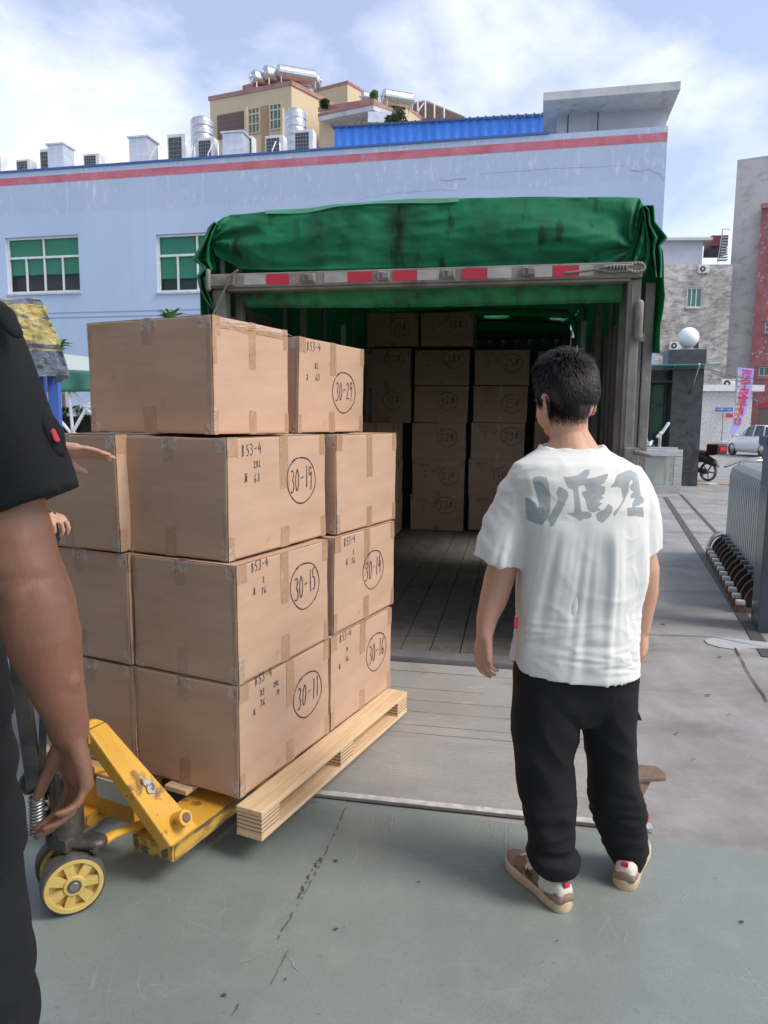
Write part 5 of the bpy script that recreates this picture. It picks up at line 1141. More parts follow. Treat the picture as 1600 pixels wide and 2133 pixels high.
# gathered folds hanging at both rear corners
def drape(Lp, Rp, amp, seed, nf):
    def fn(u, v):
        a = pl(Lp, v); b = pl(Rp, v); px = a[0] + (b[0] - a[0]) * u; py = a[1] + (b[1] - a[1]) * u
        y = .02 + amp * math.sin(u * nf * math.pi + seed + 1.5 * v) * (.5 + .5 * v) + .02 * N3(u * 5, v * 6, seed); h = TR.hit(px, py, y); return (h[0], y, h[1])
    q = MB(); q.grid(fn, 36, 50); o = T('corner_drape', q, M['tarp']); solidify(o, .004)
drape([(446, 462), (434, 474), (424, 500), (400, 541), (424, 556), (410, 575), (416, 600), (428, 625), (446, 648)], [(454, 466), (446, 488), (438, 515), (447, 545), (449, 562), (434, 585), (438, 605), (445, 625), (450, 655)], .05, 2, 4)
drape([(1338, 428), (1342, 445), (1345, 470), (1350, 495), (1354, 512), (1353, 530), (1357, 552), (1361, 577)], [(1347, 428), (1362, 428), (1364, 462), (1391, 495), (1376, 511), (1378, 530), (1379, 560), (1378, 579)], .05, 5, 4)
drape([(1318, 545), (1326, 520), (1335, 490), (1340, 462)][::-1], [(1345, 572), (1352, 545), (1352, 510), (1346, 470)][::-1], .02, 8, 3)
# cab, wheels below in the bay
q = MB(); cabp = [(0, -.75), (1.75, -.75), (1.8, .55), (1.5, 1.5), (.05, 1.5)]
q.extr([(-TW + .1, TL + .35 + y, z + .3) for y, z in cabp], (TW - .2, 0, 0)); T('cab', q, mat('blue_truck_cab_paint', (.05, .12, .3), .3))
q = MB(); q.extr([(-TW + .2, TL + .35 + y, z + .3) for y, z in ((1.815, .58), (1.83, .6), (1.56, 1.42), (1.54, 1.42))], (TW - .4, 0, 0)); T('windscreen', q, M['glass_dark'])
for y in (1.0, 1.95 + TL - .9):
    for x in (-.2, -TW + .2): wheel(truck, (x, y, -.60), (1, 0, 0), .44, .26)
q = MB(); q.tube([(-.3, 1.0, -.6), (-TW + .3, 1.0, -.6)], .06); q.box(-TW + .5, -TW + .6, .1, TL + 2, -.4, .02); q.box(-.6, -.5, .1, TL + 2, -.4, .02); T('axle_frame', q, M['truckdark'])
# tail lift platform bridging to the dock
LFx1 = TR.loc(g(1352, 1738)).x; LFx0 = -TW + .02; yN = -1.045
def lz(y): return .018 + (FZ0 - .012 - .018) * ((y - yN) / (0 - yN)) ** 3.4
q = MB(); nL = 16
for i in range(nL):
    ya = yN + (0 - .01 - yN) * i / nL; yb_ = yN + (0 - .01 - yN) * (i + 1) / nL; za, zb_ = lz(ya), lz(yb_)
    q.add([(LFx0, ya, max(.006, za - .05)), (LFx1, ya, max(.006, za - .05)), (LFx1, ya, za), (LFx0, ya, za), (LFx0, yb_, max(.006, zb_ - .05)), (LFx1, yb_, max(.006, zb_ - .05)), (LFx1, yb_, zb_), (LFx0, yb_, zb_)], [(3, 2, 6, 7), (0, 4, 5, 1), (0, 3, 7, 4), (1, 5, 6, 2)] + ([(0, 1, 2, 3)] if i == 0 else []) + ([(4, 7, 6, 5)] if i == nL - 1 else []))
lift = T('tail_lift_platform', q, M['lift'])
q = MB(); k = 0; y = yN + .035
while y < -.03:
    hh = .0022 if y < -.52 else .0005; wd_ = .007 if y < -.52 else .004
    q.add([(LFx0, y, lz(y) - .0005), (LFx1, y, lz(y) - .0005), (LFx1, y + .002, lz(y) + hh), (LFx0, y + .002, lz(y) + hh), (LFx1, y + wd_, lz(y + wd_) + hh), (LFx0, y + wd_, lz(y + wd_) + hh), (LFx1, y + wd_ + .002, lz(y + wd_)), (LFx0, y + wd_ + .002, lz(y + wd_))], [(0, 1, 2, 3), (3, 2, 4, 5), (5, 4, 6, 7)]); y += .0165 if y < -.52 else (.05 if k % 3 else .033); k += 1
tag(T('deck_ribs', q, mat('polished_rib_aluminium', (.42, .41, .385), .5, metal=.2, c2=(.29, .28, .26), scale=3, mix=(.35, .65), stretch=(1, 2, 1)), lift), kind='stuff')
q = MB(); rnd = random.Random(9); y = -.47
while y < -.03:
    x = LFx0
    while x < LFx1:
        x1 = min(LFx1, x + rnd.uniform(.05, .4)); wd_ = rnd.uniform(.0012, .0035)
        if rnd.random() < .78: q.add([(x, y, lz(y) + .0012), (x1, y, lz(y) + .0012), (x1, y + wd_, lz(y + wd_) + .0012), (x, y + wd_, lz(y + wd_) + .0012)], [(0, 1, 2, 3)])
        x = x1
    y += rnd.uniform(.06, .10)
tag(T('deck_seams', q, mat('dark_seam_grime', (.10, .085, .07), .9), lift), kind='stuff')
q = MB(); q.box(LFx0, LFx1, yN - .004, yN + .03, .0185, .0215); T('edge_strip', q, mat('bare_aluminium_edge', (.58, .58, .56), .5, c2=(.40, .39, .38), scale=30), lift)
for (y0, y1, m_) in ((yN + .002, yN + .045, M['galv']), (yN + .048, yN + .26, mat('chipped_red_paint', (.55, .07, .07), .5, c2=(.62, .12, .10), scale=20)), (yN + .263, yN + .5, mat('chipped_white_paint', (.6, .6, .58), .5, c2=(.3, .3, .29), scale=20, mix=(.5, .6)))):
    q = MB(); zz0, zz1 = lz(y0), lz(y1); q.add([(LFx1 - .018, y0, zz0 + .003), (LFx1 + .014, y0, zz0 + .003), (LFx1 + .014, y1, zz1 + .003), (LFx1 - .018, y1, zz1 + .003), (LFx1 - .018, y0, zz0 - .014), (LFx1 + .014, y0, zz0 - .014), (LFx1 + .014, y1, zz1 - .02), (LFx1 - .018, y1, zz1 - .02)], [(0, 1, 2, 3), (7, 6, 5, 4), (0, 4, 5, 1), (1, 5, 6, 2), (2, 6, 7, 3), (3, 7, 4, 0)]); T('painted_edge', q, m_, lift)
ba = g(1320, 1640); bl = TR.loc(at(1327, 1603, Z=.16))
q = MB(); P_ = [TR.loc(at(px, py, Z=.17)) for px, py in ((1322, 1592), (1368, 1596), (1388, 1612), (1387, 1621), (1322, 1624))]
q.extr([tuple(p) for p in P_], (0, 0, -.012)); q.extr([tuple(P_[4] + Vector((0, 0, -.013))), tuple(P_[3] + Vector((-.05, 0, -.013))), tuple(P_[4] + Vector((.03, 0, -.075)))], (0, .01, 0)); T('lift_bracket', q, M['rust'])

# ================================================================== CARTONS
GL_ = {
 '0': [[(.5, 1), (.15, .75), (.05, .4), (.25, .03), (.6, .05), (.9, .4), (.85, .8), (.5, 1)]],
 '1': [[(.55, 1), (.5, .5), (.45, 0)]],
 '2': [[(.1, .8), (.4, 1), (.8, .85), (.7, .5), (.1, .05), (.5, .12), (.95, .05)]],
 '3': [[(.1, .92), (.5, 1), (.8, .85), (.7, .65), (.35, .55), (.75, .4), (.8, .15), (.4, -.05), (.0, .05)]],
 '3l': [[(.15, .85), (.55, 1), (.75, .85), (.35, .55), (.65, .35), (.4, -.15), (.0, -.3)]],
 '4': [[(.5, 1), (.1, .4), (.95, .45)], [(.7, .75), (.65, 0)]],
 '5': [[(.3, .95), (.2, .55), (.6, .6), (.8, .3), (.5, 0), (.1, .05)], [(.25, .95), (.9, 1)]],
 '6': [[(.7, 1), (.25, .6), (.1, .2), (.4, 0), (.8, .15), (.7, .4), (.2, .3)]],
 '7': [[(.05, .9), (.9, .95), (.5, .4), (.4, 0)]],
 '8': [[(.8, .85), (.4, 1), (.2, .8), (.8, .3), (.5, 0), (.15, .2), (.8, .85)]],
 '9': [[(.85, .85), (.4, 1), (.1, .75), (.4, .5), (.85, .8), (.75, .4), (.5, -.1)]],
 '-': [[(.15, .5), (.85, .55)]],
 '#': [[(.35, .9), (.25, .1)], [(.7, .95), (.6, .1)], [(.05, .62), (.95, .7)], [(.02, .32), (.9, .4)]],
 'B': [[(.2, 1), (.15, 0)], [(.2, 1), (.7, .85), (.25, .55), (.8, .3), (.15, 0)]],
 'L': [[(.35, 1), (.25, .1), (.85, .12)]], 'M': [[(.05, 0), (.25, .95), (.5, .3), (.8, 1), (.9, .05)]],
 'X': [[(.1, .95), (.9, .05)], [(.85, 1), (.1, 0)]], 'S': [[(.85, .9), (.4, 1), (.2, .7), (.75, .35), (.5, 0), (.1, .1)]],
 'H': [[(.05, .85), (.95, .92)], [(.45, 1), (.35, .5), (.05, 0)], [(.35, .6), (.3, .35)], [(.8, .65), (.7, .4)], [(.55, .7), (.5, .35), (.25, 0)], [(.55, .4), (.95, 0)]],
 ' ': []}
def txt(s, x, z, h, wr=.62, slant=0, rnd=None):
    out = []; cx_ = x; i = 0
    for ch in s:
        for st_ in GL_[ch]:
            pts = []
            for k in range(len(st_) - 1):
                (a, b), (c, d) = st_[k], st_[k + 1]
                for j in range(4): f_ = j / 4; pts.append((a + (c - a) * f_, b + (d - b) * f_))
            pts.append(st_[-1]); P = pts
            if len(st_) > 3:
                for _ in range(3): P = [P[0]] + [((P[i_ - 1][0] + P[i_][0] * 2 + P[i_ + 1][0]) / 4, (P[i_ - 1][1] + P[i_][1] * 2 + P[i_ + 1][1]) / 4) for i_ in range(1, len(P) - 1)] + [P[-1]]
            jx = rnd.uniform(-.04, .04) if rnd else 0; jz = rnd.uniform(-.05, .05) if rnd else 0
            out.append([(cx_ + (a + jx) * h * wr, z + (b + jz) * h + slant * (cx_ + a * h * wr - x)) for a, b in P])
        cx_ += h * wr * (1.22 if ch != '1' else .95)
    return out, cx_ - x
def ellipse_stroke(x, z, rx, rz_, rnd):
    return [(x + rx * math.cos(2.0 + u) * (1 + .04 * math.sin(u * 2 + 1)), z + rz_ * math.sin(2.0 + u) * (1 + .04 * math.sin(u * 3)) + .004 * u / 6) for u in [6.5 * k / 36 for k in range(37)]]
def bulge(seed, u, z, Lx, H):
    e = max(0, min(1, min(u, Lx - u) / .05)) * max(0, min(1, min(z, H - z) / .05))
    return e * (.0045 * N3(u * 4, z * 4, seed) + .0018 * N3(u * 15, z * 12, seed + 5) - .004 * max(0, N3(u * 9, z * 9, seed + 8) - .38)) + (.0024 * N3(u * 11, z * 11, seed + 2) * (1 - e))
def face_map(kind, Lx, Ly, seed, H):
    """returns fn(u,z,off) for the outward faces; u runs left to right seen from outside"""
    if kind == 'y0': return lambda u, z, off: (u, -(bulge(seed, u, z, Lx, H) + off), z), Lx
    if kind == 'x0': return lambda u, z, off: (-(bulge(seed + 3, u, z, Ly, H) + off), Ly - u, z), Ly
    if kind == 'x1': return lambda u, z, off: (Lx + bulge(seed + 6, u, z, Ly, H) + off, u, z), Ly
    return lambda u, z, off: (Lx - u, Ly + bulge(seed + 9, u, z, Lx, H) + off, z), Lx
def carton(org, yaw, Lx, Ly, H, label, seed, group, writes=(), tapes=(), stroke=.0058, warp=.004):
    t = thing('carton', org, yaw, label, 'carton', group); mb = MB(); rnd = random.Random(seed)
    cj = {(i, j, k): Vector((rnd.uniform(-1, 1), rnd.uniform(-1, 1), rnd.uniform(-1, .4))) * warp for i in (0, 1) for j in (0, 1) for k in (0, 1)}
    def W(p):
        fx, fy, fz_ = min(1, max(0, p[0] / Lx)), min(1, max(0, p[1] / Ly)), min(1, max(0, p[2] / H)); o = Vector()
        for i in (0, 1):
            for j in (0, 1):
                for k in (0, 1): o += cj[(i, j, k)] * ((fx if i else 1 - fx) * (fy if j else 1 - fy) * (fz_ if k else 1 - fz_))
        return Vector(p) + o
    def steps(Lm, n): return [0, .004, .012] + [Lm * k / n for k in range(1, n)] + [Lm - .012, Lm - .004, Lm]
    for kind in ('y0', 'x0', 'x1', 'y1'):
        fn, Lf = face_map(kind, Lx, Ly, seed, H); us = steps(Lf, 12); zs = steps(H, 10)
        vs = [W(fn(min(max(u, .0028), Lf - .0028) if u in (0, Lf) else u, min(max(z, .0028), H - .0028) if z in (0, H) else z, -.0028 if (u in (0, Lf) or z in (0, H)) and False else (-.0012 if (u in (0, Lf) or z in (0, H)) else 0))) for z in zs for u in us]
        nu = len(us); mb.add(vs, [(j * nu + i, j * nu + i + 1, (j + 1) * nu + i + 1, (j + 1) * nu + i) for j in range(len(zs) - 1) for i in range(nu - 1)], True)
    for z, s in ((H, 1), (0, -1)):
        n = 14; e = .0012
        def tp(u, v):
            x = e + (Lx - 2 * e) * u; y = e + (Ly - 2 * e) * v; d = min(u, 1 - u, v, 1 - v); sag = -.006 * min(1, d * 6) * (1 if s > 0 else 0)
            if abs(v - .5) < .02: sag -= .003
            return W((x, y, z + s * (sag - .0008)))
        q_ = MB(); q_.grid(tp, 12, 25); mb.add(q_.v, q_.f if s > 0 else [f[::-1] for f in q_.f], False)
    mb.build('box_body', M['card'], t)
    for tp_ in tapes:
        kind, u0, u1, z0, z1 = tp_[:5]; m_ = tp_[5] if len(tp_) > 5 else 'tape'; fn, Lf = face_map(kind, Lx, Ly, seed, H); sk = rnd.uniform(-.004, .004)
        q_ = MB(); n = 8; rag = [rnd.uniform(-.004, .004) for _ in range(n + 2)]
        q_.grid(lambda u, v: W(fn(max(.001, min(Lf - .001, (u0 + (u1 - u0) * u) * Lf + sk * v)), max(.001, min(H - .001, (z0 + (z1 - z0) * v) * H + (rag[int(u * n)] if (v == 0 and z0 > .01) or (v == 1 and z1 < .99) else 0))), .0009 + .0007 * (m_ == 'film') * N3(u * 9, v * 9, seed))), n, n)
        q_.build('packing_tape', M[m_], t)
    # strip of tape along the top seam, folded over both ends
    q_ = MB(); q_.grid(lambda u, v: W((Lx * u, Ly * (.5 - .028 + .056 * v), H - .006 * min(1, min(u, 1 - u) * 6) + .0016)), 12, 2); q_.build('packing_tape', M['tape'], t)
    if writes:
        ink = MB(); fn, Lf = face_map('y0', Lx, Ly, seed, H)
        for stk, wd in writes:
            prev = None
            for k in range(len(stk)):
                a = stk[max(0, k - 1)]; b = stk[min(len(stk) - 1, k + 1)]; d = Vector((b[0] - a[0], b[1] - a[1])); d = d.normalized() if d.length > 0 else Vector((1, 0)); nrm = Vector((-d.y, d.x)) * wd * .5 * (.75 + .5 * rnd.random())
                c = stk[k]; L_ = W(fn(c[0] + nrm.x, c[1] + nrm.y, .0014)); R_ = W(fn(c[0] - nrm.x, c[1] - nrm.y, .0014))
                if prev: ink.add([prev[0], prev[1], R_, L_], [(0, 1, 2, 3)])
                prev = (L_, R_)
        tag(ink.build('handwriting', M['ink'], t), kind='stuff')
    return t

SYAW = R(64.7); SO = Vector((-.48486, 2.34188, .2)); SF = Frame(SO, SYAW); SF.o.z = 0
lev = [0, .4078, .8247, 1.2478, 1.6654]
def stdtapes(seed, film=False):
    r = random.Random(seed); c = .50 + r.uniform(-.03, .03); tp = [('y0', c - .045, c + .045, .66 - r.random() * .14, 1), ('y0', c - .045, c + .045, 0, .18 + r.random() * .08), ('y0', 0, .09, .84, 1), ('y0', .93, 1, .8, 1), ('y0', .94, 1, 0, .2), ('y0', 0, .05, 0, .2)]
    c = .5 + r.uniform(-.05, .05)
    tp += [('x0', c - .05, c + .05, .78, 1, 'film'), ('x0', c - .05, c + .05, 0, .24, 'film' if r.random() < .5 else 'tape'), ('x0', .955, 1, .0, 1 if r.random() < .5 else .4, 'film'), ('x0', 0, .045, .7, 1, 'film'), ('x0', 0, .05, 0, .22, 'film')]
    tp += [('x0', .90, 1, .88, 1, 'film_w'), ('x0', .93, 1, .0, .10 + .08 * r.random(), 'film_w'), ('y0', 0, .035, .0, .2 * r.random() + .06, 'film_w'), ('x0', 0, .09, 0, .09, 'film_w'), ('x0', c - .07, c + .08, .9, 1, 'film_w')]
    return tp
def marks(box_xyz, Lx, H, cpx, tpx, num, lines, rnd, rad=(.10, .082), fr=None, y_off=0, z_base=0, hh=.085):
    """handwriting: circled number at photo pixel cpx, small lines starting at tpx"""
    fr = fr or SF; out = []
    def uv(px, py): h = fr.hit(px, py, y_off); return h[0] - box_xyz, h[1] - z_base
    if cpx:
        u, z = uv(*cpx); out.append((ellipse_stroke(u, z, rad[0], rad[1], rnd), .0043))
        st_, w_ = txt(num, 0, 0, hh, .33 if len(num) > 3 else .48, 0, rnd); st_, w_ = txt(num, u - w_ * .47, z - hh * .5, hh, .33 if len(num) > 3 else .48, .10, rnd); out += [(s, .0048) for s in st_]
    if tpx:
        for s, dx, dz, h_ in lines:
            u, z = uv(*tpx); st_, _ = txt(s, u + dx, z + dz, h_ * .92, .52, .05, rnd); out += [(q_, .0029) for q_ in st_]
    return out
fit = {'F1': (0, 0, .604, .464), 'F2': (-.001, -.001, .603, .464), 'F3': (.027, .053, .649, .455), 'F4': (.136, .193, .48, .59),
       'R1': (.612, -.008, .594, .464), 'R2': (.652, 0, .597, .464), 'R3': (.705, .017, .601, .464), 'R4': (.78, .246, .617, .464)}
GRP = 'brown cartons stacked on the pallet'
info = {
 'F1': ((640, 1446), (531, 1428), '30-11', [('B53-4', 0, 0, .036), ('XS', .03, -.05, .026), ('2XL', .11, -.045, .022), ('76', .03, -.09, .028), ('15', .13, -.08, .02), ('H', -.01, -.105, .024)], 'carton marked 30-11, at the front bottom corner of the pallet'),
 'F2': ((636, 1220), (525, 1193), '30-15', [('B53-4', 0, 0, .036), ('L', .07, -.05, .026), ('76', .06, -.09, .028), ('H', .01, -.08, .028)], 'carton marked 30-15, second from the bottom at the front corner'),
 'F3': ((628, 1000), (503, 943), '30-19', [('B53-4', 0, -.01, .042), ('2XL', .07, -.055, .028), ('68', .075, -.105, .034), ('H', .015, -.10, .034)], 'carton marked 30-19, third up at the front corner'),
 'F4': (None, None, '', [], 'unmarked carton on the very top of the stack, nearest the camera'),
 'R1': ((783, 1357), (707, 1340), '30-16', [('B53-4', 0, 0, .036), ('M', .06, -.055, .026), ('76', .05, -.10, .026), ('H', -.005, -.115, .024)], 'carton marked 30-16, bottom row of the far side of the pallet'),
 'R2': ((777, 1186), (715, 1138), '30-14', [('B53-4', 0, 0, .036), ('L', .08, -.05, .026), ('76', .07, -.09, .03), ('H', .02, -.085, .03)], 'carton marked 30-14, second row behind the one marked 30-15'),
 'R3': (None, None, '', [], 'plain carton without writing behind the one marked 30-19'),
 'R4': ((717, 817), (638, 722), '30-29', [('B53-4', 0, -.015, .042), ('XL', .07, -.09, .03), ('60', .08, -.14, .034), ('X', .0, -.14, .03)], 'carton marked 30-29, highest of the far side of the pallet')}
for n_i, (k, (a_, b_2, La, Lb)) in enumerate(fit.items()):
    l = int(k[1]) - 1; rnd = random.Random(n_i + 40); cpx, tpx, num, lines, lb = info[k]; H_ = lev[l + 1] - lev[l] - .004
    org = SF.wld(a_, b_2, .2 + lev[l] + .002)
    wr = marks(a_, La, H_, cpx, tpx, num, lines, rnd, y_off=b_2, z_base=.2 + lev[l] + .002, rad=(.105, .088) if k != 'R4' else (.115, .095)) if (cpx or tpx) else []
    tp = stdtapes(n_i)
    if k == 'F4': tp += [('y0', 0, .05, .6, 1), ('y0', .05, .97, .90, .93, 'tape')]
    carton(org, SYAW, La, Lb, H_, lb, n_i + 1, GRP, wr, tp, warp=.004)
    if k == 'F4':
        pass
# left columns (their shaded sides face the operator)
for n_i, (l, dxa, lb) in enumerate(((0, -.008, 'bottom left carton on the pallet, just above the yellow jack plate'), (1, -.01, 'left carton of the second row from the bottom, beside the bare forearm'), (2, -.028, 'left carton of the third row, directly under the pointing hand'))):
    H_ = lev[l + 1] - lev[l] - .004; b0 = SF.hit((278, 270, 243)[l], (1480, 1270, 1020)[l], 0)[0]
    # find b where the front-left vertical edge shows
    tgt = (281, 270, 244)[l]; best = min([k_ * .002 for k_ in range(150, 380)], key=lambda b_: abs(proj(SF.wld(dxa, b_, .2 + (lev[l] + lev[l + 1]) / 2))[0] - tgt))
    carton(SF.wld(dxa, best, .2 + lev[l] + .002), SYAW, .604, .464, H_, lb, 60 + n_i, GRP, [], stdtapes(60 + n_i), warp=.004)
    carton(SF.wld(.62, best + .002, .2 + lev[l] + .002), SYAW, .60, .46, H_, ('bottom', 'second', 'third')[l] + ' carton of the far left stack, hidden behind the others on the pallet', 70 + n_i, GRP, [], [], warp=.004)
# loose clear film curling on the top carton edges
q = MB(); a_, b_2, La, Lb = fit['F4']; zt = .2 + lev[4]
for j in range(3):
    pts = []; rnd = random.Random(j + 3)
    for k in range(16): u = .05 + La * .85 * k / 15 * rnd.uniform(.9, 1.1); pts.append((a_ + u, b_2 - .004 - .003 * rnd.random(), zt - .006 - abs(.016 * math.sin(k * .7 + j * 1.3)) - .004 * j))
    pts.sort(); q.tube(pts, .0007, n=4, cap=False)
o = q.build('film_shreds', mat('white_film_shreds', (.75, .72, .68), .25), loc=(SF.o.x, SF.o.y, 0), yaw=SYAW); tag(o, 'thin crinkled strips of clear film along the top carton edge', 'film strips')

# cartons inside the truck
GI = 'brown cartons stacked inside the truck'
def icarton(px0, px1, yt, yb, y_pl, num, cpx, lb, seed, depth=.5, tpx=None, name=None):
    xa, zb = TR.hit(px0, yb, y_pl); xb, zt = TR.hit(px1, yt, y_pl); L_ = xb - xa; H_ = zt - zb
    wr = []; rnd = random.Random(seed)
    if cpx: wr += marks(xa, L_, H_, cpx, None, num, [], rnd, rad=(.105, .09), fr=TR, y_off=y_pl, z_base=zb, hh=.09)
    if tpx: wr += marks(xa, L_, H_, None, tpx, '', [('B53-4', 0, 0, .034), ('X', .05, -.06, .03), ('76', .14, -.06, .026), ('12', .05, -.11, .026)], rnd, fr=TR, y_off=y_pl, z_base=zb)
    wr = [(s, w_ * 1.15) for s, w_ in wr]
    c_ = .5; tps = [('y0', .46, .55, .74, 1), ('y0', .46, .55, 0, .16), ('y0', 0, .06, .85, 1), ('y0', .94, 1, .8, 1), ('x1', .4, .55, .8, 1)]
    carton(TR.wld(xa + .003, y_pl, zb + .001), TYAW, L_ - .008, depth, H_ - .004, lb, seed, GI, wr, tps, warp=.005)
rows = [727, 803, 880, 957, 1031, 1104]
def rb(i, px): return rows[i]
C2 = [(863, 979), (861, 977), (857, 972), (857, 970), (853, 967)]
C3 = [(987, 1105), (984, 1101), (979, 1095), (975, 1092), (975, 1090)]
n2 = ['38#', '37#', '22#', '21#', '33#']; c2 = [(945, 748), (932, 836), (931, 912), (934, 992), (928, 1053)]
n3 = ['25#', '23#', '39#', '40#', '27#']; c3 = [(1066, 756), (1066, 841), (1065, 909), (1050, 992), (1052, 1060)]
w2_ = {2: None}
for i in range(5):
    icarton(*C2[i], rows[i], rows[i + 1], YB, n2[i], c2[i], 'carton marked %s, %s of the second column inside the truck' % (n2[i], ('topmost', 'second from the top', 'in the middle', 'second from the floor', 'lowest')[i]), 100 + i, tpx=(C2[i][0] + 16, rows[i] + 14) if i in (0, 3, 4) else None)
    icarton(*C3[i], rows[i], rows[i + 1], YB, n3[i], c3[i] if i < 4 else None, ('carton marked %s, %s of the third column inside the truck' % (n3[i], ('topmost', 'second from the top', 'in the middle', '', '')[i])) if i < 3 else ('carton with a circled 4 half behind the shirted man\'s shoulder' if i == 3 else 'bottom carton of the third column inside the truck'), 110 + i, tpx=(C3[i][0] + 18, rows[i] + 12))
    x4 = TR.hit(1120, 900, YB)[0]; xa_ = proj(TR.wld(-.09, YB, 1))[0]
    icarton((1118, 1115, 1110, 1107, 1104)[i], xa_, rows[i] + (4 if i == 0 else 0), rows[i + 1], YB, '', None, 'carton in the right-hand column inside the truck, %s from the top' % ('first', 'second', 'third', 'fourth', 'fifth')[i], 120 + i)
for i in range(2):
    icarton(756, 857, rows[i] - 3, rows[i + 1], YB, '17#', ((821, 748), (818, 834))[i], ('upper' if i == 0 else 'lower') + ' of the two cartons marked 17 in the first column inside the truck', 130 + i)
zz = [TR.hit(820, y, 3.2)[1] for y in (880, 960, 1036, 1113)]
for i in range(3):
    icarton(738, 824, (880, 960, 1036)[i], (960, 1036, 1113)[i], 3.25, '', None, ('upper', 'middle', 'lowest')[i] + ' of the three cartons standing forward beside the pallet load in the truck', 134 + i, depth=.46)
icarton(764, 872, 650, 722, YB, '19#', (832, 682), 'left one of the two top-row cartons deep in the truck', 140); icarton(876, 988, 648, 722, YB, '18#', (950, 677), 'right one of the two top-row cartons deep in the truck', 141, tpx=(890, 665))

# ================================================================== PALLET
pz = .094; PT = .104
pal = thing('wood_pallet', (SO.x, SO.y, pz), SYAW, 'pale pine pallet with laminated plywood blocks under the carton stack', 'pallet')
a0 = SF.hit(551, 1731, -.11)[0]; a1 = SF.hit(830, 1487, -.11)[0]; pb = [(-.11, -.005), (.21, .31), (.42, .52), (.63, .73), (.86, .96)]
a0 = -.035; print('a1', a1); a1 = 1.185
for i, (y0, y1) in enumerate(pb):
    q = MB(); q.box(a0, a1, y0, y1, PT - .018, PT, .002); q.build('deck_board', M['wood'], pal)
for y0, y1 in (pb[0], pb[2], pb[4]):
    q = MB(); q.box(a0, a1, y0, y1, 0, .016, .002); q.build('bottom_board', M['wood'], pal)
    for k in range(3):
        xa = (a0, (a0 + a1) / 2 - .06, a1 - .11)[k]; q = MB(); q.box(xa + .002, xa + .11, y0 + .002, y1 - .002, .0165, PT - .0185); q.build('block', M['ply'], pal)

# ================================================================== PALLET JACK
JK = thing('pallet_jack', (SO.x, SO.y, 0), SYAW, 'worn yellow hand pallet jack with cream wheels, its forks under the pallet', 'pallet jack')
J = lambda px, py, z: (lambda p: tuple(SF.loc(p)))(at(px, py, Z=z))       # pixel at height z -> local
FH = .155
hr = Vector(J(360, 1762, FH)); print('fork heel local', hr)
fx0 = hr.x; fy0 = hr.y; fw_ = .165
fy1 = fy0 + fw_
def fork(y0, y1):
    q = MB(); q.add([(fx0, y0, FH), (fx0, y1, FH), (.95, y1, FH), (.95, y0, FH), (fx0, y0, FH - .055), (fx0, y1, FH - .055), (.95, y1, FH - .055), (.95, y0, FH - .055), (1.08, y1 - .04, FH - .005), (1.08, y0 + .04, FH - .005), (1.08, y1 - .04, FH - .05), (1.08, y0 + .04, FH - .05)],
        [(3, 2, 1, 0), (0, 1, 5, 4), (0, 4, 7, 3), (1, 2, 6, 5), (4, 5, 6, 7), (3, 9, 8, 2), (7, 6, 10, 11), (3, 7, 11, 9), (2, 8, 10, 6), (9, 11, 10, 8)])
    o = q.build('fork', M['yellow'], JK)
    q = MB(); q.box(fx0 + .004, .9, y0 - .004, y0 - .001, FH - .054, FH - .002); q.box(fx0 - .004, fx0 - .001, y0, y1, FH - .054, FH - .002); q.build('worn_edge', M['yellow_worn'], o)
    for k in (0, 1): q = MB(); q.disc((.78 + k * .1, (y0 + y1) / 2, .04), (0, 1, 0), .038, .09, 18); q.build('load_roller', M['wheel_yellow'], JK)
fork(fy0, fy1); fork(fy0 + .385, fy0 + .385 + fw_)
cyj = fy0 + (.385 + fw_) / 2
# inclined side plates from the pump head to the fork heels
def plate(ylo0, ylo1, yhi0, yhi1, xlo0, xlo1, xhi, zhi):
    P = [(xlo0, ylo0, FH + .004), (xlo1, ylo0 + 0.0, FH + .004), (xhi + .075, yhi0, zhi), (xhi, yhi0, zhi)]
    return P
top = J(200, 1500, .50)
def plate3(pts, th, name, m=M['yellow']): q = MB(); q.extr(pts, th); o = q.build(name, m, JK); b_ = o.modifiers.new('b', 'BEVEL'); b_.width = .006; b_.segments = 2; return o
def U3(px, py, z=None, y=None, x=None):
    d = ray(px, py)
    if z is not None: return Vector(J(px, py, z))
    fx = SF.x if x is not None else SF.y; val = x if x is not None else y
    o = SF.o + fx * val; t = (o - CAM).dot(fx) / d.dot(fx); return SF.loc(CAM + d * t)
A_ = U3(357, 1765, z=FH + .004); B_ = U3(414, 1722, z=FH + .004)
# the plate leans from the heel up to the head: top edge lies toward the operator and the centre line
C_ = U3(221, 1503, y=cyj - .05); D_ = U3(184, 1521, y=cyj - .06)
print('plate', A_, B_, C_, D_, 'cyj', cyj)
pn = (B_ - A_).cross(D_ - A_).normalized(); pn = pn if pn.dot(Vector((0, -1, 0))) > 0 else -pn
pt_ = plate3([A_, B_, C_, D_], -pn * .05, 'side_plate')
E_ = C_ + Vector((-.03, .01, .02)); F_ = D_ + Vector((-.03, .01, .02))
plate3([D_, C_, E_, F_], Vector((-.0, .08, -.02)), 'plate_top')
mir = lambda p: Vector((p.x, 2 * cyj - p.y, p.z))
pn2 = Vector((pn.x, -pn.y, pn.z)); plate3([mir(D_), mir(C_), mir(B_), mir(A_)], -pn2 * .05, 'side_plate')
mid = (C_ + D_) / 2; 
q = MB(); q.extr([D_ + Vector((0, 0, -.01)), C_ + Vector((0, 0, -.01)), mir(C_) + Vector((0, 0, -.01)), mir(D_) + Vector((0, 0, -.01))], (0, 0, -.035)); q.build('head_bridge', M['yellow'], JK)
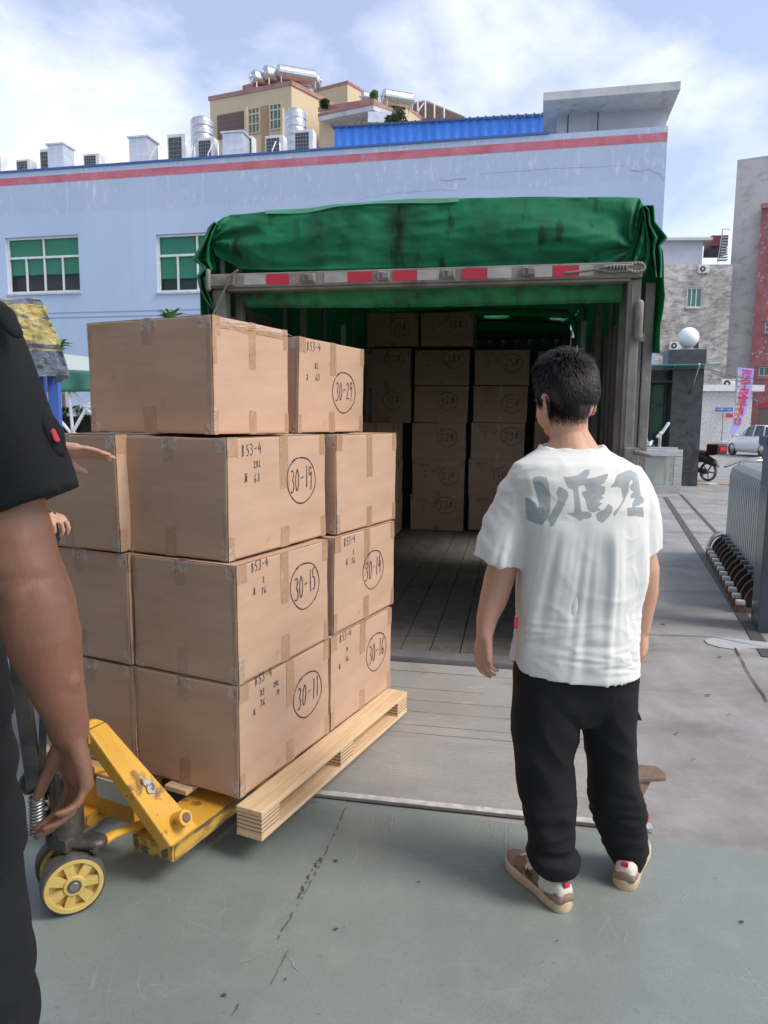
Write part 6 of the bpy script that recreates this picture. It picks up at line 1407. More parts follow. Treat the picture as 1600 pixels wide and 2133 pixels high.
q = MB(); q.box(fx0 + .06, fx0 + .10, fy0 + .22, fy0 + .5, FH - .02, FH + .13, .005); q.build('cross_plate', M['yellow'], JK)
q = MB(); q.box(fx0 + .05, fx0 + .058, fy0 + .16, fy0 + .38, FH + .05, FH + .12); q.build('type_plate', M['galv'], JK)
pc = U3(372, 1690, z=FH + .065); 
pp_ = A_.lerp(B_, .55) + (D_ - A_) * .13; q = MB(); q.disc(pp_ + pn * .022, pn, .027, .05, 20); q.build('pivot_boss', M['yellow'], JK); q = MB(); q.disc(pp_ + pn * .0485, pn, .016, .006, 16); q.build('pivot_pin', M['rust'], JK)
sc = A_.lerp(B_, .5) + (D_ - A_) * .46; ux = (B_ - A_).normalized(); uy = (D_ - A_).normalized(); rnd = random.Random(2)
q = MB(); q.add([sc + pn * .0015 + ux * x * .6 + uy * y * .75 for x, y in ((-.035, -.03), (.0, -.045), (.03, -.02), (.02, .01), (.035, .03), (.0, .022), (-.01, .045), (-.03, .02), (-.02, 0))], [tuple(range(9))]); q.build('torn_label', mat('torn_silver_label', (.38, .38, .38), .45, metal=0, c2=(.12, .10, .08), scale=55, mix=(.5, .54)), JK)
# heel box below the plate
hl = U3(275, 1765, z=.10); q = MB(); q.add([(fx0 + .0, fy0, .10), (fx0 + .0, fy1 + .02, .10), (fx0 + .0, fy1 + .02, .152), (fx0 + .0, fy0, .152), (fx0 + .09, fy0, .10), (fx0 + .09, fy1 + .02, .10), (fx0 + .09, fy1 + .02, .152), (fx0 + .09, fy0, .152)], [(0, 3, 2, 1), (4, 5, 6, 7), (0, 1, 5, 4), (0, 4, 7, 3), (1, 2, 6, 5)])
# steering wheels
wc_ = at(152, 1836, Z=.097); print('wheel', wc_)
wax = Vector((.52, -.854, 0)).normalized()
wl_ = SF.loc(wc_); axl = Vector((wax.dot(SF.x), wax.dot(SF.y), 0)).normalized()
def poly_wheel(c):
    c = Vector(c); a = Vector((0, 0, 1)); b = axl.cross(a).normalized(); q = MB(); n = 40; R_ = .093; rs = []
    pr2 = [(-.027, .078), (-.029, .086), (-.024, R_ - .001), (-.012, R_), (.012, R_), (.024, R_ - .001), (.029, .086), (.027, .078)]
    for k in range(n + 1): u = 6.2832 * k / n; d = a * math.cos(u) + b * math.sin(u); rs.append([c + d * r2 + axl * h2 for h2, r2 in pr2])
    q.rings(rs, False, True); t = q.build('steer_wheel', mat('dirty_tyre', (.10, .09, .075), .7, c2=(.05, .045, .04), scale=30) if 0 else M['rubber'], JK)
    q = MB(); rs = []
    for k in range(n + 1): u = 6.2832 * k / n; d = a * math.cos(u) + b * math.sin(u); rs.append([c + d * r2 + axl * h2 for h2, r2 in [(-.028, .072), (-.0285, .084), (-.005, .083), (.0285, .084), (.0285, .072), (.022, .070), (-.02, .070)]])
    q.rings(rs, False, False); q.disc(c, axl, .072, .012, 40)
    for k in range(7):
        u = 6.2832 * k / 7 + .2; d = a * math.cos(u) + b * math.sin(u); e = axl.cross(d); w0, w1 = .011, .015
        q.add([c + d * .024 + e * w0 + axl * .024, c + d * .074 + e * w1 + axl * .025, c + d * .074 - e * w1 + axl * .025, c + d * .024 - e * w0 + axl * .024, c + d * .024 + e * w0 + axl * .004, c + d * .074 + e * w1 + axl * .004, c + d * .074 - e * w1 + axl * .004, c + d * .024 - e * w0 + axl * .004], [(0, 3, 2, 1), (0, 1, 5, 4), (2, 3, 7, 6)])
    q.disc(c, axl, .031, .058, 24); hb_ = q.build('hub', M['wheel_yellow'], t)
    q = MB(); q.disc(c, axl, .021, .062, 24); q.build('bearing', M['rubber'], t); q = MB(); q.disc(c, axl, .0135, .068, 20); q.build('axle_end', M['steel'], t)
poly_wheel(wl_); poly_wheel(wl_ - axl * .115)
q = MB(); q.tube([wl_ - axl * .14, wl_ + axl * .02], .014, n=10); q.build('axle', M['steel'], JK)
mid_w = wl_ - axl * .0575
def W2(px, py, Y=None, z=None): return SF.loc(at(px, py, Y=Y)) if Y is not None else SF.loc(at(px, py, Z=z))
q = MB(); q.box(mid_w.x - .05, mid_w.x + .05, mid_w.y - .045, mid_w.y + .045, .19, .235, .008); q.tube([mid_w + Vector((0, 0, .02)), mid_w + Vector((0, 0, .20))], .022, n=12)
bx = W2(200, 1762, z=.185); q.tube([mid_w + Vector((0, 0, .11)), Vector((bx.x, bx.y, .20))], [.05, .036], n=12, squash=.55); q.build('steer_bracket', M['grease'], JK)
q = MB(); q.disc(mid_w + Vector((.0, 0, .22)), (0, 0, 1), .048, .26, 24); q.disc(mid_w + Vector((0, 0, .36)), (0, 0, 1), .033, .06, 20); q.box(mid_w.x - .04, mid_w.x + .06, mid_w.y - .06, mid_w.y + .06, .40, .43, .006); q.build('pump_body', M['grease'], JK)
# link arm to the fork heel
l0 = W2(197, 1762, z=.19); l1 = W2(310, 1712, z=.17)
q = MB(); q.tube([l0, l0.lerp(l1, .35) + Vector((0, 0, .01)), l1, l1 + (l1 - l0) * .4], [.022, .017, .02, .02], n=10, squash=.7); q.build('link_arm', M['yellow'], JK)
q = MB(); q.disc(l0 + Vector(axl) * .022, axl, .012, .018, 6); q.build('link_bolt', M['rubber'], JK)
# spring
sp0 = W2(76, 1735, Y=2.06); sp1 = W2(76, 1668, Y=2.06); q = MB(); pts = []
for k in range(121): u = k / 120; an = u * 6.2832 * 10; pts.append(Vector(sp0).lerp(sp1, u) + Vector((math.cos(an) * .021, math.sin(an) * .021, 0)))
q.tube(pts, .0042, n=6); q.build('spring', M['steel'], JK); q = MB(); q.tube([Vector(sp0) - Vector((0, 0, .01)), Vector(sp1) + Vector((0, 0, .02))], .011, n=10); q.disc(Vector(sp1) + Vector((0, 0, .006)), (0, 0, 1), .024, .012, 16); q.build('spring_rod', M['steel'], JK)
q = MB()
for (px, py, Y, r_) in ((60, 1630, 2.1, .03), (100, 1640, 2.12, .03), (90, 1700, 2.1, .028), (115, 1740, 2.1, .028)): q.ball(W2(px, py, Y=Y), (r_, r_, r_ * 1.3), seg=12)
q.tube([W2(55, 1640, Y=2.1), W2(110, 1650, Y=2.12)], .016, n=8); q.build('pump_linkage', M['grease'], JK)
q = MB(); q.disc(W2(107, 1658, Y=2.08), axl, .011, .02, 14); q.disc(W2(125, 1733, Y=2.08), axl, .008, .03, 10); q.disc(W2(95, 1680, Y=2.08), axl, .007, .03, 10); q.build('valve_bolts', M['steel'], JK)
# drawbar handle
h0 = W2(72, 1632, Y=2.08); h1 = W2(40, 1395, Y=1.98); h2 = W2(30, 1290, Y=1.93)
q = MB(); q.tube([h0, h1, h2], .024, n=4, smooth=False, squash=1.2); s2 = Vector((.06, -.03, 0)); q.tube([h0 + s2 * .3, h1 + s2, h2 + s2], .014, n=4, smooth=False); q.build('drawbar', M['black_steel'], JK)
hl_ = W2(-50, 1150, Y=1.9); hr_ = W2(114, 1120, Y=1.99); hrt = W2(108, 1075, Y=1.97)
q = MB(); q.tube([h2, W2(95, 1210, Y=1.97), hr_, hrt, W2(30, 1040, Y=1.92), W2(-60, 1075, Y=1.87), hl_, h2], .014, n=10); q.build('handle_loop', M['black_steel'], JK)

# ================================================================== PEOPLE
def ell(px0, px1, py, Y, ry, n=36, yaw=0.0, ex=2.3, yo=0):
    """horizontal ring whose silhouette spans px0..px1 at row py, depth Y"""
    a = at(px0, py, Y=Y); b = at(px1, py, Y=Y); c = (a + b) / 2; rx = (b - a).length / 2; r_ = []; c.z = at((px0 + px1) / 2, py, Y=Y - ry * .85).z
    for k in range(n):
        u = 6.2832 * k / n; cu, su = math.cos(u), math.sin(u); x = rx * math.copysign(abs(cu) ** (2 / ex), cu); y = ry * math.copysign(abs(su) ** (2 / ex), su)
        r_.append((c.x + x * math.cos(yaw) - y * math.sin(yaw), c.y + yo + x * math.sin(yaw) + y * math.cos(yaw), c.z))
    return r_
def hand(mb, wrist, d, nrm, thumb, sc=1.0, curl=.5, spread=.05, tcurl=.4, bend=0.0):
    """wrist point, direction of the fingers, palm normal (towards the palm side), side of the thumb"""
    w = Vector(wrist); d = Vector(d).normalized(); n = Vector(nrm); n = (n - d * n.dot(d)).normalized(); s = d.cross(n).normalized()
    if s.dot(Vector(thumb)) < 0: s = -s
    L_ = [.078, .086, .080, .064]; off = [.030, .010, -.011, -.030]; kn = [.090, .094, .089, .080]; rr = [.0086, .0088, .0083, .0074]
    for i in range(4):
        k0 = w + d * .012 * sc + s * off[i] * .55 * sc; k1 = w + (d * kn[i] + s * off[i]) * sc
        mb.tube([k0, k0.lerp(k1, .5) + n * -.001, k1], [.0145 * sc, .0135 * sc, .0105 * sc], n=10, squash=1.15, up=n)
        a = bend; p = k1; P = [k1 - d * .004]; rad = [rr[i] * 1.12 * sc]; sg = [.47, .31, .22]; dirs = spread * (1.5 - i)
        for j in range(3):
            a += curl * (.55, .75, .5)[j] * (1 + .12 * i); v = (d * math.cos(a) + n * math.sin(a) + s * dirs * .25).normalized(); p1 = p + v * L_[i] * sg[j] * sc
            P += [p.lerp(p1, .5), p1]; rad += [rr[i] * (1.0, .93, .86)[j] * sc, rr[i] * (1.02, .95, .72)[j] * sc]; p = p1
        mb.tube(P, rad, n=10)
    b0 = w + (d * .018 + s * .020 + n * .006) * sc; b1 = w + (d * .048 + s * .043 + n * .016) * sc; v = (d * .75 + s * .45 + n * (.25 + tcurl * .5)).normalized(); b2 = b1 + v * .034 * sc; v2 = (v + n * tcurl * .5 - s * tcurl * .3 + d * .2).normalized(); b3 = b2 + v2 * .028 * sc
    mb.tube([b0, b1, b1.lerp(b2, .5), b2, b2.lerp(b3, .5), b3], [.0165 * sc, .0145 * sc, .0112 * sc, .0108 * sc, .0098 * sc, .0078 * sc], n=10)
    mb.ball(w + (d * .045 + n * .004) * sc, (.034 * sc, .034 * sc, .034 * sc), Matrix((s, d * 1.35, n * .42)).transposed(), seg=14)
def P(px, py, Y): return at(px, py, Y=Y)

# ---------------------------------------------------------------- the man in the white T-shirt
man = thing('person', (.62, 2.18, 0), 0, 'man seen from behind in white T-shirt with grey lettering, black trousers and sneakers', 'person')
def rel(me, o): 
    for v in me.vertices: v.co -= o.location
def body_to(par, name, me, m):
    rel(me, par); return link_mesh(name, me, m, par)
YM = 2.20
HD = P(1176, 827, 2.27)             # head centre
hyaw = R(24); fwd = Vector((-math.sin(hyaw), math.cos(hyaw), -.22)).normalized(); side = Vector((math.cos(hyaw), math.sin(hyaw), 0)); upv = side.cross(fwd).normalized()
RM = Matrix((side, fwd, upv)).transposed()
hp_ = lambda x, y, z: HD + RM @ Vector((x, y, z))
mb = MB()
mb.ball(hp_(0, -.012, .012), (.077, .094, .092), RM, 24); mb.ball(hp_(0, .030, -.035), (.064, .072, .080), RM, 20); mb.ball(hp_(0, .055, -.085), (.042, .038, .034), RM, 16)
mb.ball(hp_(0, -.050, -.028), (.062, .050, .060), RM, 16); mb.ball(hp_(-.052, .03, -.045), (.022, .045, .05), RM, 12); mb.ball(hp_(.052, .03, -.045), (.022, .045, .05), RM, 12)
mb.tube([hp_(0, .095, -.005), hp_(0, .112, -.038)], [.009, .014], n=8); mb.ball(hp_(0, .098, -.066), (.022, .010, .006), RM, 10); mb.ball(hp_(0, .096, -.076), (.019, .010, .006), RM, 10); mb.ball(hp_(0, .088, .012), (.05, .012, .010), RM, 10)
for s in (-1, 1):      # ears: rim, lobe and shell
    c0 = (.078, -.012, -.028); pts = []
    for k in range(11): u = -1.9 + 4.1 * k / 10; pts.append(hp_(s * (c0[0] + .006 + .010 * math.cos(u - 1.4) * 0 + .004), c0[1] - .004 - .017 * math.cos(u * 1.0 - .0) * 1.0, c0[2] + .029 * math.sin(u)))
    mb.tube(pts, .0055, n=8); mb.ball(hp_(s * .080, -.010, -.030), (.007, .015, .027), RM, 12); mb.ball(hp_(s * .082, -.002, -.056), (.0055, .008, .010), RM, 10)
nb = P(1190, 940, 2.23)
mb.tube([P(1190, 1000, 2.24), nb, P(1185, 905, 2.25), hp_(0, -.012, -.05)], [.078, .066, .058, .058], n=20)
mb.tube([P(1130, 985, 2.24), P(1160, 950, 2.235), P(1182, 905, 2.235)], [.05, .045, .04], n=12); mb.tube([P(1260, 985, 2.22), P(1222, 950, 2.225), P(1198, 905, 2.235)], [.05, .045, .04], n=12)
# torso, hips and legs under the clothes
rs = [ell(1110, 1290, 1000, YM, .08), ell(1090, 1310, 1060, YM, .10), ell(1100, 1310, 1180, YM, .10), ell(1105, 1300, 1320, YM, .10), ell(1100, 1300, 1420, YM, .10), ell(1110, 1290, 1480, YM, .09)]
mb.rings([r_[::-1] for r_ in rs], True)
mb.tube([P(1140, 1440, 2.2), P(1140, 1640, 2.19), P(1150, 1810, 2.14), P(1160, 1868, 2.10)], [.085, .062, .042, .036], n=14); mb.tube([P(1265, 1440, 2.2), P(1275, 1640, 2.22), P(1300, 1780, 2.24), P(1310, 1825, 2.25)], [.085, .062, .042, .036], n=14)
# arms
AL = [P(1120, 1015, 2.2), P(1072, 1100, 2.2), P(1040, 1205, 2.2), P(1028, 1250, 2.195), P(1014, 1290, 2.18), P(1010, 1320, 2.17)]
mb.tube(AL, [.040, .044, .0475, .043, .033, .0265], n=18)
AR = [P(1280, 1015, 2.18), P(1325, 1100, 2.185), P(1343, 1185, 2.19), P(1345, 1235, 2.2), P(1339, 1285, 2.20), P(1337, 1312, 2.2)]
mb.tube(AR, [.040, .042, .044, .038, .030, .025], n=18)
hand(mb, AL[-1], (P(1004, 1400, 2.17) - AL[-1]), (.75, .5, .1), (.6, .8, 0), .94, .55, .05, .35)
hand(mb, AR[-1], (P(1341, 1400, 2.22) - AR[-1]), (-.8, .5, 0), (-.5, .9, 0), .92, .55, .05, .4)
me = remesh(mb, .0036, 3)
skin_o = body_to(man, 'body', me, M['skin'])
for s in (-1, 1):
    q = MB(); q.ball(hp_(s * .030, .086, -.012) - man.location, .0115, seg=14); q.build('eye', M['white_paint'], man); q = MB(); q.tube([hp_(s * .046, .092, .010) - man.location, hp_(s * .030, .1, .014) - man.location, hp_(s * .014, .1, .010) - man.location], .0035, n=6); q.build('eyebrow', M['hair'], man)

# hair: a cap plus many tapered locks from the whorl
def sc_pt(a, e, k=1.0):   # point on the scalp: azimuth around the crown, elevation
    v = Vector((math.cos(e) * math.sin(a) * .080, -math.cos(e) * math.cos(a) * .097, math.sin(e) * .094)); return hp_(v.x * k, -.012 + v.y * k, .012 + v.z * k)
q = MB(); nA, nE = 60, 26
def cap_pt(u, v):
    a = (u - .5) * 2 * math.pi; fr_ = abs(a) / math.pi       # 0 = back of the head
    low = -.62 + .0 * fr_
    sidef = math.exp(-((abs(a) - 1.5) / .42) ** 2); low = -.98 + .72 * sidef + (.95 * max(0, fr_ - .62) / .38)
    e = math.pi / 2 + (low - math.pi / 2) * v; thick = 1.0 + .105 * min(1, (1 - v) * 2.4) + .012 * N3(a * 5, e * 5, 1)
    return sc_pt(a, e, thick) - man.location
q.grid(cap_pt, nA, nE); q.build('hair_cap', M['stubble'], man)
rnd = random.Random(21); q = MB()
def lock(a, e, ln, wd, lift=.35, swirl=.4):
    p = sc_pt(a, e, 1.03); c = hp_(0, -.012, .012); nrm = (p - c).normalized()
    wh = hp_(.004, -.055, .095); flow = (p - wh); flow = flow - nrm * flow.dot(nrm)
    flow = flow.normalized() if flow.length > 1e-4 else side.copy(); flow = (flow + nrm.cross(flow) * swirl).normalized()
    s = flow.cross(nrm).normalized(); prev = None; pos = p.copy(); rings_ = []; m = 5
    for k in range(m + 1):
        t = k / m; w_ = wd * (1 - t ** 1.6) + .0003; rings_.append((pos + s * w_ - man.location, pos + nrm * w_ * .5 - man.location, pos - s * w_ - man.location)); dr = (flow * (1 - lift * (1 - t) * 1.1) + nrm * lift * (1.3 - 1.9 * t) + s * .25 * math.sin(t * 3 + a * 7)).normalized(); pos = pos + dr * ln / m
    vs = [v for r_ in rings_ for v in r_]; q.add(vs, [(i * 3 + j, i * 3 + j + 1, i * 3 + j + 4, i * 3 + j + 3) for i in range(m) for j in range(2)], True)
for i in range(6800):
    z = rnd.uniform(-.92, 1); e = math.asin(z); a = rnd.uniform(-math.pi, math.pi)
    if e < .05 and abs(abs(a) - 1.5) < .45: continue
    if abs(a) > 2.2 and e < .35: continue
    if e < -.3 and abs(a) > 1.12: continue
    top_ = max(0, z - .3) / .7; ln = (.020 if e > -.4 else .011) + .034 * top_ + .008 * rnd.random(); crown = e > .95
    lock(a, e, ln * (1.25 if crown else 1), .0009 + .0007 * rnd.random(), .42 + .35 * top_ * rnd.random(), .35 + .5 * rnd.random())
for i in range(160): lock(rnd.gauss(.1, .5), rnd.uniform(1.1, 1.5), rnd.uniform(.05, .075), .0009, .95, rnd.uniform(-.5, .9))
q.build('hair', M['hair'], man)
q = MB(); 
bvh = BVHTree.FromPolygons([v.co + man.location for v in skin_o.data.vertices], [p.vertices[:] for p in skin_o.data.polygons])
for i in range(15000):
    py = rnd.uniform(818, 892); t_y = (py - 818) / 74; px = rnd.uniform(1136 + 10 * t_y, 1238 - 18 * t_y); dn_ = 1 - max(0, (py - 854) / 36)
    if dn_ <= 0 or rnd.random() > dn_ ** 1.3: continue
    hit, nrm, _, _ = bvh.ray_cast(CAM, ray(px, py).normalized())
    if hit is None or hit.y < 2.10: continue
    s = nrm.cross(Vector((0, 0, 1))).normalized(); dn = (nrm * .35 - Vector((0, 0, 1)) + s * rnd.uniform(-.3, .3)).normalized()
    ln_ = .0085 * (.35 + .65 * dn_) * (.6 + rnd.random() * .7); q.add([hit + s * .0007 - man.location, hit - s * .0007 - man.location, hit + dn * ln_ - man.location], [(0, 1, 2)])
q.build('nape_stubble', M['hair'], man)

# T-shirt
mb = MB(); cY = 2.20
rows_ = [(1122, 1262, 936, .060, 2.225, 0), (1100, 1285, 950, .078, 2.215, 0), (1070, 1318, 970, .100, 2.20, 0), (1056, 1340, 1000, .118, 2.195, 0), (1064, 1346, 1060, .132, 2.19, 0), (1074, 1342, 1120, .138, 2.19, 0), (1078, 1338, 1200, .138, 2.19, 0), (1078, 1327, 1280, .130, 2.19, 0), (1075, 1326, 1350, .132, 2.19, 0), (1074, 1328, 1412, .134, 2.19, 0)]
rs = [ell(a, b, y, Y, ry, 48, ex=2.5) for a, b, y, ry, Y, _ in rows_]
# the hem dips at the middle of the back and is slit at the left
def hemfix(r_, k): return [(x, y, z - k * (1 - ((x - .70) / .30) ** 2) * (1 if y < 2.19 else .3)) for x, y, z in r_]
rs[-1] = hemfix(rs[-1], .022); rs[-2] = hemfix(rs[-2], .012)
inner = [hemfix(ell(1080, 1322, 1410, 2.19, .128, 48, ex=2.5), .022), ell(1088, 1322, 1340, 2.19, .12, 48, ex=2.5), ell(1095, 1310, 1200, 2.19, .11, 48, ex=2.5)]
mb.rings([r_[::-1] for r_ in rs + inner], True)
def sleeve(pts, rad, inn, wide=1.0, up=None):
    pts = [Vector(p) for p in pts]; d = (pts[-1] - pts[-2]).normalized(); P2 = pts + [pts[-1] - d * .001, pts[-1] - d * .06]; r2 = list(rad) + [rad[-1] - .010, rad[-1] - .016]
    mb.tube(P2, r2, n=28, cap=False, squash=wide, up=up)
sleeve([P(1112, 990, 2.205), P(1084, 1035, 2.20), P(1060, 1095, 2.195), P(1040, 1150, 2.19), P(1033, 1172, 2.19)], [.060, .072, .075, .077, .077], None, 1.05)
sleeve([P(1290, 992, 2.18), P(1313, 1035, 2.18), P(1327, 1088, 2.185), P(1336, 1138, 2.19), P(1338, 1152, 2.19)], [.058, .062, .062, .060, .058], None, 1.2)
# collar band
cr = []
cpt = []
for k in range(41):
    u = 6.2832 * k / 40; a = P(1124, 938, 2.225); b = P(1262, 934, 2.225); c = (a + b) / 2; cpt.append(c + Vector((math.cos(u) * (b - a).length / 2 * .97, math.sin(u) * .066, .004 + .008 * math.sin(u) + .003 * math.sin(u * 9))))
mb.tube(cpt, .0085, n=8, cap=False)
me = remesh(mb, .0052, 5)
sh_c = Vector((.70, 2.19, 0))
def shirt_d(co, n):
    x, y, z = co; back = max(0, -n.y); d = 0
    # long folds falling from the shoulder blades, fanning out downwards
    fan = (x - .66) / (.55 + .65 * (1.42 - z))
    amp = max(0, min(1, (1.22 - z) / .12)) * (.55 + .45 * min(1, max(0, (z - .78) / .2)))
    d += .012 * amp * (abs(math.sin(fan * 15 + 1.6 * N3(fan * 5, z * 1.6, 1))) * -2 + 1) * (.45 + .55 * N3(fan * 7, z * 2, 4) + .3)
    d += .008 * amp * N3(fan * 30, z * 2.0, 2)
    # upper-back pulls between the shoulders
    up_ = max(0, 1 - abs(z - 1.30) / .14); d += .006 * up_ * math.sin(x * 18 + z * 60 + 3 * N3(x * 6, z * 6, 5)) * N3(x * 8, z * 8, 9)
    # horizontal creases near the hem
    h_ = max(0, 1 - abs(z - .83) / .13); r_ = N3(x * 7, z * 42, 6); d += .0085 * h_ * (1 - abs(r_) * 2.6) * max(0, N3(x * 5, z * 9, 8) + .45)
    pm_ = max(0, N3(x * 5 + 3, z * 5, 11) + .25); d += .0034 * pm_ * max(0, 1 - abs(N3(x * 7 + z * 6, z * 5 - x * 4, 13)) * 5) + .003 * max(0, N3(x * 6, z * 6, 15) + .1) * max(0, 1 - abs(N3(x * 16 - z * 9, z * 14 + x * 8, 6)) * 7)
    # sleeve folds
    if x < .38 or x > 1.0: d += .008 * math.sin((z + x * .8) * 48 + 4 * N3(x * 9, z * 7, 3)) * max(0, N3(x * 7, z * 7, 7) + .35)
    d += .003 * N3(x * 14, z * 14, y * 14)
    if z < .79: d *= max(.3, (z - .70) / .09)
    if z > 1.40: d *= .2
    return d
displace(me, shirt_d)
# brush lettering stored as a value per vertex, signed distance to the strokes
def Z5(pts): return [(960 + x / 2.9636, 720 + y / 2.9636) for x, y in pts]
polys = [Z5(p) for p in [
 [(440, 835), (452, 812), (475, 805), (530, 812), (548, 870), (556, 960), (548, 1040), (530, 1075), (500, 1108), (465, 1098), (420, 1080), (402, 1068), (398, 935), (425, 945), (462, 968), (482, 1012), (478, 960), (462, 900), (450, 860)],
 [(605, 870), (625, 875), (662, 900), (665, 930), (640, 985), (600, 1060), (575, 1110), (552, 1120), (545, 1090), (535, 1078), (560, 1030), (598, 960), (596, 930), (585, 918)],
 [(630, 805), (660, 812), (720, 800), (765, 768), (793, 762), (796, 790), (772, 822), (820, 815), (912, 788), (905, 815), (882, 850), (850, 862), (800, 868), (745, 862), (690, 890), (665, 880), (648, 850)],
 [(692, 884), (722, 872), (728, 905), (742, 1000), (750, 1080), (735, 1086), (722, 1070), (700, 1058), (655, 1040), (657, 1032), (700, 1030), (700, 960)],
 [(765, 868), (850, 860), (893, 872), (888, 915), (862, 925), (885, 940), (850, 962), (878, 975), (842, 1000), (868, 1010), (820, 1032), (782, 1012), (768, 950), (745, 915), (748, 898), (775, 900)],
 [(718, 1028), (770, 1024), (806, 1034), (808, 1055), (790, 1070), (755, 1068)],
 [(910, 975), (938, 996), (932, 1030), (905, 1070), (870, 1096), (840, 1078), (832, 1040), (860, 1020), (885, 1012)],
 [(920, 868), (945, 850), (962, 800), (990, 785), (1045, 765), (1085, 785), (1096, 815), (1105, 880), (1112, 925), (1132, 945), (1130, 968), (1100, 985), (1060, 998), (1056, 978), (1078, 940), (1050, 945), (1046, 925), (1068, 900), (1048, 890), (1045, 868), (1062, 845), (1056, 820), (1040, 850), (1035, 900), (1010, 960), (985, 1000), (955, 1048), (938, 1058), (945, 1030), (980, 990), (1000, 950), (990, 880), (962, 872), (930, 876)],
 [(1025, 1002), (1070, 998), (1125, 996), (1132, 1030), (1128, 1062), (1075, 1052), (1028, 1054), (1030, 1030)]]]
nv = len(me.vertices); co = np.empty(nv * 3); me.vertices.foreach_get('co', co); co = co.reshape(-1, 3); no = np.empty(nv * 3); me.vertices.foreach_get('normal', no); no = no.reshape(-1, 3)
dd = co - np.array(CAM); zf = dd @ np.array(_F); PX = CX + FPX * (dd @ np.array(_R)) / zf; PY = CY - FPX * (dd @ np.array(_U)) / zf
sdf = np.full(nv, -1e3)
for pg in polys:
    pg = np.array(pg); ins = np.zeros(nv, bool); dm = np.full(nv, 1e9)
    for i in range(len(pg)):
        a = pg[i]; b = pg[(i + 1) % len(pg)]
        cnd = ((a[1] > PY) != (b[1] > PY)); xi = (b[0] - a[0]) * (PY - a[1]) / (b[1] - a[1] + 1e-9) + a[0]; ins ^= cnd & (PX < xi)
        ab = b - a; t = np.clip(((PX - a[0]) * ab[0] + (PY - a[1]) * ab[1]) / (ab @ ab), 0, 1); dm = np.minimum(dm, np.hypot(PX - a[0] - ab[0] * t, PY - a[1] - ab[1] * t))
    sdf = np.maximum(sdf, np.where(ins, dm, -dm))
val = np.clip(.5 + sdf / 24, 0, 1); val[(no[:, 1] > .05) | (co[:, 1] > 2.24)] = 0
at_ = me.attributes.new('lettering', 'FLOAT', 'POINT'); at_.data.foreach_set('value', val.astype(np.float32))
shirt_o = body_to(man, 'tshirt', me, M['shirt'])
q = MB(); c_ = P(1075, 1297, 2.12) - man.location; q.box(c_.x - .006, c_.x + .006, c_.y - .004, c_.y + .002, c_.z - .018, c_.z + .018, .001); q.build('red_tag', M['red'], man)
q = MB(); A_ = [P(1074, 1312, 2.18), P(1066, 1340, 2.18), P(1061, 1370, 2.18), P(1062, 1376, 2.18), P(1080, 1376, 2.17), P(1082, 1310, 2.17)]; q.extr([p - man.location for p in A_], (0, .004, 0)); q.build('shirt_tail', M['pink_fabric'], man)

# trousers
mb = MB()
rs = [ell(1074, 1326, 1370, 2.19, .115, 36, ex=2.6), ell(1068, 1326, 1430, 2.19, .12, 36, ex=2.6), ell(1068, 1324, 1480, 2.19, .115, 36, ex=2.6), ell(1078, 1318, 1515, 2.19, .09, 36)]
mb.rings([r_[::-1] for r_ in rs], True)
lg = [(1068, 1206, 1450, 2.19, .11), (1064, 1206, 1520, 2.185, .108), (1068, 1200, 1565, 2.18, .10), (1071, 1190, 1605, 2.175, .094), (1076, 1197, 1650, 2.17, .09), (1086, 1197, 1700, 2.155, .085), (1096, 1192, 1745, 2.14, .08), (1104, 1190, 1775, 2.13, .078), (1098, 1192, 1792, 2.125, .08), (1094, 1205, 1808, 2.12, .082), (1106, 1204, 1826, 2.115, .072), (1118, 1198, 1836, 2.11, .062)]
mb.rings([ell(a, b, y, Y, ry, 36, ex=2.2)[::-1] for a, b, y, Y, ry in lg], True)
rg = [(1198, 1325, 1450, 2.19, .11), (1206, 1322, 1520, 2.19, .106), (1218, 1318, 1565, 2.195, .098), (1225, 1323, 1605, 2.205, .092), (1226, 1328, 1650, 2.21, .088), (1226, 1340, 1695, 2.225, .086), (1238, 1345, 1735, 2.235, .082), (1252, 1342, 1765, 2.24, .076), (1256, 1347, 1785, 2.245, .078), (1268, 1340, 1805, 2.25, .07), (1282, 1330, 1822, 2.25, .058)]
mb.rings([ell(a, b, y, Y, ry, 36, ex=2.2)[::-1] for a, b, y, Y, ry in rg], True)
me = remesh(mb, .0055, 4)
def trous_d(co, n):
    x, y, z = co; d = .0045 * N3(x * 9, z * 4, y * 6)
    low = max(0, 1 - abs(z - .22) / .16); d += .0075 * low * (1 - abs(N3(x * 9 + z * 8, z * 24, y * 9)) * 3.2)
    md = max(0, 1 - abs(z - .5) / .28); d += .0045 * md * (1 - abs(N3(x * 9 + z * 6, z * 5, 7)) * 3.4)
    return d
displace(me, trous_d); body_to(man, 'trousers', me, M['black_cloth'])

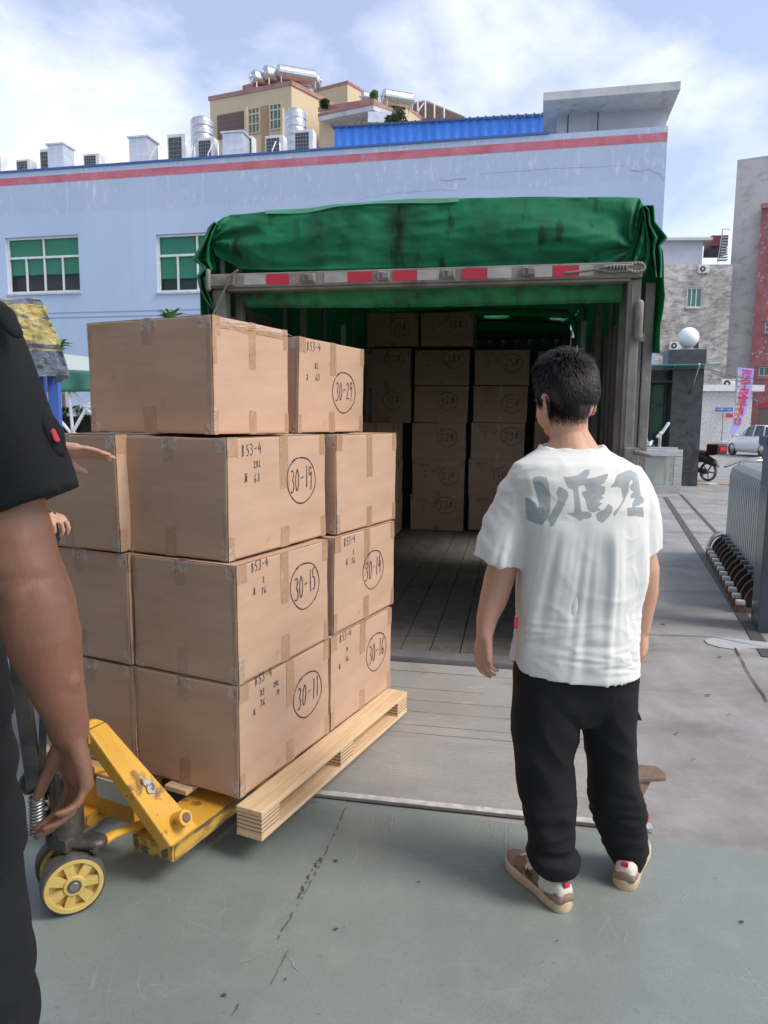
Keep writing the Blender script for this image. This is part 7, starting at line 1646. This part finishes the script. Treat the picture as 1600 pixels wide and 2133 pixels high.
# sneakers
def sneaker(heel, toe, yaw_extra=0, name='sneaker'):
    h = Vector(heel); t_ = Vector(toe); d = (t_ - h); L_ = .295; d.z = 0; d.normalize(); yw = math.atan2(d.y, d.x)
    prof_w = [(0, .026), (.012, .034), (.06, .037), (.13, .036), (.19, .043), (.235, .046), (.27, .036), (.29, .018), (.295, .004)]
    def outline(k, o=0):
        Lr = [(x, w_ + o) for x, w_ in prof_w]; return Lr
    prof_w = [(.295 * (1 - math.cos(math.pi * k / 40)) / 2, 0) for k in range(41)]; key = [(0, .004), (.0015, .012), (.006, .022), (.012, .029), (.022, .0345), (.06, .038), (.12, .036), (.18, .042), (.225, .046), (.255, .042), (.277, .031), (.289, .017), (.295, .004)]
    def wd_at(x):
        for (a, b), (c, e) in zip(key[:-1], key[1:]):
            if a <= x <= c: f_ = (x - a) / (c - a); f_ = f_; return b + (e - b) * f_
        return .004
    prof_w = [(x, wd_at(x) * 1.05) for x, _ in prof_w]
    q = MB(); rs = []
    for z, o in ((0, -.004), (.006, .001), (.030, .001), (.034, -.002)):
        r_ = [(x, w_ + o, z) for x, w_ in prof_w] + [(x, -(w_ + o), z) for x, w_ in prof_w[::-1]]
        r_ = [(x, y, z + max(0, x - .22) * .12 * (1 if z > .01 else 1)) for x, y, z in r_]; rs.append(r_)
    q.rings([r_[::-1] for r_ in rs], True, True); sh = q.build(name, M['sole'], man); bv = sh.modifiers.new('b', 'BEVEL'); bv.width = .002; bv.limit_method = 'ANGLE'; sh.location = (h - man.location) * Vector((1, 1, 0)) if False else Vector((h.x - man.location.x, h.y - man.location.y, .003)); sh.rotation_euler = (0, 0, yw)
    q = MB(); rs = []
    for x, w_, zt_ in [(.004, .022, .075), (.012, .030, .088), (.04, .035, .098), (.08, .036, .095), (.11, .036, .088), (.15, .037, .082), (.19, .040, .072), (.235, .040, .060), (.265, .032, .052), (.285, .016, .044)]:
        r_ = []
        for k in range(16):
            u = math.pi * k / 15; r_.append((x, w_ * math.copysign(abs(math.cos(u)) ** .7, math.cos(u)), .032 + (zt_ - .032) * abs(math.sin(u)) ** .62))
        rs.append(r_)
    q.rings(rs, True, True); q.build('upper', M['shoe'], sh)
    q = MB(); rs = []
    for x, w_, zt_ in [(.002, .024, .062), (.010, .0325, .066), (.04, .0375, .062), (.07, .0385, .045)]:
        rs.append([(x, w_ * math.copysign(abs(math.cos(u)) ** .7, math.cos(u)), .032 + (zt_ - .032) * abs(math.sin(u)) ** .62) for u in [math.pi * k / 15 for k in range(16)]])
    q.rings(rs, True, True); q.build('heel_cap', M['shoe_brown'], sh)
    q = MB(); rs = []
    for x, w_, zt_ in [(.215, .0425, .056), (.245, .0405, .061), (.27, .033, .054), (.29, .017, .046)]:
        rs.append([(x, w_ * math.copysign(abs(math.cos(u)) ** .7, math.cos(u)), .033 + (zt_ - .033) * abs(math.sin(u)) ** .62) for u in [math.pi * k / 15 for k in range(16)]])
    q.rings(rs, True, True); q.build('toe_cap', M['shoe_brown'], sh)
    for s in (-1, 1):
        st_ = MB(); P_ = []
        for k in range(10): u = 6.2832 * k / 10 + .3; r_ = .022 if k % 2 == 0 else .009; P_.append((.145 + r_ * math.cos(u) * 1.1, s * (.0405 + .0), .058 + r_ * .85 * math.sin(u)))
        st_.extr(P_ if s > 0 else P_[::-1], (0, s * .0012, 0)); st_.build('star_patch', M['shoe_dark'], sh)
    q = MB(); q.box(.004, .012, -.011, .011, .080, .097, .003); q.build('heel_tab', M['red'], sh)
    for k in range(5): q = MB(); z0 = .095 - k * .006; q.tube([(.12 + k * .017, -.02, z0 - .004), (.124 + k * .017, 0, z0 + .004), (.12 + k * .017, .02, z0 - .004)], .003, n=6); q.build('lace', M['sole'], sh)
    return sh
sneaker(at(1182, 1898, Z=.01), at(1086, 1806, Z=.02))
sneaker(at(1298, 1852, Z=.01), at(1322, 1785, Z=.01))

# ---------------------------------------------------------------- the man in black at the left edge
lm = thing('person', (-.62, 1.08, 0), 0, 'man in a black uniform cut off by the left edge, his bare arm hanging', 'person')
YL = 1.05
mb = MB()
arm = [P(-90, 760, 1.06), P(-35, 900, 1.06), P(8, 1060, 1.05), P(42, 1175, 1.04), P(76, 1268, 1.035), P(92, 1333, 1.03), P(114, 1418, 1.03), P(137, 1488, 1.03), P(144, 1520, 1.03)]
mb.tube(arm, [.070, .062, .057, .056, .056, .053, .0405, .0320, .0300], n=24)
mb.ball(P(146, 1420, 1.02), (.017, .018, .02), seg=12)
mb.ball(P(36, 1245, .995), (.024, .018, .034), seg=12)
wr_ = P(146, 1528, 1.03); tipd = P(168, 1660, 1.02) - wr_
hand(mb, wr_, tipd, (-.62, -.75, -.1), (-.8, .6, 0), .94, .62, .07, .15, bend=.30)
# torso, neck, head and legs (mostly outside the frame)
mb.tube([P(-190, 640, 1.1), P(-220, 600, 1.12), P(-250, 560, 1.13)], [.09, .062, .060], n=18)
lh = P(-260, 470, 1.15); Ry = Matrix.Rotation(R(-35), 3, 'Z')
mb.ball(lh, (.078, .097, .11), Ry, 20); mb.ball(lh + Ry @ Vector((0, .03, -.06)), (.06, .065, .065), Ry, 16); mb.tube([lh + Ry @ Vector((0, .098, .0)), lh + Ry @ Vector((0, .118, -.035))], [.009, .014], n=8); mb.ball(lh + Ry @ Vector((0, .085, -.07)), (.024, .012, .008), Ry, 10)
for s in (-1, 1): mb.ball(lh + Ry @ Vector((s * .08, -.01, -.02)), (.008, .018, .03), Ry, 12)
mb.tube([P(-180, 700, 1.1), P(-190, 900, 1.1), P(-185, 1400, 1.1)], [.10, .10, .10], n=20)
LS_ = [P(-345, 690, 1.15), P(-375, 850, 1.15), P(-390, 1060, 1.18), P(-380, 1300, 1.25), P(-370, 1400, 1.28)]
mb.tube(LS_, [.07, .06, .048, .036, .030], n=18); hand(mb, LS_[-1], (0, .12, -.9), (.9, .1, 0), (0, 1, 0), 1.0, .5)
for x in (-.715, -.95): mb.tube([(x, 1.1, .80), (x, 1.12, .5), (x, 1.1, .10)], [.09, .065, .045], n=14)
me = remesh(mb, .004, 3)
def arm_d(co, n):
    x, y, z = co; return .0009 * N3(x * 40, y * 40, z * 40) - .0022 * max(0, 1 - abs(z - 1.275) / .012) * max(0, -n.y) + (.0012 * N3(x * 18, y * 18, z * 12))
displace(me, arm_d); body_to(lm, 'body', me, M['skin_tan'])
# fine dark hair cap
q = MB(); q.ball(lh + Ry @ Vector((0, -.014, .016)) - lm.location, (.086, .100, .108), Ry, 24); q.v = [(x, y, max(z, lh.z - .03)) for x, y, z in q.v]; q.build('hair', M['hair'], lm)
for s in (-1, 1): q = MB(); q.ball(lh + Ry @ Vector((s * .03, .088, .0)) - lm.location, .0115, seg=12); q.build('eye', M['white_paint'], lm)
# shirt
mb = MB()
rows_ = [(-255, -85, 628, .085, 1.1), (-330, -35, 668, .10, 1.1), (-390, -5, 705, .12, 1.1), (-400, 0, 800, .135, 1.1), (-370, -45, 1000, .13, 1.1), (-370, -70, 1200, .13, 1.1), (-375, -45, 1380, .135, 1.1), (-385, -14, 1500, .14, 1.1), (-390, 6, 1590, .142, 1.1)]
mb.rings([ell(a, b, y, Y, ry, 40, ex=2.5)[::-1] for a, b, y, ry, Y in rows_], True)
sp_ = [P(-110, 700, 1.08), P(-62, 745, 1.07), P(-28, 830, 1.06), P(10, 920, 1.055), P(44, 990, 1.05), P(70, 1048, 1.05)]
d_ = (sp_[-1] - sp_[-2]).normalized()
mb.tube(sp_ + [sp_[-1] - d_ * .002, sp_[-1] - d_ * .07], [.075, .080, .077, .073, .071, .068, .060, .055], n=32, cap=False)
mb.tube([P(-345, 690, 1.15), P(-375, 850, 1.15), P(-385, 950, 1.16)], [.09, .085, .08], n=20)
me = remesh(mb, .006, 5)
def uni_d(co, n):
    x, y, z = co; d = .004 * N3(x * 7, z * 7, y * 7) + .007 * math.sin((z * .8 + x * 1.3) * 26 + 3 * N3(x * 5, z * 5, 2)) * max(0, N3(x * 4, z * 5, 5) + .2)
    return d
displace(me, uni_d); body_to(lm, 'uniform_shirt', me, M['uniform'])
# collar tab, hem stitching, arm badge
q = MB(); q.tube([P(-40, 618, 1.06) - lm.location, P(5, 650, 1.03) - lm.location, P(30, 690, 1.02) - lm.location], [.020, .018, .012], n=10, squash=.5); q.build('collar', M['uniform'], lm)
q = MB(); c1_, c2_ = P(90, 862, 1.05), P(122, 932, 1.04); q.tube([c1_ - lm.location, c1_.lerp(c2_, .5) + Vector((.004, 0, 0)) - lm.location, c2_ - lm.location], [.016, .019, .014], n=12, squash=.42); bd = q.build('arm_badge', M['uniform'], lm)
q = MB(); q.tube([P(103, 880, 1.04) - lm.location, P(118, 915, 1.03) - lm.location], [.0035, .005], n=8, squash=.4); q.build('badge_red', M['red'], bd)
# trousers
mb = MB()
rows_ = [(-380, 2, 1560, .13, 1.1), (-385, 18, 1760, .14, 1.1), (-385, 36, 1900, .14, 1.1)]
mb.rings([ell(a, b, y, Y, ry, 36, ex=2.4)[::-1] for a, b, y, ry, Y in rows_], True)
for (xa, xb, xe) in ((-.58, -.50, -.49), (-.70, -.78, -.79)):
    pass
def legrow(cx_, z, rx, ry, n=30): return [(cx_ + rx * math.cos(6.2832 * k / n), 1.1 + ry * math.sin(6.2832 * k / n), z) for k in range(n)][::-1]
for sgn, xs_ in ((1, (-.735, -.715, -.70, -.70, -.70)), (-1, (-.93, -.96, -.97, -.97, -.97))):
    mb.rings([legrow(x, z, rx, rx * 1.05) for x, z, rx in zip(xs_, (.82, .62, .45, .28, .06), (.122, .12, .112, .104, .10))], True)
me = remesh(mb, .006, 4)
displace(me, lambda co, n: .006 * N3(co[0] * 6, co[2] * 7, co[1] * 6) + .006 * math.sin(co[2] * 55 + co[0] * 20 + 4 * N3(co[0] * 5, co[2] * 4, 1)) * max(0, N3(co[0] * 6, co[2] * 6, 9) + .25)); body_to(lm, 'trousers', me, M['uniform'])
for x in (-.70, -.97):
    q = MB(); q.box(x - .05, x + .05, 1.02, 1.30, .002, .09, .03); b_o = q.build('shoe', M['rubber'], lm, loc=(-lm.location.x, -lm.location.y, 0))

# ---------------------------------------------------------------- the man pushing the jack (only his hands show)
pm = thing('person', (-1.42, 1.72, 0), 0, 'man behind the black sleeve, one hand pointing and one on the jack handle', 'person')
mb = MB(); shr = Vector((-1.26, 1.78, 1.40)); shl = Vector((-1.55, 1.60, 1.40))
hw = P(96, 936, 2.02); hand(mb, hw, (P(200, 942, 2.06) - hw), (.0, -.45, -.9), (.1, .9, -.45), 1.0, .10, .02, .1)
mb.tube([shr, shr.lerp(hw, .5) + Vector((0, 0, -.06)), hw], [.052, .042, .024], n=16)
hg = P(32, 1090, 1.93); hand(mb, hg, (P(90, 1078, 1.95) - hg), (.1, .2, -1), (0, .8, .5), .95, 1.0, .02, .6)
mb.tube([shl, Vector((-1.40, 1.62, 1.12)), hg], [.052, .044, .026], n=16)
mb.tube([(-1.42, 1.70, 1.35), (-1.42, 1.71, 1.5), (-1.41, 1.73, 1.56)], [.06, .056, .056], n=14); hc = Vector((-1.41, 1.74, 1.62)); Ry = Matrix.Rotation(R(-40), 3, 'Z')
mb.ball(hc, (.074, .093, .105), Ry, 20); mb.ball(hc + Ry @ Vector((0, .03, -.055)), (.058, .062, .062), Ry, 16); mb.tube([hc + Ry @ Vector((0, .094, 0)), hc + Ry @ Vector((0, .114, -.033))], [.009, .013], n=8)
for s in (-1, 1): mb.ball(hc + Ry @ Vector((s * .077, -.01, -.02)), (.008, .017, .028), Ry, 12)
mb.tube([(-1.42, 1.69, 1.35), (-1.43, 1.69, 1.1), (-1.43, 1.69, .9)], [.14, .14, .13], n=18)
for x in (-1.52, -1.34): mb.tube([(x, 1.69, .9), (x, 1.71, .5), (x, 1.68, .09)], [.085, .06, .04], n=14)
me = remesh(mb, .0042, 3); body_to(pm, 'body', me, M['skin'])
q = MB(); q.ball(hc + Ry @ Vector((0, -.012, .016)) - pm.location, (.083, .098, .104), Ry, 20); q.v = [(x, y, max(z, hc.z - .02)) for x, y, z in q.v]; q.build('hair', M['hair'], pm)
for s in (-1, 1): q = MB(); q.ball(hc + Ry @ Vector((s * .03, .085, .0)) - pm.location, .011, seg=12); q.build('eye', M['white_paint'], pm)
mb = MB(); rs = [[(-1.42 + rx * math.cos(6.2832 * k / 30), 1.69 + ry * math.sin(6.2832 * k / 30), z) for k in range(30)] for z, rx, ry in ((.82, .19, .14), (1.1, .185, .14), (1.3, .20, .14), (1.42, .17, .11), (1.47, .085, .075))]
mb.rings(rs, True); mb.tube([shr, shr.lerp(hw, .32) + Vector((0, 0, -.04))], [.075, .065], n=18); mb.tube([shl, shl.lerp(Vector((-1.40, 1.62, 1.12)), .7)], [.075, .065], n=18)
me = remesh(mb, .008, 3); body_to(pm, 'tshirt', me, mat('dark_navy_cotton', (.03, .04, .07), .9))
mb = MB()
for x in (-1.52, -1.34): mb.rings([[(x + r_ * math.cos(6.2832 * k / 24), 1.69 + r_ * math.sin(6.2832 * k / 24), z) for k in range(24)] for z, r_ in ((.07, .075), (.5, .085), (.86, .105))], True)
me = remesh(mb, .01, 3); body_to(pm, 'trousers', me, M['black_cloth'])
for x in (-1.52, -1.34): q = MB(); q.box(x - .045, x + .045, 1.60, 1.86, .002, .085, .03); q.build('shoe', M['rubber'], pm, loc=(-pm.location.x, -pm.location.y, 0))
